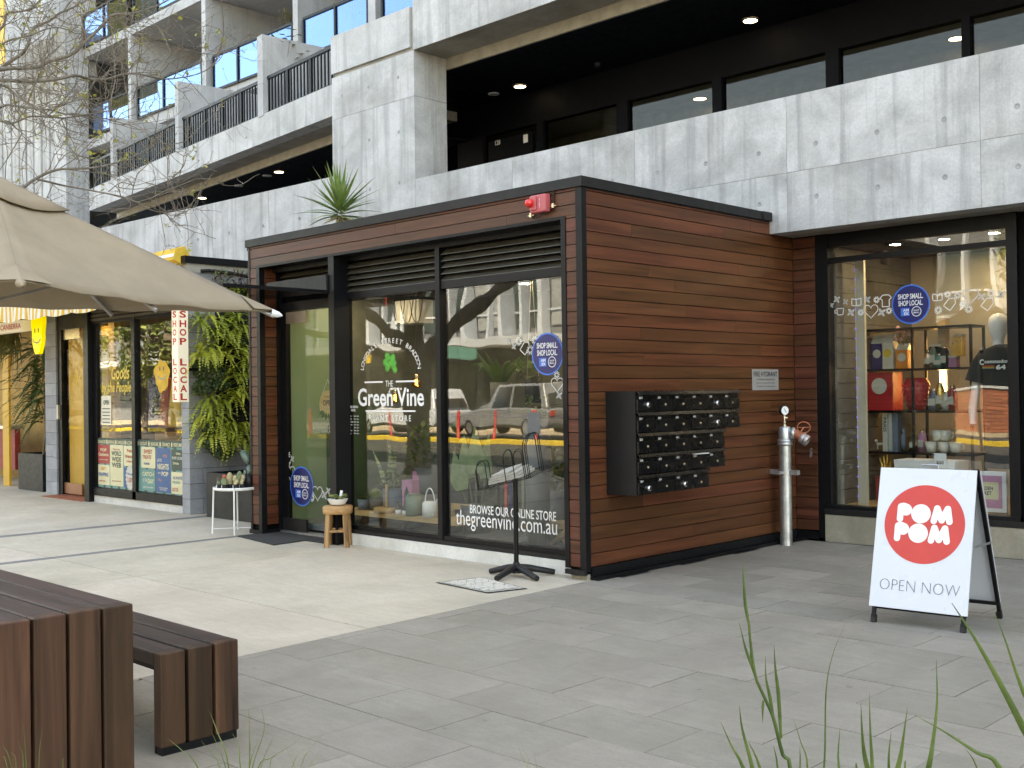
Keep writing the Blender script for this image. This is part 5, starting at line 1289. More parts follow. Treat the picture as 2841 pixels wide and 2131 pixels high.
# far left niche
nx0, nx1 = PY(*zn(35, 800), 1.0).x, PY(*zn(85, 800), 1.0).x
B('niche_post', K['yellowp'], ls, nx0, nx1, .97, 1.01, 0, 2.35)
B('niche_wall', mat('ochre_wall', (.42, .24, .04), .7), ls, -21, xc0 + .1, 1.9, 2.0, 0, 3.0)
B('niche_side', mat('red_counter_front', (.30, .03, .03), .6), ls, -17.5, nx0 - .3, 1.3, 1.4, .25, 1.0)
B('niche_counter', K['galv'], ls, -17.5, nx0 - .25, 1.2, 1.45, 1.0, 1.06)

# ================================================================== PLANT HELPERS
def rnd(a, b): return random.uniform(a, b)
def bez(a, b, c, n):
    return [a * ((1 - t) ** 2) + b * (2 * t * (1 - t)) + c * (t * t) for t in [i / n for i in range(n + 1)]]
def catmull(pts, n=4):
    P = [pts[0] * 2 - pts[1]] + list(pts) + [pts[-1] * 2 - pts[-2]]; out = []
    for i in range(1, len(P) - 2):
        for k in range(n):
            t = k / n; a, b, c, d = P[i - 1], P[i], P[i + 1], P[i + 2]
            out.append(0.5 * ((2 * b) + (c - a) * t + (2 * a - 5 * b + 4 * c - d) * t * t + (3 * b - a - 3 * c + d) * t ** 3))
    out.append(pts[-1]); return out
def blade(mb, pts, w, side=None, keel=.25):
    """tapering folded leaf: pts tip -> base"""
    pts = catmull([Vector(p) for p in pts], 4); n = len(pts); vs = []; fs = []
    for i, p in enumerate(pts):
        f = i / (n - 1); d = (pts[min(i + 1, n - 1)] - pts[max(0, i - 1)]).normalized()
        s = (side if side is not None else (CAM - p).cross(d)).normalized(); up = d.cross(s)
        wd = w * min(1, .06 + 1.5 * f) * (1 if f < .8 else 1 - .35 * (f - .8) / .2)
        vs += [p - s * wd / 2, p + up * wd * keel, p + s * wd / 2]
    for i in range(n - 1):
        for k in (0, 1): fs.append((3 * i + k, 3 * i + k + 1, 3 * i + k + 4, 3 * i + k + 3))
    mb.add(vs, fs, True)
def frond(mb, base, dirv, length, droop, wid, nleaf=18):
    d = Vector(dirv).normalized(); end = base + d * length + Vector((0, 0, -droop)); mid = base + d * length * .55 + Vector((0, 0, droop * .15))
    pts = bez(base, mid, end, nleaf)
    for i in range(1, nleaf + 1):
        p = pts[i]; t = (pts[i] - pts[i - 1]).normalized(); s = t.cross(Vector((0, 0, 1)))
        if s.length < .1: s = t.cross(Vector((1, 0, 0)))
        s.normalize(); s = (s + Vector((rnd(-.2, .2), rnd(-.2, .2), rnd(-.25, .1)))).normalized(); f = i / nleaf; w = wid * math.sin(math.pi * min(1, .18 + .82 * f)) ** .6 * (1.0 - .55 * f) + .004
        hw = length / nleaf * .52
        for sg_ in (-1, 1):
            q = s * sg_ * w
            mb.quad(p - t * hw, p + q * .8 - t * hw * .4 + Vector((0, 0, -.1 * w)), p + q + t * hw * .6 + Vector((0, 0, -.15 * w)), p + t * hw)
    mb.tube(pts[::3], [.003] * len(pts[::3]), 3, False)
def leafquad(mb, p, d, up, L, W):
    s = d.cross(up)
    if s.length < .05: s = d.cross(Vector((1, .3, 0)))
    s.normalize(); mb.add([p, p + d * L * .5 + s * W / 2, p + d * L, p + d * L * .5 - s * W / 2], [(0, 1, 2, 3)])
def rdir(zmin=-1.0):
    while True:
        v = Vector((rnd(-1, 1), rnd(-1, 1), rnd(-1, 1)))
        if .05 < v.length < 1 and v.z > zmin: return v.normalized()

# ================================================================== UMBRELLA
DU = 7.5
def lf(lat, fwd, z): return Vector((CAM.x + .714 * lat * DU - .7002 * fwd * DU, CAM.y + .70 * lat * DU + .7139 * fwd * DU, z))
zE = 2.152
UC = [lf(-.332, .751, zE), lf(-.214, 1.0, zE - .03), lf(-.52, 1.07, zE + .08), lf(-.633, .821, zE + .08)]
U0 = (UC[0] + UC[2]) / 2; UT = Vector((U0.x, U0.y, 2.92))
um = thing('market_umbrella', 'large beige canvas market umbrella at the left', 'umbrella', (U0.x, U0.y, 0))
mb = MB(); NS, NT = 14, 12
def upt(i, s, t):
    P, Q = UC[i], UC[(i + 1) % 4]
    e = P.lerp(Q, s); sag = 4 * s * (1 - s)
    inw = (U0 - (P + Q) / 2); inw.z = 0
    e = e + inw.normalized() * (.06 * sag) * (1 - t) + Vector((0, 0, -(.03 if i == 0 else .015) * sag * (1 - t) ** 1.5))
    p = e.lerp(UT, t); p.z -= .045 * math.sin(math.pi * t) * sag
    p.z += .008 * math.sin(23 * s + 9 * t + i) * sag * (1 - t)
    return p
for i in range(4):
    vs = [upt(i, a / NS, .90 * b / NT) for b in range(NT + 1) for a in range(NS + 1)]
    mb.add(vs, [(b * (NS + 1) + a, b * (NS + 1) + a + 1, (b + 1) * (NS + 1) + a + 1, (b + 1) * (NS + 1) + a) for b in range(NT) for a in range(NS)], True)
cv = mb.build('canopy', K['fabric'], um); sm_ = cv.modifiers.new('thick', 'SOLIDIFY'); sm_.thickness = .006; sm_.offset = 0
mb = MB()
for i in range(4):
    vs = [upt(i, a / 6, .74 + .26 * b / 3) + Vector((0, 0, .03)) for b in range(4) for a in range(7)]
    mb.add(vs, [(b * 7 + a, b * 7 + a + 1, (b + 1) * 7 + a + 1, (b + 1) * 7 + a) for b in range(3) for a in range(6)], True)
vt = mb.build('vent_cap', K['fabric'], um); sm_ = vt.modifiers.new('thick', 'SOLIDIFY'); sm_.thickness = .005
steel = mat('umbrella_frame_grey', (.34, .33, .31), .45, .4)
for i in range(4):
    for sv in (0.0, .5):
        MB().tube([upt(i, sv, t / 8 * .95) + Vector((0, 0, -.035)) for t in range(9)], .014, 6).build('rib', steel, um)
    MB().bar(U0 + Vector((0, 0, 2.16 - U0.z)), upt(i, 0, .45) + Vector((0, 0, -.06)), .022, .018).build('strut', steel, um)
    c = UC[i]; o_ = (c - U0); o_.z = 0; o_.normalize()
    MB().lathe([(.001, .06), (.007, .055), (.02, .03), (.028, -.02)], c + Vector((0, 0, -.015)), 10, axis=o_ + Vector((0, 0, -.25))).build('corner_pocket', K['white'] if i == 1 else K['fabric'], um)
    sd_ = o_.cross(Vector((0, 0, 1)))
    MB().add([c + o_ * .01 + Vector((0, 0, .008)), c.lerp(UC[(i + 1) % 4], .10) + Vector((0, 0, .004)), c.lerp(UT, .13) + Vector((0, 0, .006)), c.lerp(UC[(i - 1) % 4], .10) + Vector((0, 0, .004))], [(0, 1, 2), (0, 2, 3)]).build('corner_patch', K['fabric'], um)
MB().cyl((U0.x, U0.y, .1), (U0.x, U0.y, 2.92), .02, .02, 18).build('pole', steel, um)
MB().lathe([(.001, .10), (.34, .10), (.36, .06), (.36, 0)], (U0.x, U0.y, 0), 28).build('base', K['conc_soffit'], um)

# ================================================================== TIMBER TABLE AND BENCH
def slat_set(name, label, cat, x1, x0, y1, n, sw, gap, zt, th):
    t = thing(name, label, cat, ((x0 + x1) / 2, y1 - n * (sw + gap) / 2, 0))
    for k in range(n):
        ya = y1 - k * (sw + gap) - sw; yb = ya + sw
        j = rnd(-.002, .002)
        B('top_plank', K['deck_x'], t, x0 + th + .001, x1 - th - .001 + .0, ya, yb, zt - th + j, zt + j, .006)
        for xa, xb in ((x1 - th, x1), (x0, x0 + th)):
            B('end_plank', K['deck_z'], t, xa + j, xb + j, ya, yb, .035, zt + .0005 + j, .006)
    for xa in (x1 - th - .012, x0 + th + .002): B('steel_frame', K['black'], t, xa, xa + .01, y1 - n * (sw + gap) + .02, y1 - .02, .0, zt - th - .002)
    B('foot', K['black'], t, x1 - th + .004, x1 - .004, y1 - n * (sw + gap) + .02, y1 - .01, .0, .035)
    B('foot', K['black'], t, x0 + .004, x0 + th - .004, y1 - n * (sw + gap) + .02, y1 - .01, .0, .035)
    B('rail', K['black'], t, x0 + th + .02, x1 - th - .02, y1 - n * (sw + gap) + .04, y1 - .03, zt - th - .03, zt - th - .003)
    return t
slat_set('picnic_table', 'dark timber slatted picnic table at the lower left', 'table', 1.885, -.25, -4.835, 6, .122, .011, .745, .065)
slat_set('picnic_bench', 'low dark timber slatted bench beside the picnic table', 'bench', 1.556, -.55, -4.168, 3, .118, .014, .443, .06)

# ================================================================== SANDWICH BOARD
FL, FR, BL, BR = Vector((2.53, .015, 0)), Vector((3.128, .07, 0)), Vector((2.53, .61, 0)), Vector((3.13, .668, 0))
TL, TR = Vector((2.487, .325, .995)), Vector((3.118, .355, 1.006))
ab = thing('sandwich_board', 'white POM POM OPEN NOW sandwich board on the pavers', 'sign', ((FL + BR) / 2))
fx = (FR - FL).normalized(); 
for a, b in ((FL, TL), (FR, TR), (BL, TL), (BR, TR)):
    off = fx * (.014 if a in (FL, BL) else -.014)
    MB().bar(a + off + Vector((0, 0, .03)), b + off, .026, .022, fx).build('leg', K['black'], ab)
    MB().bar(a + off, a + off + (b - a).normalized() * .05, .034, .032, fx).build('rubber_foot', K['plastic'], ab)
for (p, q) in ((FL, FR), (BL, BR)):
    a, b = p.lerp(TL, .10), q.lerp(TR, .10); MB().bar(a, b, .024, .022).build('cross_rail', K['black'], ab)
    a, b = p.lerp(TL, .985), q.lerp(TR, .985); MB().bar(a, b, .024, .024).build('cross_rail', K['black'], ab)
def panel(lo_l, lo_r, hi_l, hi_r, out, nm):
    n = (hi_l - lo_l).cross(lo_r - lo_l).normalized()
    if n.dot(out) < 0: n = -n
    lo_l, lo_r, hi_l, hi_r = [p + n * .013 for p in (lo_l, lo_r, hi_l, hi_r)]
    return MB().hexa([lo_l, lo_r, lo_r + n * .012, lo_l + n * .012, hi_l, hi_r, hi_r + n * .012, hi_l + n * .012]).build(nm, K['corflute'], ab), n
P00, P10 = Vector((2.512, .036, .098)), Vector((3.143, .09, .098)); P01 = TL + Vector((-.005, -.02, .002)); P11 = P01 + (P10 - P00)
fp_, nF = panel(P00, P10, P01, P11, Vector((0, -1, .3)), 'front_panel')
bp_, nB = panel(BL.lerp(TL, .10) + Vector((.005, .012, 0)), BR.lerp(TR, .10) + Vector((-.005, .012, 0)), BL.lerp(TL, .97) + Vector((0, .012, 0)), BR.lerp(TR, .97) + Vector((0, .012, 0)), Vector((0, 1, .3)), 'rear_panel')
mb = MB(); hm = TL.lerp(TR, .5) + Vector((0, 0, .0)); mb.tube([hm + fx * -.055, hm + fx * -.05 + Vector((0, 0, .028)), hm + fx * .05 + Vector((0, 0, .028)), hm + fx * .055], .006, 8); mb.build('carry_handle', K['galv'], ab)
MB().bar(FR.lerp(TR, .52) + Vector((.012, .01, 0)), BR.lerp(TR, .52) + Vector((.012, -.01, 0)), .004, .014).build('stay', K['galv'], ab)
def SPn(s, t, k=1.0): return P00.lerp(P10, s).lerp(P01.lerp(P11, s), t) + nF * (.0255 + .0006 * k)
ex = (P10 - P00).normalized(); ey = (P01 - P00); ey = (ey - ex * ey.dot(ex)).normalized()
cc0 = SPn(.505, .603)
def d2(c, r, k, n=40): return [c + ex * (r * math.cos(2 * math.pi * i / n)) + ey * (r * math.sin(2 * math.pi * i / n)) + nF * (.0004 * k) for i in range(n)]
rd_ = MB().poly(d2(cc0, .262, 1, 64)).build('red_circle', K['red'], ab)
lay = [2]
def capsule(mb, a, b, r):
    lay[0] += .25
    d = (b - a); d = d.normalized() if d.length > 1e-6 else ey; s = d.cross(nF); pts = []
    for i in range(13): t = -math.pi / 2 + math.pi * i / 12; pts.append(b + d * (r * math.cos(t)) + s * (r * math.sin(t)))
    for i in range(13): t = math.pi / 2 + math.pi * i / 12; pts.append(a + d * (r * math.cos(t)) + s * (r * math.sin(t)))
    mb.poly([p + nF * (.0004 * lay[0]) for p in pts])
for row in (0, 1):
    c = cc0 + ey * (.068 - .130 * row) + ex * (-.008 * row - .003)
    mb = MB(); lay[0] = 2
    o = c + ex * -.128; capsule(mb, o + ex * -.03 + ey * .042, o + ex * -.03 + ey * -.042, .021); capsule(mb, o + ex * -.012 + ey * .028, o + ex * .005 + ey * .022, .040); capsule(mb, o + ex * -.03 + ey * .046, o + ex * .0 + ey * .046, .018)
    o = c + ex * -.022; lay[0] += .25; mb.poly(d2(o, .064, lay[0]))
    o = c + ex * .115; capsule(mb, o + ex * -.050 + ey * -.042, o + ex * -.034 + ey * .042, .021); capsule(mb, o + ex * .050 + ey * -.042, o + ex * .034 + ey * .042, .021); capsule(mb, o + ex * -.034 + ey * .042, o + ex * .0 + ey * -.035, .021); capsule(mb, o + ex * .034 + ey * .042, o + ex * .0 + ey * -.035, .021)
    mb.build('block_lettering', K['vinyl'], rd_)
text('thin_lettering', 'OPEN NOW', K['ink'], ab, SPn(.505, .162, 2), axes=(ex, ey, nF), w=.515, h=.070, bold=-.030)

# ================================================================== DOORSTEP THINGS
dm = thing('door_mat', 'black rubber door mat in front of the green door', 'mat', (-4.3, -.05, 0))
MB().prism([(-4.75, -.29, .001), (-3.82, -.44, .001), (-3.87, .215, .001), (-4.69, .215, .001)], (0, 0, .012)).build('mat_sheet', K['rubber'], dm)
# utility cover with mosaic infill
uc = thing('utility_cover', 'square utility cover with pale mosaic infill by the newspaper stand', 'cover', (-.45, -.66, 0))
cor = [Vector((-.83, -.86, 0)), Vector((-.15, -.925, 0)), Vector((-.05, -.58, 0)), Vector((-.73, -.42, 0))]
cen = sum(cor, Vector()) / 4
mos, nt, b_ = _nodes('mosaic_infill'); vo = nt.nodes.new('ShaderNodeTexVoronoi'); vo.feature = 'DISTANCE_TO_EDGE'; vo.inputs['Scale'].default_value = 17; nt.links.new(_pos(nt), vo.inputs['Vector'])
nt.links.new(_ramp(nt, vo.outputs['Distance'], [(.02, (.24, .22, .19)), (.06, (.62, .57, .48))]), b_.inputs['Base Color']); b_.inputs['Roughness'].default_value = .8; _bump(nt, b_, vo.outputs['Distance'], .4, .01)
def ins(p, k, z): q = cen.lerp(p, k); q.z = z; return q
MB().poly([ins(p, 1, .004) for p in cor]).build('frame', K['charcoal'], uc)
MB().poly([ins(p, .93, .007) for p in cor]).build('border', K['cup'], uc)
MB().poly([ins(p, .82, .010) for p in cor]).build('infill', mos, uc)
# stool and succulent bowl
SC = Vector((-3.255, -.035, 0))
sl_ = thing('timber_stool', 'rough timber stool beside the kiosk door post', 'stool', SC)
mb = MB(); n = 28; vs = []; prf = [(.14, .335), (.155, .345), (.158, .40), (.15, .415), (.10, .418), (.001, .418)]
for (r, z) in [(.001, .335)] + prf:
    for k in range(n):
        t = 2 * math.pi * k / n; rr = r * (1 + .05 * math.cos(4 * t) + .02 * math.sin(3 * t)); vs.append(SC + Vector((rr * math.cos(t), rr * math.sin(t), z)))
mb.add(vs, [(i * n + k, i * n + (k + 1) % n, (i + 1) * n + (k + 1) % n, (i + 1) * n + k) for i in range(len(prf)) for k in range(n)], True)
mb.build('seat', wood('stool_seat_timber', (.30, .15, .06), (.60, .36, .17), 'x', .6, .05, .8, 0, 0), sl_)
ex_, ey_ = Vector((.707, .707, 0)), Vector((-.707, .707, 0))
ft = []
for a, b in ((-.085, -.085), (.085, -.085), (.085, .085), (-.085, .085)):
    d = RT * (a * 1.1) + Vector((FW.x, FW.y, 0)) * (b * 1.1); d.z = 0; ft.append(d)
    mb = MB(); mb.tube([SC + d * 1.12, SC + d * 1.06 + Vector((rnd(-.005, .005), 0, .12)), SC + d * .98 + Vector((0, 0, .24)), SC + d * .92 + Vector((0, 0, .338))], [.030, .026, .029, .026], 9); mb.build('leg', K['stool'], sl_)
for a, b in ((0, 1), (2, 3)): MB().tube([SC + ft[a] * 1.02 + Vector((0, 0, .16)), SC + ft[b] * 1.02 + Vector((0, 0, .165))], .014, 8).build('stretcher', K['stool'], sl_)
bw = thing('succulent_bowl', 'white ribbed bowl of succulents on the timber stool', 'planter', SC + Vector((0, 0, .419)))
mb = MB(); n = 56; vs = []; prf = [(.05, 0), (.075, .012), (.10, .055), (.104, .066), (.097, .066), (.085, .05), (.001, .05)]
for i, (r, z) in enumerate(prf):
    for k in range(n):
        t = 2 * math.pi * k / n; rr = r * (1 + (.018 if (k % 2 and 0 < i < 4) else 0)); vs.append(SC + Vector((rr * math.cos(t), rr * math.sin(t), .420 + z)))
mb.add(vs, [(i * n + k, i * n + (k + 1) % n, (i + 1) * n + (k + 1) % n, (i + 1) * n + k) for i in range(len(prf) - 1) for k in range(n)]); mb.build('bowl', K['frame_white'], bw)
def rosette(mb, c, r, n=14):
    for k in range(n):
        t = 2.4 * k; el = .25 + .9 * k / n; L = r * (1 - .4 * k / n); d = Vector((math.cos(t) * math.cos(el), math.sin(t) * math.cos(el), math.sin(el))); leafquad(mb, c, d, Vector((0, 0, 1)), L, L * .5)
mb = MB(); mb2 = MB()
for k in range(13):
    a = 2 * math.pi * k / 13 * 2.4; r = rnd(.02, .085); (rosette(mb if k % 3 else mb2, SC + Vector((r * math.cos(a), r * math.sin(a), .48 + rnd(0, .03))), rnd(.04, .06)))
mb.build('succulents', leafm('succulent_green', (.12, .19, .06), (.28, .36, .14)), bw); mb2.build('pale_succulents', leafm('succulent_yellow', (.38, .40, .12), (.60, .58, .25)), bw)
MB().prism([SC + Vector((.03, .0, .51)), SC + Vector((.05, .014, .51)), SC + Vector((.065, .02, .57)), SC + Vector((.04, .006, .575))], (.001, -.002, 0)).build('plant_label', K['white'], bw)
# white plant table with cacti
TC = Vector((-5.09, -.10, 0)); TH = .525
wt = thing('white_plant_table', 'white round tray side table at the kiosk corner', 'table', TC)
MB().lathe([(.001, TH - .035), (.235, TH - .035), (.245, TH - .03), (.25, TH), (.243, TH), (.236, TH - .025), (.001, TH - .025)], TC, 36).build('tray', K['frame_white'], wt)
fe = [Vector((-.13, -.225, 0)), Vector((.225, -.16, 0)), Vector((.14, .215, 0)), Vector((-.225, .16, 0))]
for d in fe: MB().tube([TC + d, TC + d * .93 + Vector((0, 0, TH))], .0095, 8).build('leg', K['frame_white'], wt)
for a, b in ((0, 2), (1, 3)): MB().tube([TC + fe[a] * .99 + Vector((0, 0, .055)), TC + fe[b] * .99 + Vector((0, 0, .055 + .008 * a))], .005, 6).build('brace', K['frame_white'], wt)
cacm = leafm('cactus_green', (.10, .14, .07), (.22, .26, .13), .2, .6, 0.0); cacy = mat('cactus_spines', (.50, .42, .24), .9, var=.3, scale=60); cacr = mat('grafted_cactus_red', (.50, .10, .06), .7)
pr = RT.copy(); pr.z = 0; pf = Vector((FW.x, FW.y, 0))
specs = [(-.17, -.05, .075, 'low', 'low spiny cactus in a black pot, leftmost on the white table'), (-.10, -.10, .085, 'red', 'red topped grafted cactus second from left on the white table'), (-.06, -.02, .14, 'tall', 'pale ribbed cactus in the middle of the white table'), (.03, -.11, .11, 'furry', 'furry golden cactus in front on the white table'), (.04, .03, .15, 'grey', 'grey columnar cactus at the back of the white table'), (.09, -.06, .12, 'multi', 'clumping spiny cactus beside the large black pot')]
for i, (a, b, h, kd, lab) in enumerate(specs):
    c = TC + pr * a + pf * b + Vector((0, 0, TH - .024))
    t = thing('potted_cactus', lab, 'cactus', c, 'cacti on the white table')
    MB().lathe([(.001, .001), (.030, .001), (.038, .055), (.034, .055), (.001, .048)], c, 14).build('pot', K['plastic'], t)
    mb = MB(); z0 = .048
    if kd == 'multi' or kd == 'furry':
        for k in range(4): mb.ball(c + Vector((rnd(-.02, .02), rnd(-.02, .02), z0 + .02 + .022 * k)), .022, 8, 1.3)
        mb.build('stem', cacy, t)
    elif kd == 'low': mb.ball(c + Vector((0, 0, z0 + .015)), .034, 8); mb.build('stem', cacm, t)
    else:
        vs = []; n = 24
        for (r, z) in ((.03, 0), (.034, h * .4), (.03, h * .75), (.015, h * .95), (.001, h)):
            for k in range(n): q = 2 * math.pi * k / n; rr = r * (1 + .12 * math.cos(8 * q)); vs.append(c + Vector((rr * math.cos(q), rr * math.sin(q), z0 + z)))
        mb.add(vs, [(u * n + k, u * n + (k + 1) % n, (u + 1) * n + (k + 1) % n, (u + 1) * n + k) for u in range(4) for k in range(n)], True); mb.build('stem', cacm if kd != 'tall' else cacy, t)
        if kd == 'red': MB().ball(c + Vector((0, 0, z0 + h + .012)), .024, 8).build('grafted_top', cacr, t)
    sp = MB()
    for k in range(60):
        d = rdir(-.2); q = c + Vector((0, 0, z0 + rnd(.01, h * .8))); sp.add([q + d * .02, q + d * .043, q + d * .02 + Vector((.0015, 0, .0015))], [(0, 1, 2)])
    sp.build('spines', cacy, t)['kind'] = 'stuff'
    MB().box(c.x - .002, c.x + .010, c.y - .04, c.y - .0385, c.z + .0, c.z + .05).build('plant_label', K['white'], t)
c = TC + pr * .155 + pf * .03 + Vector((0, 0, TH - .024))
pp = thing('prickly_pear', 'paddle cactus in a black pot at the right of the white table', 'cactus', c)
MB().lathe([(.001, .001), (.065, .001), (.078, .155), (.072, .155), (.068, .14), (.001, .14)], c, 20).build('pot', K['plastic'], pp)
mb = MB()
def pad(o, d, L, W):
    d = d.normalized(); s = Vector((.75, .62, 0)).normalized(); n = d.cross(s).normalized(); vs = []; k_ = 16
    for sg_, th in ((-1, .012), (1, .012)):
        vs.append(o + d * L * .5 + n * sg_ * th)
    for k in range(k_): t = 2 * math.pi * k / k_; vs.append(o + d * (L * .5 - L * .5 * math.cos(t)) + s * (W * .5 * math.sin(t) * (1 - .25 * math.cos(t))))
    mb.add(vs, [(0, 2 + k, 2 + (k + 1) % k_) for k in range(k_)] + [(1, 2 + (k + 1) % k_, 2 + k) for k in range(k_)], True)
pad(c + Vector((0, 0, .13)), Vector((0, 0, 1)), .14, .075); pad(c + Vector((-.005, 0, .25)), Vector((-.30, -.28, 1)), .20, .095); pad(c + Vector((-.05, -.03, .14)), Vector((-.05, 0, 1)), .07, .03)
mb.build('pads', leafm('blue_green_pad', (.12, .19, .15), (.22, .30, .24), .1, .6, 0), pp)
# newspaper stand
NB = Vector((-.545, -.20, 0))
ns = thing('newspaper_stand', 'black wire newspaper rack on a pole with four spread feet', 'rack', NB)
for q in ((1200, 1575), (1515, 1578), (1230, 1612), (1430, 1612)):
    e = PZ(*zc(*q)); e.z = 0; d = (e - NB); 
    mb = MB(); L = d.length; d.normalize()
    mb.tube([NB + Vector((0, 0, .075)), NB + d * L * .35 + Vector((0, 0, .066)), NB + d * L * .8 + Vector((0, 0, .036)), NB + d * L + Vector((0, 0, .024))], [.035, .030, .026, .023], 10); mb.build('base_foot', K['plastic'], ns)
MB().lathe([(.05, .03), (.048, .08), (.028, .11), (.026, .12)], NB, 18).build('hub', K['plastic'], ns)
lL, lR = PY(*zc(1207, 1130), NB.y), PY(*zc(1462, 1068), NB.y); mid_ = PY(*zc(1340, 1105), NB.y)
MB().cyl(NB + Vector((0, 0, .1)), Vector((NB.x, NB.y, mid_.z)), .021, .021, 16).build('pole', K['black'], ns)
yd = Vector((0, .16, .05)); cent = (lL + lR) / 2
def tr(s, t, h=0): return lL.lerp(lR, s) + yd * t + Vector((-.03 * h / .2, 0, 0)) * 0 + Vector((-.10 * h, -.25 * h, h))
mb = MB()
for t in (-1, 1): mb.tube([tr(0, t), tr(1, t)], .004, 6)
for s in (0, .12, .25, .4, .6, .75, .88, 1): mb.tube([tr(s, -1), tr(s, 1)], .0035, 6)
mb.build('wire_tray', K['black'], ns)
def hoop(p, q, h):
    w_ = (q - p); pts = [p]
    for k in range(9): a = math.pi * k / 8; pts.append(p.lerp(q, .5 - .5 * math.cos(a)) + Vector((-.04 * h, -.1 * h, h * .72 + h * .28 * math.sin(a))))
    pts.append(q); return MB().tube(pts, .0042, 6)
for s0, s1, t, h in ((.02, .20, -1, .24), (.22, .40, 1, .20), (.55, .72, -1, .27), (.72, .90, -1, .24), (.02, .2, 1, .22)): hoop(tr(s0, t), tr(s1, t), h).build('wire_hoop', K['black'], ns)
for s in (.93, .97, 1.0): hoop(tr(s, -1), tr(s, 0), .34).build('wire_hoop', K['black'], ns)
hoop(tr(0, -1), tr(0, 0), .22).build('wire_hoop', K['black'], ns)
MB().box(lR.x - .17, lR.x - .03, NB.y - .004, NB.y, lR.z + .30, lR.z + .48).build('sign_tab', K['pot'], ns)
for k in range(4):
    t = thing('newspaper', ('bottom folded newspaper in the wire rack', 'second folded newspaper up in the wire rack', 'third folded newspaper up in the wire rack', 'top loose newspaper sheet in the wire rack')[k], 'newspaper', tr(.4, 0, .01 + .018 * k), 'newspapers in the rack')
    a, b = (.06 + .02 * k, .74 - .05 * k) if k < 3 else (.14, .50)
    h0 = .006 + .020 * k; h1 = h0 + .017
    z_ = Vector((0, 0, 1))
    MB().hexa([tr(a, -.55) + z_ * h0, tr(b, -.55) + z_ * h0, tr(b, .40) + z_ * h0, tr(a, .40) + z_ * h0, tr(a, -.55) + z_ * h1, tr(b, -.55) + z_ * h1, tr(b, .40) + z_ * (h1 + .01), tr(a, .40) + z_ * h1]).build('folded_sheets', K['news'], t, .004)

# ================================================================== PLANTER BOXES AND GREEN WALL
def planter(label, x0, x1, y0, y1, h):
    t = thing('planter_box', label, 'planter', ((x0 + x1) / 2, y0, 0))
    mb = MB(); w = .02
    mb.box(x0, x1, y0, y0 + w, 0, h); mb.box(x0, x1, y1 - w, y1, 0, h); mb.box(x0, x0 + w, y0 + w, y1 - w, 0, h); mb.box(x1 - w, x1, y0 + w, y1 - w, 0, h); mb.build('box_wall', K['planter'], t)
    B('potting_soil', K['soil'], t, x0 + w, x1 - w, y0 + w, y1 - w, h - .2, h - .04); return t
planter('black planter box under the fern wall behind the white table', -6.85, -4.97, .55, 1.30, .575)
pL = planter('black planter box left of the yellow shop door', PY(*zn(150, 1300), .8).x, PY(*zn(350, 1300), .8).x, .80, 1.55, .625)
gw = thing('living_wall', 'felt pocket living wall panel on the block side wall', 'plant wall', (XP + .05, 1.6, .9))
B('felt_panel', mat('dark_felt', (.018, .017, .013), .95, var=.4, scale=20), gw, XP + .002, XP + .09, .95, 2.9, .95, 3.05)
def zf(u, v): return (440 + u / 3.95, 860 + v / 3.95)
fern_spots = [(560, 60, 1), (470, 120, 0), (690, 130, 1), (850, 90, 1), (640, 260, 1), (790, 290, 1), (930, 210, 1), (560, 420, 0), (720, 480, 1), (860, 430, 1), (960, 560, 1), (830, 660, 1), (920, 740, 1), (560, 990, 1), (720, 980, 1), (850, 930, 1), (960, 900, 1), (520, 1180, 0), (640, 1180, 1), (800, 1260, 1), (900, 1300, 1), (600, 1370, 1), (830, 1430, 1), (960, 1420, 1), (480, 480, 0)]
rows_ = ['top', 'second', 'third', 'fourth', 'fifth', 'bottom']
fr_ = sorted(fern_spots, key=lambda q: q[1]); ordn = ['leftmost', 'second from left', 'third from left', 'fourth from left', 'rightmost']
per = 5
for r in range(0, len(fr_), per):
    rowf = sorted(fr_[r:r + per], key=lambda q: q[0])
    for j_, (u, v, br_) in enumerate(rowf):
        xx = XP + rnd(.10, .20); c = PX(*zf(u, v), xx)
        t = thing('sword_fern', '%s sword fern in the %s row of the living wall' % (ordn[min(4, j_)], rows_[r // per]), 'fern', c, 'sword ferns in the living wall')
        mb = MB()
        for j in range(18):
            an = rnd(-2.3, .9); d = Vector((math.cos(an) * .8 + .15, math.sin(an), rnd(-.45, .75)))
            frond(mb, c + Vector((rnd(-.03, .03), rnd(-.07, .07), rnd(-.05, .05))), d, rnd(.22, .42), rnd(.08, .30), rnd(.030, .046), 13)
        mb.build('fronds', K['fern'], t)['kind'] = 'stuff'
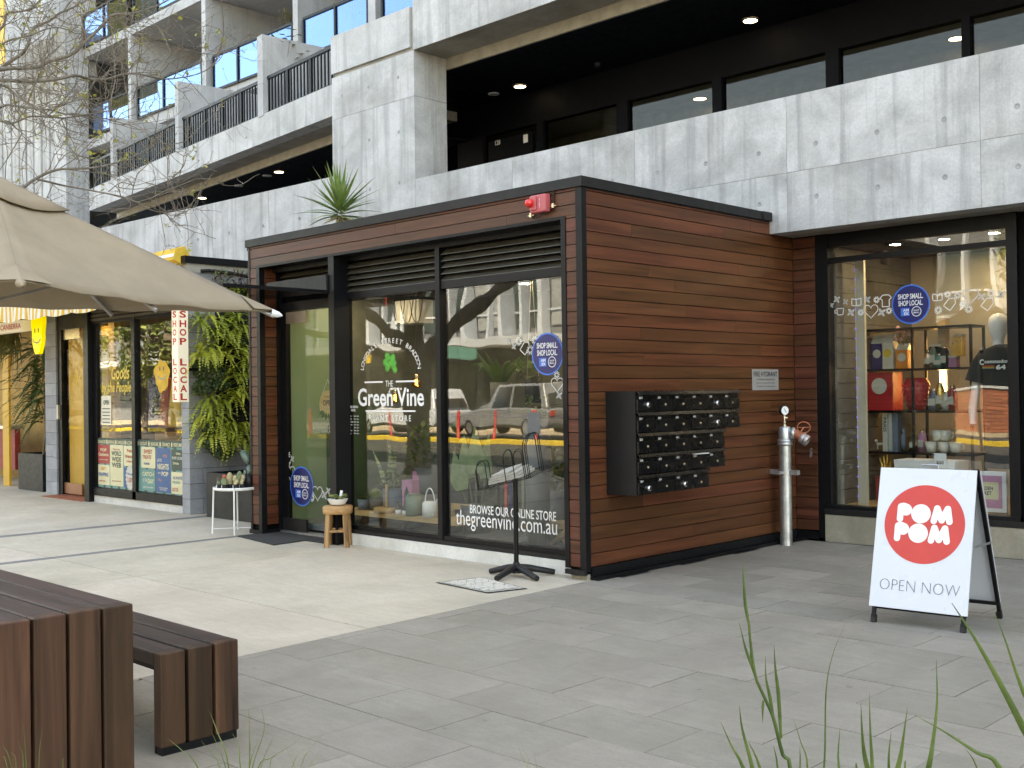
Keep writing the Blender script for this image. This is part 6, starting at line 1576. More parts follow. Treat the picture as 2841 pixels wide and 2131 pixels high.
for k, (u, v, ru, rv) in enumerate(((600, 700, 190, 110), (480, 850, 110, 90), (680, 820, 120, 70), (620, 1300, 140, 90), (700, 1480, 150, 160), (560, 1450, 90, 90), (430, 640, 60, 90), (900, 330, 80, 90))):
    t = thing('maidenhair_fern', 'dark maidenhair fern, %s in the living wall' % ('large middle clump', 'left middle clump', 'right middle clump', 'lower centre clump', 'lowest right clump', 'lowest left clump', 'small clump beside the sign', 'small upper right clump')[k], 'fern', PX(*zf(u, v), XP + .12), 'maidenhair ferns in the living wall')
    mb = MB()
    for j in range(330):
        a, r = rnd(0, 6.28), math.sqrt(rnd(0, 1)); c = PX(*zf(u + ru * r * math.cos(a), v + rv * r * math.sin(a)), XP + .10 + .14 * math.sqrt(max(0, 1 - r * r)) * rnd(.5, 1.1))
        d = rdir(-1); n_ = Vector((rnd(.3, 1), rnd(-.9, .2), rnd(-.2, .7))).normalized(); s = n_.cross(d).normalized(); e = s.cross(n_); w_ = rnd(.010, .02)
        mb.add([c + s * w_ * math.cos(q) + e * w_ * math.sin(q) for q in (0, 1.05, 2.1, 3.14, 4.19, 5.24)], [(0, 1, 2, 3, 4, 5)])
    mb.build('leaflets', K['maiden'], t)['kind'] = 'stuff'
for k, (u, v) in enumerate(((1690, 850), (1895, 875))):
    c = PX(u / 2.765, 460 + v / 2.765, XP + .15); t = thing('leafy_sprig', ('leafy sprig above the fern wall beside the umbrella edge', 'bright leafy sprig above the fern wall against the kiosk')[k], 'plant', c); mb = MB()
    for j in range(40): leafquad(mb, c + Vector((rnd(-.08, .08), rnd(-.12, .12), rnd(-.16, .12))), rdir(-.3), Vector((0, 0, 1)), rnd(.04, .08), .03)
    mb.build('leaves', K['yucca'], t); MB().tube([c + Vector((0, 0, -.25)), c], .008, 5).build('stem', K['twig'], t)
c = PX(1820 / 2.765, 460 + 890 / 2.765, XP + .15); t = thing('dead_fern_clump', 'brown withered fern clump on top of the fern wall', 'plant', c); mb = MB()
for j in range(160): leafquad(mb, c + Vector((rnd(-.1, .12), rnd(-.4, .4), rnd(-.10, .10))), rdir(-.6), Vector((0, 0, 1)), rnd(.05, .14), .025)
mb.build('fronds', mat('withered_brown', (.11, .07, .04), .9, var=.5, scale=30), t)
# asparagus-fern vine over the left planter
vc = np_(330, 1160, .95)
vp = thing('vine_plant', 'feathery green vine climbing above the left black planter', 'plant', (vc.x, .95, .58))
mb = MB(); stem = MB()
top_ = np_(330, 300, .95); stem.tube([(vc.x, 1.0, .58), np_(375, 1000, 1.0), np_(365, 700, 1.0), np_(345, 330, 1.0)], [.02, .016, .013, .008], 7)
for j in range(95):
    v = rnd(290, 950); u = rnd(310, 390); c = np_(u, v, 1.0); an = rnd(-2.6, -.2); d = Vector((rnd(-1.0, .25), rnd(-.9, .1), rnd(-.15, .45)))
    frond(mb, c, d, rnd(.35, .95) * (1.0 if v < 750 else .8), rnd(.15, .5), rnd(.035, .065), 22)
for j in range(900):
    c = np_(rnd(270, 395), rnd(260, 900), rnd(.95, 1.2)); leafquad(mb, c, rdir(-.8), Vector((0, 0, 1)), rnd(.05, .12), .014)
mb.build('foliage', leafm('vine_green', (.04, .085, .025), (.12, .19, .06)), vp); stem.build('stems', K['twig'], vp)
pt_ = thing('hanging_strap_plant', 'drooping strap leaved plant hanging behind the CANBERRA sign', 'plant', np_(90, 160, 1.2)); mb = MB()
for j in range(60):
    b_0 = np_(rnd(60, 160), rnd(120, 200), 1.2); an = rnd(-3.4, .4); L = rnd(.3, .9); d = Vector((math.cos(an) * rnd(.1, .5), math.sin(an) * .3, 0))
    blade(mb, [b_0 + d + Vector((0, 0, -L)), b_0 + d * .7 + Vector((0, 0, -L * .4)), b_0], rnd(.02, .035))
mb.build('leaves', leafm('dry_strap', (.10, .12, .03), (.28, .24, .09)), pt_)

# ================================================================== YUCCA ON THE ROOF, BALCONY POT PLANTS
yc = PY(850 + 218 / 2.3284, 1395 / 2.3284, .9)
yk = thing('yucca', 'spiky green yucca standing behind the kiosk roof edge', 'plant', (yc.x, .9, 3.27))
MB().tube([(yc.x, .9, 3.27), (yc.x, .9, yc.z - .02)], [.05, .045], 10).build('trunk', mat('yucca_trunk', (.16, .12, .08), .95, var=.4, scale=30), yk)
MB().lathe([(.001, 0), (.13, 0), (.16, .2), (.001, .2)], (yc.x, .9, 3.27), 18).build('pot', K['pot'], yk)
mb = MB()
for k in range(58):
    a = 2.4 * k; el = -.25 + 1.65 * (k / 58) ** .8; L = rnd(.45, .66) * (1 - .12 * abs(el)); d = Vector((math.cos(a) * math.cos(el), math.sin(a) * math.cos(el), math.sin(el)))
    b0 = Vector((yc.x, .9, yc.z)) + Vector((0, 0, .12 * k / 58)); tip = b0 + d * L + Vector((0, 0, -.05 * (1 - el))); s = d.cross(Vector((0, 0, 1))).normalized()
    blade(mb, [tip, b0 + d * L * .55, b0 + d * .03], .048, s, .2)
mb.build('leaves', K['yucca'], yk)
mb = MB()
for k in range(26): d = rdir(-1); d.z = -abs(d.z) * .5 - .1; blade(mb, [Vector((yc.x, .9, yc.z - .03)) + d * rnd(.15, .3), Vector((yc.x, .9, yc.z - .02)) + d * .12, Vector((yc.x, .9, yc.z))], .02)
mb.build('dead_leaves', K['dry'], yk)
def bush(name, label, c, r, n, m_, L=.06, stem=True, zsc=1.0):
    t = thing(name, label, 'plant', c); mb = MB(); ms = MB()
    for j in range(n):
        d = rdir(-.2); p = c + Vector((d.x * r, d.y * r, d.z * r * zsc)) * rnd(.35, 1); leafquad(mb, p, rdir(-.5), Vector((0, 0, 1)), L * rnd(.6, 1.3), L * .45)
        if j % 9 == 0: ms.tube([c + Vector((0, 0, -r * .9)), c + (p - c) * .5, p], .004, 4, False)
    mb.build('leaves', K[m_], t)
    if stem: ms.build('stems', K['twig'], t)
    return t
def zq(u, v): return (440 + u / 3.95, v / 3.95)
bush('balcony_shrub', 'airy twiggy shrub behind the middle balcony glass', PY(*zq(720, 470), 5.7), .42, 160, 'leaf', .05)
bush('balcony_shrub', 'pale rounded shrub over the balcony glass by the concrete fin', PY(*zq(1420, 215), 5.9), .22, 260, 'dry', .06)
bush('balcony_shrub', 'large leaved plant behind the black balustrade near the column', PY(*zq(1400, 520), 3.6), .33, 26, 'leaf', .15, True, 1.4)
bush('balcony_shrub', 'twiggy potted tree behind the glass above the column', PY(860 + 650 / 5.53, 30 / 5.53, 5.9), .5, 150, 'dry', .07)
bp0 = PY(*zq(1740, 845), 3.9); t = thing('balcony_bowl', 'dark round bowl planter behind the black balustrade', 'planter', (bp0.x, 3.9, 6.1)); MB().lathe([(.001, 0), (.18, 0), (.33, .12), (.36, .26), (.33, .26), (.001, .2)], (bp0.x, 3.9, 6.1), 22).build('bowl', K['pot'], t); B('stand', K['pot'], t, bp0.x - .1, bp0.x + .1, 3.8, 4.0, 6.0, 6.1)

# ================================================================== INSIDE THE PLANT STORE
def zi(u, v): return (960 + u / 5.184, 1180 + v / 5.184)
def zj(u, v): return (1230 + u / 4.74, 900 + v / 4.74)
def zk(u, v): return (1230 + u / 3.770, 1200 + v / 3.770)
YB1 = .62
bz = PY(*zi(740, 1290), YB1).z
bx0, bx1 = PY(*zi(125, 1200), YB1).x - .3, PY(*zi(1360, 1390), YB1).x + .25
bn = thing('display_bench', 'long pale timber display bench inside the kiosk window', 'bench', ((bx0 + bx1) / 2, YB1 + .17, .12))
for k in range(3): B('seat_plank', K['pine'], bn, bx0, bx1, YB1 + .118 * k, YB1 + .118 * k + .112, bz - .05, bz, .003)
for x in (bx0 + .42, bx0 + 1.12, bx1 - .2): MB().hexa([(x - .10, YB1 + .04, .12), (x - .04, YB1 + .04, .12), (x - .04, YB1 + .30, .12), (x - .10, YB1 + .30, .12), (x - .03, YB1 + .04, bz - .052), (x + .06, YB1 + .04, bz - .052), (x + .06, YB1 + .30, bz - .052), (x - .03, YB1 + .30, bz - .052)]).build('leg', K['charcoal'], bn)
def potobj(name, label, cat, u, r, h, m_, y=.80, tap=.82, grp='pots on the display bench', base=None):
    p = PY(*zi(u, 1250), y); c = Vector((p.x, y, (bz if base is None else base) + .001))
    t = thing(name, label, cat, c, grp)
    MB().lathe([(.001, .0), (r * tap, 0), (r, h), (r * .92, h), (r * .88, h * .9), (.001, h * .88)], c, 24).build('pot', K[m_], t); return t, c
t, c = potobj('plant_pot', 'small blue grey pot with low succulent at the bench end', 'pot', 250, .065, .12, 'potblue', .72)
mb = MB(); [rosette(mb, c + Vector((rnd(-.03, .03), rnd(-.03, .03), .11)), .06) for _ in range(4)]; mb.build('succulent', K['leaf'], t)
t, c = potobj('plant_pot', 'wide grey bowl with round spiny cactus on the bench', 'pot', 440, .11, .12, 'pot', .86)
MB().ball(c + Vector((0, 0, .15)), .075, 10).build('cactus_stem', cacm, t); sp = MB()
for k in range(160):
    d = rdir(-.1); q = c + Vector((0, 0, .15)) + d * .073; sp.add([q, q + d * .03, q + Vector((.002, 0, .002))], [(0, 1, 2)])
sp.build('spines', cacy, t)['kind'] = 'stuff'
t, c = potobj('plant_pot', 'large blue grey pot with dark leafy plant on the bench', 'pot', 690, .125, .24, 'potblue', .86, .9)
mb = MB()
for k in range(120): leafquad(mb, c + Vector((rnd(-.14, .14), rnd(-.12, .12), .24 + rnd(0, .16))), rdir(-.2), Vector((0, 0, 1)), .07, .035)
mb.build('leaves', K['leaf'], t)
t, c = potobj('snake_plant', 'tall variegated snake plant rising behind the bench pots', 'plant', 640, .13, .24, 'plastic', 1.12, .85, None)
mb = MB()
for k, (du, dv, s) in enumerate(((380, 350, 1), (630, 170, 1), (600, 230, 1), (700, 310, 1), (745, 330, 1), (710, 300, 1), (500, 640, .8), (890, 560, .8), (560, 700, .8))):
    tip = PY(960 + du / 5.184, 1180 + dv / 5.184, 1.12 + rnd(-.1, .1)); b0 = c + Vector((rnd(-.06, .06), rnd(-.05, .05), .2)); blade(mb, [tip, tip.lerp(b0, .5) + Vector((rnd(-.03, .03), 0, 0)), b0], .055 * s, None, .1)
sn, nt, b_ = _nodes('snake_leaf'); nt.links.new(_ramp(nt, _noise(nt, _pos(nt, (3, 3, 40)), 1.0, 3), [(.42, (.05, .10, .05)), (.55, (.30, .34, .14))]), b_.inputs['Base Color']); mb.build('leaves', sn, t)
t, c = potobj('pot_tray', 'round wooden tray in front of the blue grey pot', 'tray', 570, .13, .055, 'pine', .70, .98, None)
p = PY(*zi(575, 1200), .72); B('timber_handle', K['pine'], t, p.x - .012, p.x + .02, .72, .73, bz + .056, bz + .30)
for k, u in enumerate((752, 850)):
    t, c = potobj('glass_bottle', ('left', 'right')[k] + ' small bottle with white label on the bench', 'bottle', u, .032, .05, 'vinyl', .66, 1.0, 'small bottles on the bench'); MB().lathe([(.032, .05), (.033, .085), (.013, .11), (.013, .135), (.001, .137)], c, 14).build('bottle_neck', mat('brown_glass', (.05, .03, .015), .15), t)
t, c = potobj('sage_canister', 'sage green metal canister on the display bench', 'canister', 985, .095, .21, 'sage', .70, 1.0, None); MB().lathe([(.075, .21), (.075, .225), (.001, .225)], c, 24).build('lid', K['sage'], t)
p = PY(*zi(915, 1000), .84); pk = thing('pink_carton', 'pink cardboard display carton behind the sage canister', 'carton', (p.x, .84, bz)); B('carton_body', K['pink'], pk, p.x - .08, p.x + .08, .80, .92, bz + .001, p.z + .16, .002); B('hang_tab', K['pink'], pk, p.x - .02, p.x + .08, .90, .92, p.z + .16, p.z + .25)
MB().poly([(p.x - .04, .799, bz + .02), (p.x + .04, .799, bz + .02), (p.x + .04, .799, p.z + .02), (p.x, .799, p.z + .10), (p.x - .04, .799, p.z + .02)]).build('cutout', K['ink'], pk)
t, c = potobj('large_grey_pot', 'large taupe pot with leafy plant beside the window mullion', 'pot', 1190, .155, .28, 'pot', 1.05, .9, None, PY(*zi(1190, 980), 1.05).z)
MB().lathe([(.001, -(c.z - .12)), (.13, -(c.z - .12)), (.16, 0), (.001, 0)], c, 18).build('stand', mat('taupe_drum', (.2, .17, .15), .7), t); mb = MB()
for k in range(150): leafquad(mb, c + Vector((rnd(-.22, .22), rnd(-.2, .2), .28 + rnd(0, .45))), rdir(-.3), Vector((0, 0, 1)), .13, .06)
mb.build('leaves', K['leaf'], t)
# watering can
p = PY(*zi(1210, 1310), .68); WC = Vector((p.x, .68, bz + .001)); wc = thing('watering_can', 'white metal watering can on the display bench', 'watering can', WC)
MB().lathe([(.001, 0), (.083, 0), (.080, .15), (.062, .165), (.001, .165)], WC, 26).build('can_body', K['frame_white'], wc)
MB().tube([WC + Vector((.06, -.02, .03)), WC + Vector((.10, -.03, .035)), WC + Vector((.15, -.045, .15)), WC + Vector((.165, -.05, .20))], [.010, .010, .008, .008], 8).build('spout', K['frame_white'], wc)
MB().tube([WC + Vector((-.076 * math.cos(a), 0, .13 + .17 * math.sin(a))) for a in [math.pi * k / 12 for k in range(13)]], .007, 8, False).build('handle', K['frame_white'], wc)
# stools under the bench, wooden chair, X-leg table, shelf
p = PY(*zi(1000, 1470), 1.3); t = thing('timber_stool_inside', 'pale timber stool standing behind the display bench', 'stool', (p.x, 1.3, .12))
MB().lathe([(.001, .34), (.16, .34), (.16, .37), (.001, .37)], (p.x, 1.3, .12), 20).build('seat', K['pine'], t)
for a in (.4, 2.0, 3.5, 5.1): MB().tube([(p.x + .15 * math.cos(a), 1.3 + .15 * math.sin(a), .12), (p.x + .12 * math.cos(a), 1.3 + .12 * math.sin(a), .46)], .014, 8).build('leg', K['pine'], t)
p0, p1 = PY(*zk(80, 860), .9), PY(*zk(270, 860), .9); t = thing('timber_chair', 'small pale timber chair inside the right window', 'chair', (p0.x, .9, .12))
zc_ = p0.z
for x in (p0.x, p1.x):
    for y in (.9, 1.2): B('leg', K['pine'], t, x, x + .03, y, y + .03, .12, zc_ + (.12 if y < 1 else .0))
B('seat', K['pine'], t, p0.x, p1.x + .03, .9, 1.23, zc_ - .03, zc_)
B('back_rail', K['pine'], t, p0.x, p1.x + .03, .905, .925, zc_ + .06, zc_ + .12)
p0, p1 = PY(*zk(940, 920), .75), PY(*zk(1250, 960), .75); tz_ = p0.z; t = thing('cross_leg_table', 'pale timber cross legged table inside the right window', 'table', (p1.x - .1, .85, .12))
B('table_top', K['pine'], t, p0.x, p1.x + .1, .72, 1.15, tz_ - .05, tz_)
for y in (.76, 1.08):
    MB().bar((p0.x + .22, y, .12), (p1.x + .06, y, tz_ - .052), .035, .06, (0, 1, 0)).build('leg', K['pine'], t); MB().bar((p1.x + .06, y + .036, .12), (p0.x + .22, y + .036, tz_ - .052), .035, .06, (0, 1, 0)).build('leg', K['pine'], t)
p = PY(*zj(900, 1180), 1.5); sh_ = thing('plant_shelf', 'dark timber plant shelf inside the right window', 'shelf', (p.x, 1.5, .12)); B('shelf_board', K['charcoal'], sh_, p.x - .8, -.15, 1.35, 1.75, p.z - .04, p.z); [B('upright', K['charcoal'], sh_, x, x + .04, 1.4, 1.7, .12, p.z - .04) for x in (p.x - .75, -.25)]
c = Vector((PY(*zj(740, 1180), 1.5).x, 1.52, p.z + .001)); t = thing('orchid_pot', 'strap leaved orchid in a dark pot on the plant shelf', 'plant', c); MB().lathe([(.001, 0), (.10, 0), (.115, .34), (.105, .34), (.001, .3)], c, 20).build('pot', K['pot'], t); mb = MB()
for k in range(13): a = 2.4 * k; blade(mb, [c + Vector((.36 * math.cos(a), .25 * math.sin(a), .45 + rnd(-.05, .25))), c + Vector((.2 * math.cos(a), .14 * math.sin(a), .52)), c + Vector((0, 0, .3))], .06)
mb.build('leaves', K['leaf'], t)
c = PY(*zj(1180, 820), 1.1); t = thing('hanging_planter', 'black hanging planter below a cord in the right window', 'planter', c); MB().lathe([(.001, -.16), (.085, -.16), (.095, .10), (.085, .10), (.001, .06)], c, 20).build('pot', K['plastic'], t)
for d in (-.08, .08): MB().tube([c + Vector((d, 0, .1)), Vector((c.x, c.y, 2.78))], .003, 4).build('cord', K['cup'], t)
mb = MB(); [leafquad(mb, c + Vector((rnd(-.16, .16), rnd(-.14, .14), .1 + rnd(0, .14))), rdir(-.3), Vector((0, 0, 1)), .1, .05) for _ in range(60)]; mb.build('leaves', K['leaf'], t)
c = PY(*zk(350, 850), 1.0); c.z = .12; t = thing('banana_leaf_plant', 'tall broad leaved plant inside the right window', 'plant', c); MB().lathe([(.001, 0), (.14, 0), (.17, .28), (.001, .26)], c, 20).build('pot', K['pot'], t); mb = MB(); ms = MB()
for tipu, tipv, w_ in ((330, 40, .20), (110, 300, .18), (220, 130, .16), (480, 120, .15)):
    tp = PY(*zk(tipu, tipv), rnd(.8, 1.2)); b0 = tp.lerp(c, .34) + Vector((0, 0, -.05)); blade(mb, [tp + Vector((0, 0, .1)), tp.lerp(b0, .5) + Vector((rnd(-.03, .03), 0, .03)), b0], w_, None, .08); ms.tube([b0, b0.lerp(c, .5), c + Vector((0, 0, .25))], .009, 6)
mb.build('leaves', leafm('broad_leaf', (.09, .17, .07), (.22, .34, .16), .1), t); ms.build('stalks', K['strap'], t)
for k, (u, m_) in enumerate(((650, 'red'), (700, 'navyblue'), (740, 'cup'), (830, 'sage'), (870, 'pot'), (925, 'pink'), (960, 'ink'), (1025, 'lemon'))):
    q = PY(*zk(u, 580), 1.25); t = thing('hanging_strap', ('red', 'navy', 'cream', 'sage', 'grey', 'pink', 'black', 'yellow')[k] + ' woven strap hanging on the rack in the right window', 'strap', (q.x, 1.25, q.z), 'straps hanging in the window'); B('webbing', K[m_], t, q.x - .018, q.x + .018, 1.25, 1.256, q.z - .26, q.z + .12)
q = PY(*zk(820, 460), 1.25); B('strap_rail', K['black'], ks, q.x - .35, q.x + .4, 1.24, 1.26, q.z + .09, q.z + .11)
B('strap_rail_post', K['black'], ks, q.x - .35, q.x - .33, 1.24, 1.26, .12, q.z + .09)
def leafy(label, u, v, y, r, n, L, src=zk, m_='leaf'):
    c = PY(*src(u, v), y); t = thing('potted_plant', label, 'plant', (c.x, c.y, .12), 'potted plants inside the kiosk'); mb = MB()
    for j in range(n): leafquad(mb, c + Vector((rnd(-r, r), rnd(-r, r) * .7, rnd(-r, r))), rdir(-.5), Vector((0, 0, 1)), L * rnd(.6, 1.2), L * .45)
    mb.build('leaves', K[m_], t); MB().lathe([(.001, 0), (.1, 0), (.13, max(.1, c.z - .12 - r * .8)), (.001, max(.1, c.z - .12 - r * .8))], (c.x, c.y, .12), 16).build('pot', K['pot'], t)
leafy('dark bushy plant low behind the website lettering', 420, 560, 1.9, .4, 220, .18)
leafy('dark leafy plant beside the mullion in the right window', 140, 260, 1.4, .3, 160, .16)
leafy('dark leafy plant below the round sticker in the right window', 1190, 420, 1.0, .22, 120, .13)
leafy('silver leaved low plant under the cross legged table', 930, 1140, .6, .12, 110, .05, zk, 'dry')
leafy('feathery dark plant in front of the right jamb', 1230, 1120, .55, .12, 90, .06, zj)
# pendant bulbs
for k, (u, v, lab) in enumerate(((840, 640, 'clear amber bulb hanging beside the THE lettering'), (735, 715, 'clear amber bulb hanging behind the Green Vine lettering'), (945, 742, 'clear amber bulb hanging beside the window mullion'))):
    c = PY(*zc(u, v), 1.3); t = thing('pendant_bulb', lab, 'lamp', c, 'pendant bulbs in the kiosk')
    MB().tube([c + Vector((0, 0, .1)), Vector((c.x, c.y, 2.78))], .004, 6).build('cord', K['ink'], t); MB().lathe([(.02, .06), (.02, .1), (.001, .1)], c, 12).build('socket', K['brass'], t)
    MB().ball(c, .062, 12).build('bulb_glass', glass('amber_glass_%d' % k, (1.0, .72, .36), .8), t); MB().tube([c + Vector((.015 * math.cos(2.1 * j), .015 * math.sin(2.1 * j), -.03 + .008 * j)) for j in range(10)], .005, 5).build('filament', K['bulb'], t)
q = PY(*zc(785, 300), 1.6); ac = thing('wall_unit', 'white wall unit with looped cables high in the left window', 'appliance', (q.x, 1.6, q.z)); B('unit_body', K['white'], ac, q.x - .22, q.x + .22, 1.62, 1.85, q.z - .12, q.z + .16, .01)
for dx in (-.1, .05, .22): MB().tube([(q.x + dx + .12 * math.cos(a), 1.58, q.z + .30 - .42 * math.sin(a)) for a in [math.pi * k / 14 for k in range(15)]], .005, 6).build('cable', K['ink'], ac)

# ================================================================== FOREGROUND PLANTS
def zF(u, v): return (1900 + u / 2.3507, 1500 + v / 2.3507)
def zT(u, v): return (u / 2.4578, 1500 + v / 2.4578)
def clump(name, label, blades, src, dep, base_px, m_, wsc, cat='plant'):
    b0 = PD(*base_px, dep); base = Vector((b0.x, b0.y, .0))
    t = thing(name, label, cat, base); mb = MB()
    for pts, w_ in blades:
        dd = dep + rnd(-.18, .18); P = [PD(*src(*q), dd) for q in pts]
        last = P[-1]; root = base + Vector((rnd(-.08, .08), rnd(-.08, .08), 0)) + Vector((last.x - base.x, last.y - base.y, 0)) * .45
        P += [last.lerp(root, .5) + (P[-1] - P[-2]) * .12, root]
        blade(mb, P, w_ * wsc * dd / FPX * 1.3)
    mb.build('leaves', K[m_], t); return t
gb = MB().box(2.7, 5.6, -6.9, -4.5, -.04, .006); 
A_ = [([(235, 1183), (300, 1330), (380, 1480)], 22), ([(355, 1070), (375, 1230), (440, 1480)], 26), ([(412, 1305), (490, 1480)], 26), ([(578, 1335), (605, 1480)], 20), ([(705, 1150), (755, 1310), (800, 1480)], 12), ([(750, 1345), (752, 1480)], 16)]
B_ = [([(1012, 1222), (1005, 1480)], 22), ([(1148, 1060), (1160, 1300), (1190, 1480)], 32), ([(1203, 990), (1210, 1250), (1222, 1480)], 24), ([(1345, 1243), (1330, 1480)], 24), ([(1452, 1090), (1420, 1320), (1390, 1480)], 32), ([(1640, 780), (1645, 1050), (1620, 1300), (1590, 1480)], 28), ([(1118, 1452), (1120, 1490)], 18), ([(1440, 1430), (1436, 1490)], 18)]
C_ = [([(1497, 1137), (1700, 1250), (1900, 1380), (2050, 1480)], 28), ([(1740, 405), (1880, 620), (2050, 920), (2212, 1230), (2300, 1400)], 46), ([(2015, 455), (2090, 650), (2160, 860), (2212, 1000), (2260, 1120)], 26), ([(1832, 1360), (1905, 1480)], 14)]
clump('strap_leaf_clump', 'green strap leaves at the left of the lower right foreground', A_, zF, 3.5, (2130, 2300), 'strap', 1 / 2.3507)
clump('strap_leaf_clump', 'upright green strap leaves at the bottom edge below the sandwich board', B_, zF, 3.6, (2450, 2350), 'strap', 1 / 2.3507)
clump('strap_leaf_clump', 'long arching strap leaves crossing the lower right corner', C_, zF, 3.4, (2900, 2300), 'strap', 1 / 2.3507)
clump('tall_grass', 'single thin dark grass stem bending right over the pavers', [([(1045, 540), (960, 760), (920, 1000), (908, 1480)], 10)], zF, 3.6, (2280, 2300), 'strap', 1 / 2.3507)
t = thing('reed_stalk', 'tall jointed green reed stalk in the right foreground', 'plant', PD(2190, 2300, 3.5)); t.location.z = 0; ORG[t.name] = Vector(t.location)
mb = MB(); st_pts = [PD(*zF(*q), 3.5) for q in ((418, 540), (430, 680), (460, 880), (500, 980), (560, 1110), (590, 1200), (640, 1400), (690, 1500))]; st_pts.append(Vector(t.location)); st_pts = catmull(st_pts, 3)
mb.tube(st_pts, [.004 + .003 * i / len(st_pts) for i in range(len(st_pts))], 7)
mb.build('stalk', K['strap'], t)
mb = MB()
for pts, w_ in (([(375, 140), (382, 250), (395, 420), (418, 545)], 18), ([(353, 530), (380, 640), (405, 730), (440, 820), (465, 900)], 18), ([(582, 680), (590, 830), (610, 1000), (628, 1290)], 20), ([(525, 755), (530, 900), (555, 1020), (578, 1160)], 18), ([(508, 1190), (508, 1110), (512, 1040)], 14), ([(430, 660), (432, 760), (455, 860)], 14)):
    blade(mb, [PD(*zF(*q), 3.5) for q in pts], w_ / 2.3507 * 3.5 / FPX * 1.2)
mb.build('leaves', K['strap'], t)
D_ = [([(1150, 1355), (1240, 1430), (1350, 1551)], 9), ([(1425, 1155), (1480, 1300), (1560, 1551)], 10), ([(1580, 1310), (1630, 1400), (1640, 1551)], 8), ([(1695, 1150), (1702, 1300), (1700, 1551)], 9), ([(1785, 1140), (1800, 1300), (1720, 1551)], 7), ([(1870, 1330), (1780, 1551)], 9), ([(2020, 1375), (1850, 1480), (1760, 1551)], 8), ([(1435, 1285), (1540, 1551)], 8), ([(1370, 1365), (1500, 1551)], 9), ([(1775, 1325), (1700, 1551)], 8), ([(1890, 1450), (1840, 1551)], 7)]
E_ = [([(1940, 1385), (1990, 1500), (2010, 1551)], 7), ([(2100, 1390), (1990, 1551)], 8), ([(2212, 1310), (2050, 1551)], 8), ([(2180, 1480), (2110, 1551)], 8)]
F_ = [([(160, 1255), (180, 1551)], 9), ([(125, 1370), (160, 1551)], 9), ([(290, 1275), (265, 1551)], 8), ([(20, 1395), (80, 1551)], 10), ([(440, 1490), (430, 1551)], 8), ([(10, 1475), (50, 1551)], 9), ([(70, 1440), (110, 1551)], 8)]
clump('grass_tuft', 'thin grass tuft in front of the low bench', D_, zT, 3.4, (660, 2250), 'strap', 1 / 2.4578, 'grass')
clump('grass_tuft', 'sparse thin grass right of the tuft by the low bench', E_, zT, 3.4, (860, 2250), 'dry', 1 / 2.4578, 'grass')
clump('grass_tuft', 'thin grass at the lower left corner before the picnic table', F_, zT, 3.0, (80, 2250), 'strap', 1 / 2.4578, 'grass')
clump('grass_tuft', 'few faint grass tips at the bottom centre edge', [([(1115 * 0 + 3525, 1360), (3560, 1480), (3600, 1560)], 6), ([(3560, 1400), (3620, 1560)], 6), ([(3640, 1430), (3660, 1560)], 6)], zT, 3.4, (1470, 2250), 'dry', 1 / 2.4578, 'grass')
gb.build('garden_bed', K['soil']); bpy.data.objects['garden_bed']['kind'] = 'structure'

# ================================================================== STREET TREE (upper left branches, trunk out of frame)
TB = Vector((-10.3, -6.7, 0))
tree = thing('street_tree', 'bare branched street tree with first yellow leaves at upper left', 'tree', TB)
tk = MB(); br = MB(); tw = MB(); lv = MB()
tp_ = catmull([TB + Vector((0, 0, -.1)), TB + Vector((.03, 0, .5)), TB + Vector((0, .03, 1.3)), TB + Vector((.02, 0, 2.1)), TB + Vector((-.05, .05, 3.2)), TB + Vector((.1, .0, 5.0)), TB + Vector((0, .2, 7.5))], 4)
tk.tube(tp_, [(.33, .30, .28, .26, .25, .245, .24, .235, .235, .235, .24, .245, .24, .22, .20, .19, .18, .17, .16, .15, .14, .12, .10, .08, .05)[min(i, 24)] for i in range(len(tp_))], 14)
def limb(pts, r0, r1, mb=br, n=8):
    c = catmull(pts, 4); mb.tube(c, [r0 + (r1 - r0) * i / (len(c) - 1) for i in range(len(c))], n); return c
FK = TB + Vector((0, 0, 2.6))
limb([TB + Vector((0, 0, 2.05)), TB + Vector((.45, -.45, 2.75)), TB + Vector((.95, -.95, 3.35)), TB + Vector((1.9, -1.8, 4.3)), TB + Vector((3.2, -2.6, 5.8)), TB + Vector((4.2, -3.2, 7.4))], .17, .05)
limb([TB + Vector((0, 0, 2.35)), TB + Vector((-.5, .5, 2.95)), TB + Vector((-.95, .9, 3.45)), TB + Vector((-1.9, 1.5, 4.6)), TB + Vector((-2.6, 2.0, 6.2))], .13, .04)
limb([TB + Vector((0, 0, 2.0)), TB + Vector((-.45, .42, 2.3)), TB + Vector((-1.0, .95, 2.6)), TB + Vector((-2.2, 1.9, 2.95)), TB + Vector((-3.6, 2.8, 3.8))], .11, .035)
def zP(u, v): return (u / 4.424, v / 4.424)
def zU(u, v): return (u / 2.765, 460 + v / 2.765)
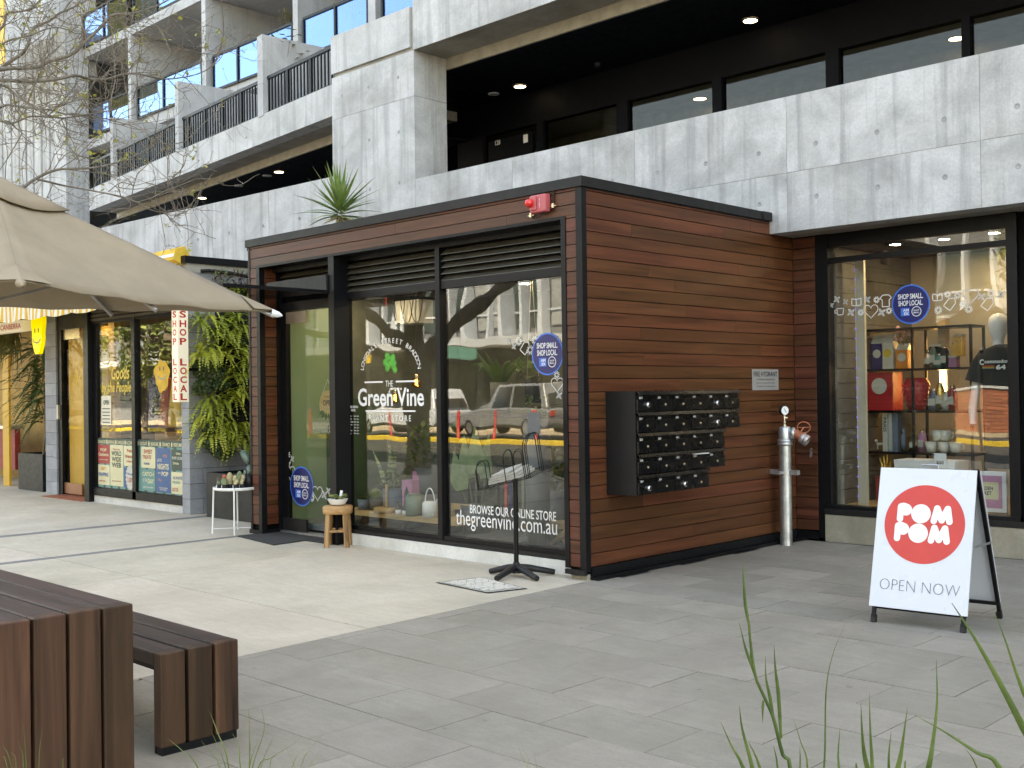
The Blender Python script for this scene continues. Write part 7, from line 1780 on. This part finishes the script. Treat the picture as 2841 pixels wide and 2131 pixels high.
LB = [([(-220, 900), (100, 840), (450, 825), (600, 750), (850, 680), (1000, 560), (1150, 420), (1320, 250), (1370, 190), (1550, 170), (1700, 150), (1900, 80), (2050, 10), (2150, -60)], 12.0, 46, 9, zP),
      ([(-220, 980), (100, 985), (300, 1000), (600, 985), (800, 950), (930, 925), (1100, 970), (1300, 975), (1450, 930), (1640, 900), (1850, 940), (2000, 970), (2212, 955), (2450, 900), (2650, 780), (2760, 640)], 11.6, 42, 6, zP),
      ([(-220, 1000), (0, 850), (130, 750), (280, 650), (350, 530), (380, 390), (440, 330), (600, 260), (720, 170), (850, 110), (1020, 30), (1150, -60)], 12.6, 42, 14, zP),
      ([(-200, 980), (-40, 1030), (100, 1080), (280, 1230), (420, 1300), (600, 1420), (800, 1450), (1000, 1410), (1250, 1380), (1500, 1300), (1650, 1200)], 11.2, 28, 5, zP),
      ([(-200, 1400), (0, 1320), (100, 1290), (260, 1310), (460, 1340), (620, 1350), (800, 1400), (1050, 1410), (1250, 1470), (1450, 1500)], 11.8, 30, 5, zP),
      ([(-200, 1440), (0, 1480), (120, 1520), (220, 1490), (380, 1430), (600, 1440), (900, 1440), (1150, 1380), (1350, 1290)], 12.2, 26, 5, zP),
      ([(-200, 620), (0, 550), (150, 480), (350, 440), (560, 360), (720, 340), (900, 400), (1000, 520)], 12.4, 24, 5, zP),
      ([(-200, 560), (30, 330), (90, 170), (250, 140), (360, 110), (440, 50), (520, -30)], 12.8, 26, 12, zP),
      ([(-200, 1560), (60, 1480), (200, 1580), (330, 1680), (420, 1790)], 11.0, 16, 6, zP),
      ([(-160, 330), (140, 190), (270, 100), (440, 30), (650, 20), (800, 0), (1000, -60), (1150, -140), (1250, -230)], 10.8, 24, 3.5, zU),
      ([(270, 100), (380, 125), (480, 150), (700, 190), (930, 235), (1050, 280), (1150, 310), (1250, 360), (1390, 400)], 10.8, 15, 3, zU),
      ([(1050, 280), (1150, 250), (1290, 205), (1370, 180), (1360, 110)], 10.8, 6, 2, zU),
      ([(830, 200), (930, 130), (1040, 150), (1180, 110), (1330, 90)], 10.8, 6, 2, zU),
      ([(1960, 960), (1990, 830), (2080, 690), (2212, 600)], 11.6, 14, 5, zP)]
allc = []
for pts, dep, t0, t1, src in LB:
    P = []
    for i, q in enumerate(pts):
        P.append(PD(*src(*q), dep + .25 * math.sin(i * 1.3 + dep)))
    sc_ = 4.424 if src is zP else 2.765
    r0, r1 = t0 / sc_ * dep / FPX / 2 * 1.25, t1 / sc_ * dep / FPX / 2 * 1.3
    c = limb(P, r0, r1, br, 7); allc.append((c, r0, r1))
    if pts[0][0] < -100: limb([P[0], P[0].lerp(FK, .4) + Vector((0, 0, .15)), P[0].lerp(FK, .75) + Vector((0, 0, .1)), FK], r0, max(r0 * 2, .07), br, 7)
def twig(p, d, L, r, depth):
    n = 5; pts = [p]; cur = d.normalized()
    for i in range(n):
        cur = (cur + Vector((rnd(-.38, .38), rnd(-.38, .38), rnd(-.34, .40)))).normalized(); pts.append(pts[-1] + cur * L / n)
    tw.tube(pts, [r * (1 - .7 * i / n) + .0006 for i in range(n + 1)], 3 if depth else 4, False)
    if depth > 0:
        for k in range(3 if depth > 1 else 2):
            i = random.randint(1, n); twig(pts[i], (cur + rdir(-.6) * 1.2), L * rnd(.35, .65), r * .6, depth - 1)
    for k in (n, random.randint(2, n)):
        q = pts[k]
        if random.random() < .5: leafquad(tw, q, rdir(-.3), Vector((0, 0, 1)), rnd(.015, .03), .012)
    if random.random() < .07:
        for j in range(random.randint(2, 5)): leafquad(lv, pts[-1] + rdir() * .02, rdir(-.6), Vector((0, 0, 1)), rnd(.03, .075), rnd(.025, .05))
for c, r0, r1 in allc:
    n = len(c)
    for i in range(2, n - 1):
        d = (c[i + 1] - c[i - 1]).normalized()
        for k in range(1):
            if random.random() < .55:
                s = rdir(-.5); s = (s - d * s.dot(d)).normalized(); twig(c[i].lerp(c[i + 1], rnd(0, 1)), d * rnd(.3, .9) + s, rnd(.30, .95), rnd(.0038, .0068), 2)
tk.build('trunk', K['bark'], tree); br.build('branches', K['bark'], tree); tw.build('twigs', K['twig'], tree); lv.build('young_leaves', K['bud'], tree)

# ================================================================== ACROSS THE STREET (seen in the shop glass)
ob = thing('street_building', 'white finned building across the street reflected in the windows', 'building', (-25, -27, 0))
B('wall', K['facade2'], ob, -70, 30, -31, -27.2, 0, 14)
B('canopy', K['facade'], ob, -70, 30, -27.2, -25.0, 3.55, 3.9)
B('base_wall', K['facade2'], ob, -70, 30, -27.18, -27.1, 0.02, 3.5)
f0 = MB().box(-.09, .09, -27.15, -26.6, 3.95, 11.5).build('fin', K['facade'], ob, world=False); f0.location = Vector((-60, 0, 0)) - ORG[ob.name]
for k in range(1, 60):
    if k % 7 == 3: continue
    share(f0, 'fin', ob, Vector((-60 + 1.15 * k + rnd(-.12, .12), 0, rnd(-.1, .1))) - ORG[ob.name])
w0 = MB().box(-.45, .45, -27.19, -27.12, 4.4, 6.6).build('window', K['facwin'], ob, world=False); w0.location = Vector((-59.4, 0, 0)) - ORG[ob.name]
w1 = MB().box(-.42, .42, -27.19, -27.12, 4.4, 6.3).build('window', mat('pale_blind', (.30, .33, .35), .5), ob, world=False); w1.location = Vector((-61.4, 0, 0)) - ORG[ob.name]
for k in range(59):
    for dz in (0, 3.2): share(w1 if random.random() < .3 else w0, 'window', ob, Vector((-59.4 + 1.15 * k + (.02 if k == 0 and dz == 0 else 0), 0, dz + (.002 if k == 0 and dz == 0 else 0))) - ORG[ob.name])
for k, x in enumerate((-47.8, -39.7, -31.7, -23.6, -15.6)): B('coloured_panel', K['orange'] if k % 2 else K['gun'], ob, x - .35, x + .35, -27.1, -26.95, 3.95, 11.5)
for k, x in enumerate((-44, -36, -29, -22.5, -17.5)): B('shop_sign', (K['white'], K['lemon'], K['teal'], K['maroon'], K['white'])[k], ob, x - 1.2, x + 1.2, -25.02, -24.95, 3.0, 3.5)
for z in (5.0, 8.2): B('window_rail', K['facade'], ob, -60, 8, -27.1, -27.05, z, z + .07)
s0 = MB().box(-1.1, 1.1, -27.1, -27.05, .4, 2.9).build('shopfront', K['facwin'], ob, world=False); s0.location = Vector((-58, 0, 0)) - ORG[ob.name]
for k in range(1, 26): share(s0, 'shopfront', ob, Vector((-58 + 2.7 * k, 0, 0)) - ORG[ob.name])
bwl = thing('brick_wall', 'low red brick wall across the street reflected in the gift shop', 'wall', (-11, -24.5, 0)); b0 = None
for r in range(12):
    for k in range(24):
        x, z = -16.0 + .42 * k + (.21 if r % 2 else 0), .03 + .115 * r
        if b0 is None: b0 = MB().box(-.2, .2, -.1, .1, 0, .1).build('brick', K['brick'], bwl, world=False); b0.location = Vector((x, -24.5, z)) - ORG[bwl.name]
        else: share(b0, 'brick', bwl, Vector((x, -24.5, z)) - ORG[bwl.name])
B('mortar', K['stone'], bwl, -16.15, -5.95, -24.58, -24.42, .02, 1.40); B('coping', K['facade'], bwl, -16.2, -5.9, -24.65, -24.35, 1.41, 1.5)
def car(label, x, y, L=4.5, W=1.8, H=1.5, suv=0.0, paint='carwhite'):
    t = thing('parked_car', label, 'car', (x, y, 0), 'cars reflected from the street')
    prof = [(-L / 2, .35), (-L / 2 + .05, .75), (-L / 2 + .9, .92), (-L * .16, .98), (L * .42, 1.0), (L / 2 - .03, .9), (L / 2, .4), (L / 2 - .1, .28), (-L / 2 + .1, .25)]
    bo = MB().prism([(x + a, y - W / 2, b + .02) for a, b in prof], (0, W, 0)).build('body', K[paint], t, .13); bo.modifiers[0].segments = 4
    g_ = [(-L * .20, .96), (-L * .05, H), (L * (.26 + .12 * suv), H), (L * (.42 + .05 * suv), .98)]
    n_ = len(g_); tp = .17
    def cab(f, yo, top, grow=0.0): return [Vector((x + a, y + yo * (W / 2 - (.06 if b < 1.1 else tp)) , b)) for a, b in g_]
    lo_, hi_ = cab(0, -1, 0), cab(0, 1, 0)
    cb_ = MB().add(lo_ + hi_, [(3, 2, 1, 0), (4, 5, 6, 7)] + [(i, (i + 1) % 4, 4 + (i + 1) % 4, 4 + i) for i in range(4)]).build('cabin', K[paint], t, .07); cb_.modifiers[0].segments = 3
    for sgn in (-1, 1):
        for (f0_, f1_) in ((.10, .46), (.52, .90)):
            pts = []
            for f, zz in ((f0_, 0), (f1_, 0), (f1_, 1), (f0_, 1)):
                xb = g_[0][0] + (g_[3][0] - g_[0][0]) * f; xt = g_[1][0] + (g_[2][0] - g_[1][0]) * f
                z_ = 1.0 + (H - .09 - 1.0) * zz; k_ = (z_ - .97) / (H - .97); pts.append(Vector((x + xb + (xt - xb) * k_, y + sgn * (W / 2 - .06 - (tp - .06) * k_ + .006), z_)))
            MB().poly(pts if sgn < 0 else pts[::-1]).build('side_window', K['carglass'], t)
    MB().poly([lo_[0].lerp(hi_[0], .08) + Vector((-.012, 0, .06)), lo_[0].lerp(hi_[0], .92) + Vector((-.012, 0, .06)), lo_[1].lerp(hi_[1], .92) + Vector((-.015, 0, -.08)), lo_[1].lerp(hi_[1], .08) + Vector((-.015, 0, -.08))]).build('windscreen', K['carglass'], t)
    MB().poly([lo_[3].lerp(hi_[3], .08) + Vector((.012, 0, .08)), lo_[3].lerp(hi_[3], .92) + Vector((.012, 0, .08)), lo_[2].lerp(hi_[2], .92) + Vector((.015, 0, -.10)), lo_[2].lerp(hi_[2], .08) + Vector((.015, 0, -.10))]).build('rear_window', K['carglass'], t)
    B('side_trim', K['tyre'], t, x - L * .45, x + L * .45, y - W / 2 - .008, y + W / 2 + .008, .30, .40)
    for a in (-L * .32, L * .31):
        for s in (-1, 1):
            wh = MB().lathe([(.18, -.1), (.30, -.1), (.33, -.06), (.33, .06), (.30, .1), (.18, .1)], (x + a, y + s * (W / 2 - .10), .33), 20, axis=(0, 1, 0)).build('wheel', K['tyre'], t); MB().lathe([(.001, .0), (.2, .0)], (x + a, y + s * (W / 2 + .012), .33), 16, axis=(0, 1, 0)).build('rim', K['galv'], wh)
    for s in (-1, 1): B('headlight', K['chrome'], t, x - L / 2 - .005, x - L / 2 + .06, y + s * .62 - .14, y + s * .62 + .14, .66, .80); B('tail_light', K['lens'], t, x + L / 2 - .06, x + L / 2 + .004, y + s * .65 - .1, y + s * .65 + .1, .70, .88)
car('white dual cab parked across the street at the left of the reflection', -27.5, -21.2, 5.2, 1.9, 1.8, 1)
K['carsilver'] = mat('silver_car_paint', (.26, .29, .33), .3, .3, var=.02, coat=.6)
car('silver four wheel drive parked across the street in the middle of the reflection', -21.5, -21.0, 4.8, 1.9, 1.85, 1, 'carsilver')
car('white small car parked across the street at the right of the reflection', -13.2, -20.2, 4.1, 1.75, 1.48)
rp0 = None
for k in range(14):
    x = -32 + 1.75 * k
    t = thing('red_bollard', '%s red bollard from the left on the reflected yellow kerb' % ('first second third fourth fifth sixth seventh eighth ninth tenth eleventh twelfth thirteenth fourteenth'.split()[k]), 'bollard', (x, -18.1, .03), 'red bollards on the far kerb')
    if rp0 is None: rp0 = MB().lathe([(.075, 0), (.07, .05), (.06, .06), (.06, .92), (.045, .97), (.001, .98)], (0, 0, 0), 14).build('post', K['redpost'], t, world=False)
    else: share(rp0, 'post', t, (0, 0, 0))
def leafy_tree(label, x, y, h, r, zc__=.72, nc=22):
    t = thing('leafy_tree', label, 'tree', (x, y, 0), 'leafy trees down the street'); mb = MB()
    mb.tube([(x, y, 0), (x + .1, y, h * .35), (x, y + .1, h * .6)], [.2, .16, .1], 10)
    for k in range(6): a = k; mb.tube([(x, y, h * .4), (x + r * .7 * math.cos(a), y + r * .7 * math.sin(a), h * .72)], [.08, .03], 6)
    mb.build('trunk', K['bark'], t); mb = MB(); cl = [Vector((x, y, h * zc__)) + Vector((d.x * r, d.y * r, d.z * h * (1 - zc__) * .9)) * rnd(.3, 1) for d in [rdir() for _ in range(nc)]]
    for c in cl:
        for j in range(90): leafquad(mb, c + rdir() * rnd(.1, .85), rdir(-.7), Vector((0, 0, 1)), rnd(.16, .3), .14)
    mb.build('crown', leafm('sunny_foliage', (.12, .17, .04), (.30, .34, .10)), t)
leafy_tree('leafy green tree reflected in the poster window', -34, -13.5, 7.5, 3.4, .52, 40)
leafy_tree('leafy green tree reflected beside the poster window mullion', -27.5, -12.5, 7, 2.8, .54, 34)
leafy_tree('leafy green tree reflected in the gift shop window', -5.5, -22, 8, 2.8)
leafy_tree('leafy green tree reflected at the left end of the poster window', -41, -16, 8, 3.6, .52, 40)
leafy_tree('leafy green tree farthest down the reflected street', -50, -17, 9, 4, .52, 40)
lp_ = thing('street_lamp', 'grey street lamp pole reflected in the gift shop window', 'street lamp', (-7.6, -15.5, 0))
MB().lathe([(.14, 0), (.13, .8), (.09, .85), (.08, 6.2)], (-7.6, -15.5, -.1), 16).build('pole', K['galv'], lp_); MB().bar((-7.6, -15.5, 6.1), (-6.6, -15.5, 6.3), .08, .06).build('arm', K['galv'], lp_); MB().box(-6.9, -6.3, -15.6, -15.4, 6.2, 6.32).build('lamp_head', K['galv'], lp_)
for o in bpy.data.objects:
    if o.parent is None and o.type == 'EMPTY': o.empty_display_size = .05
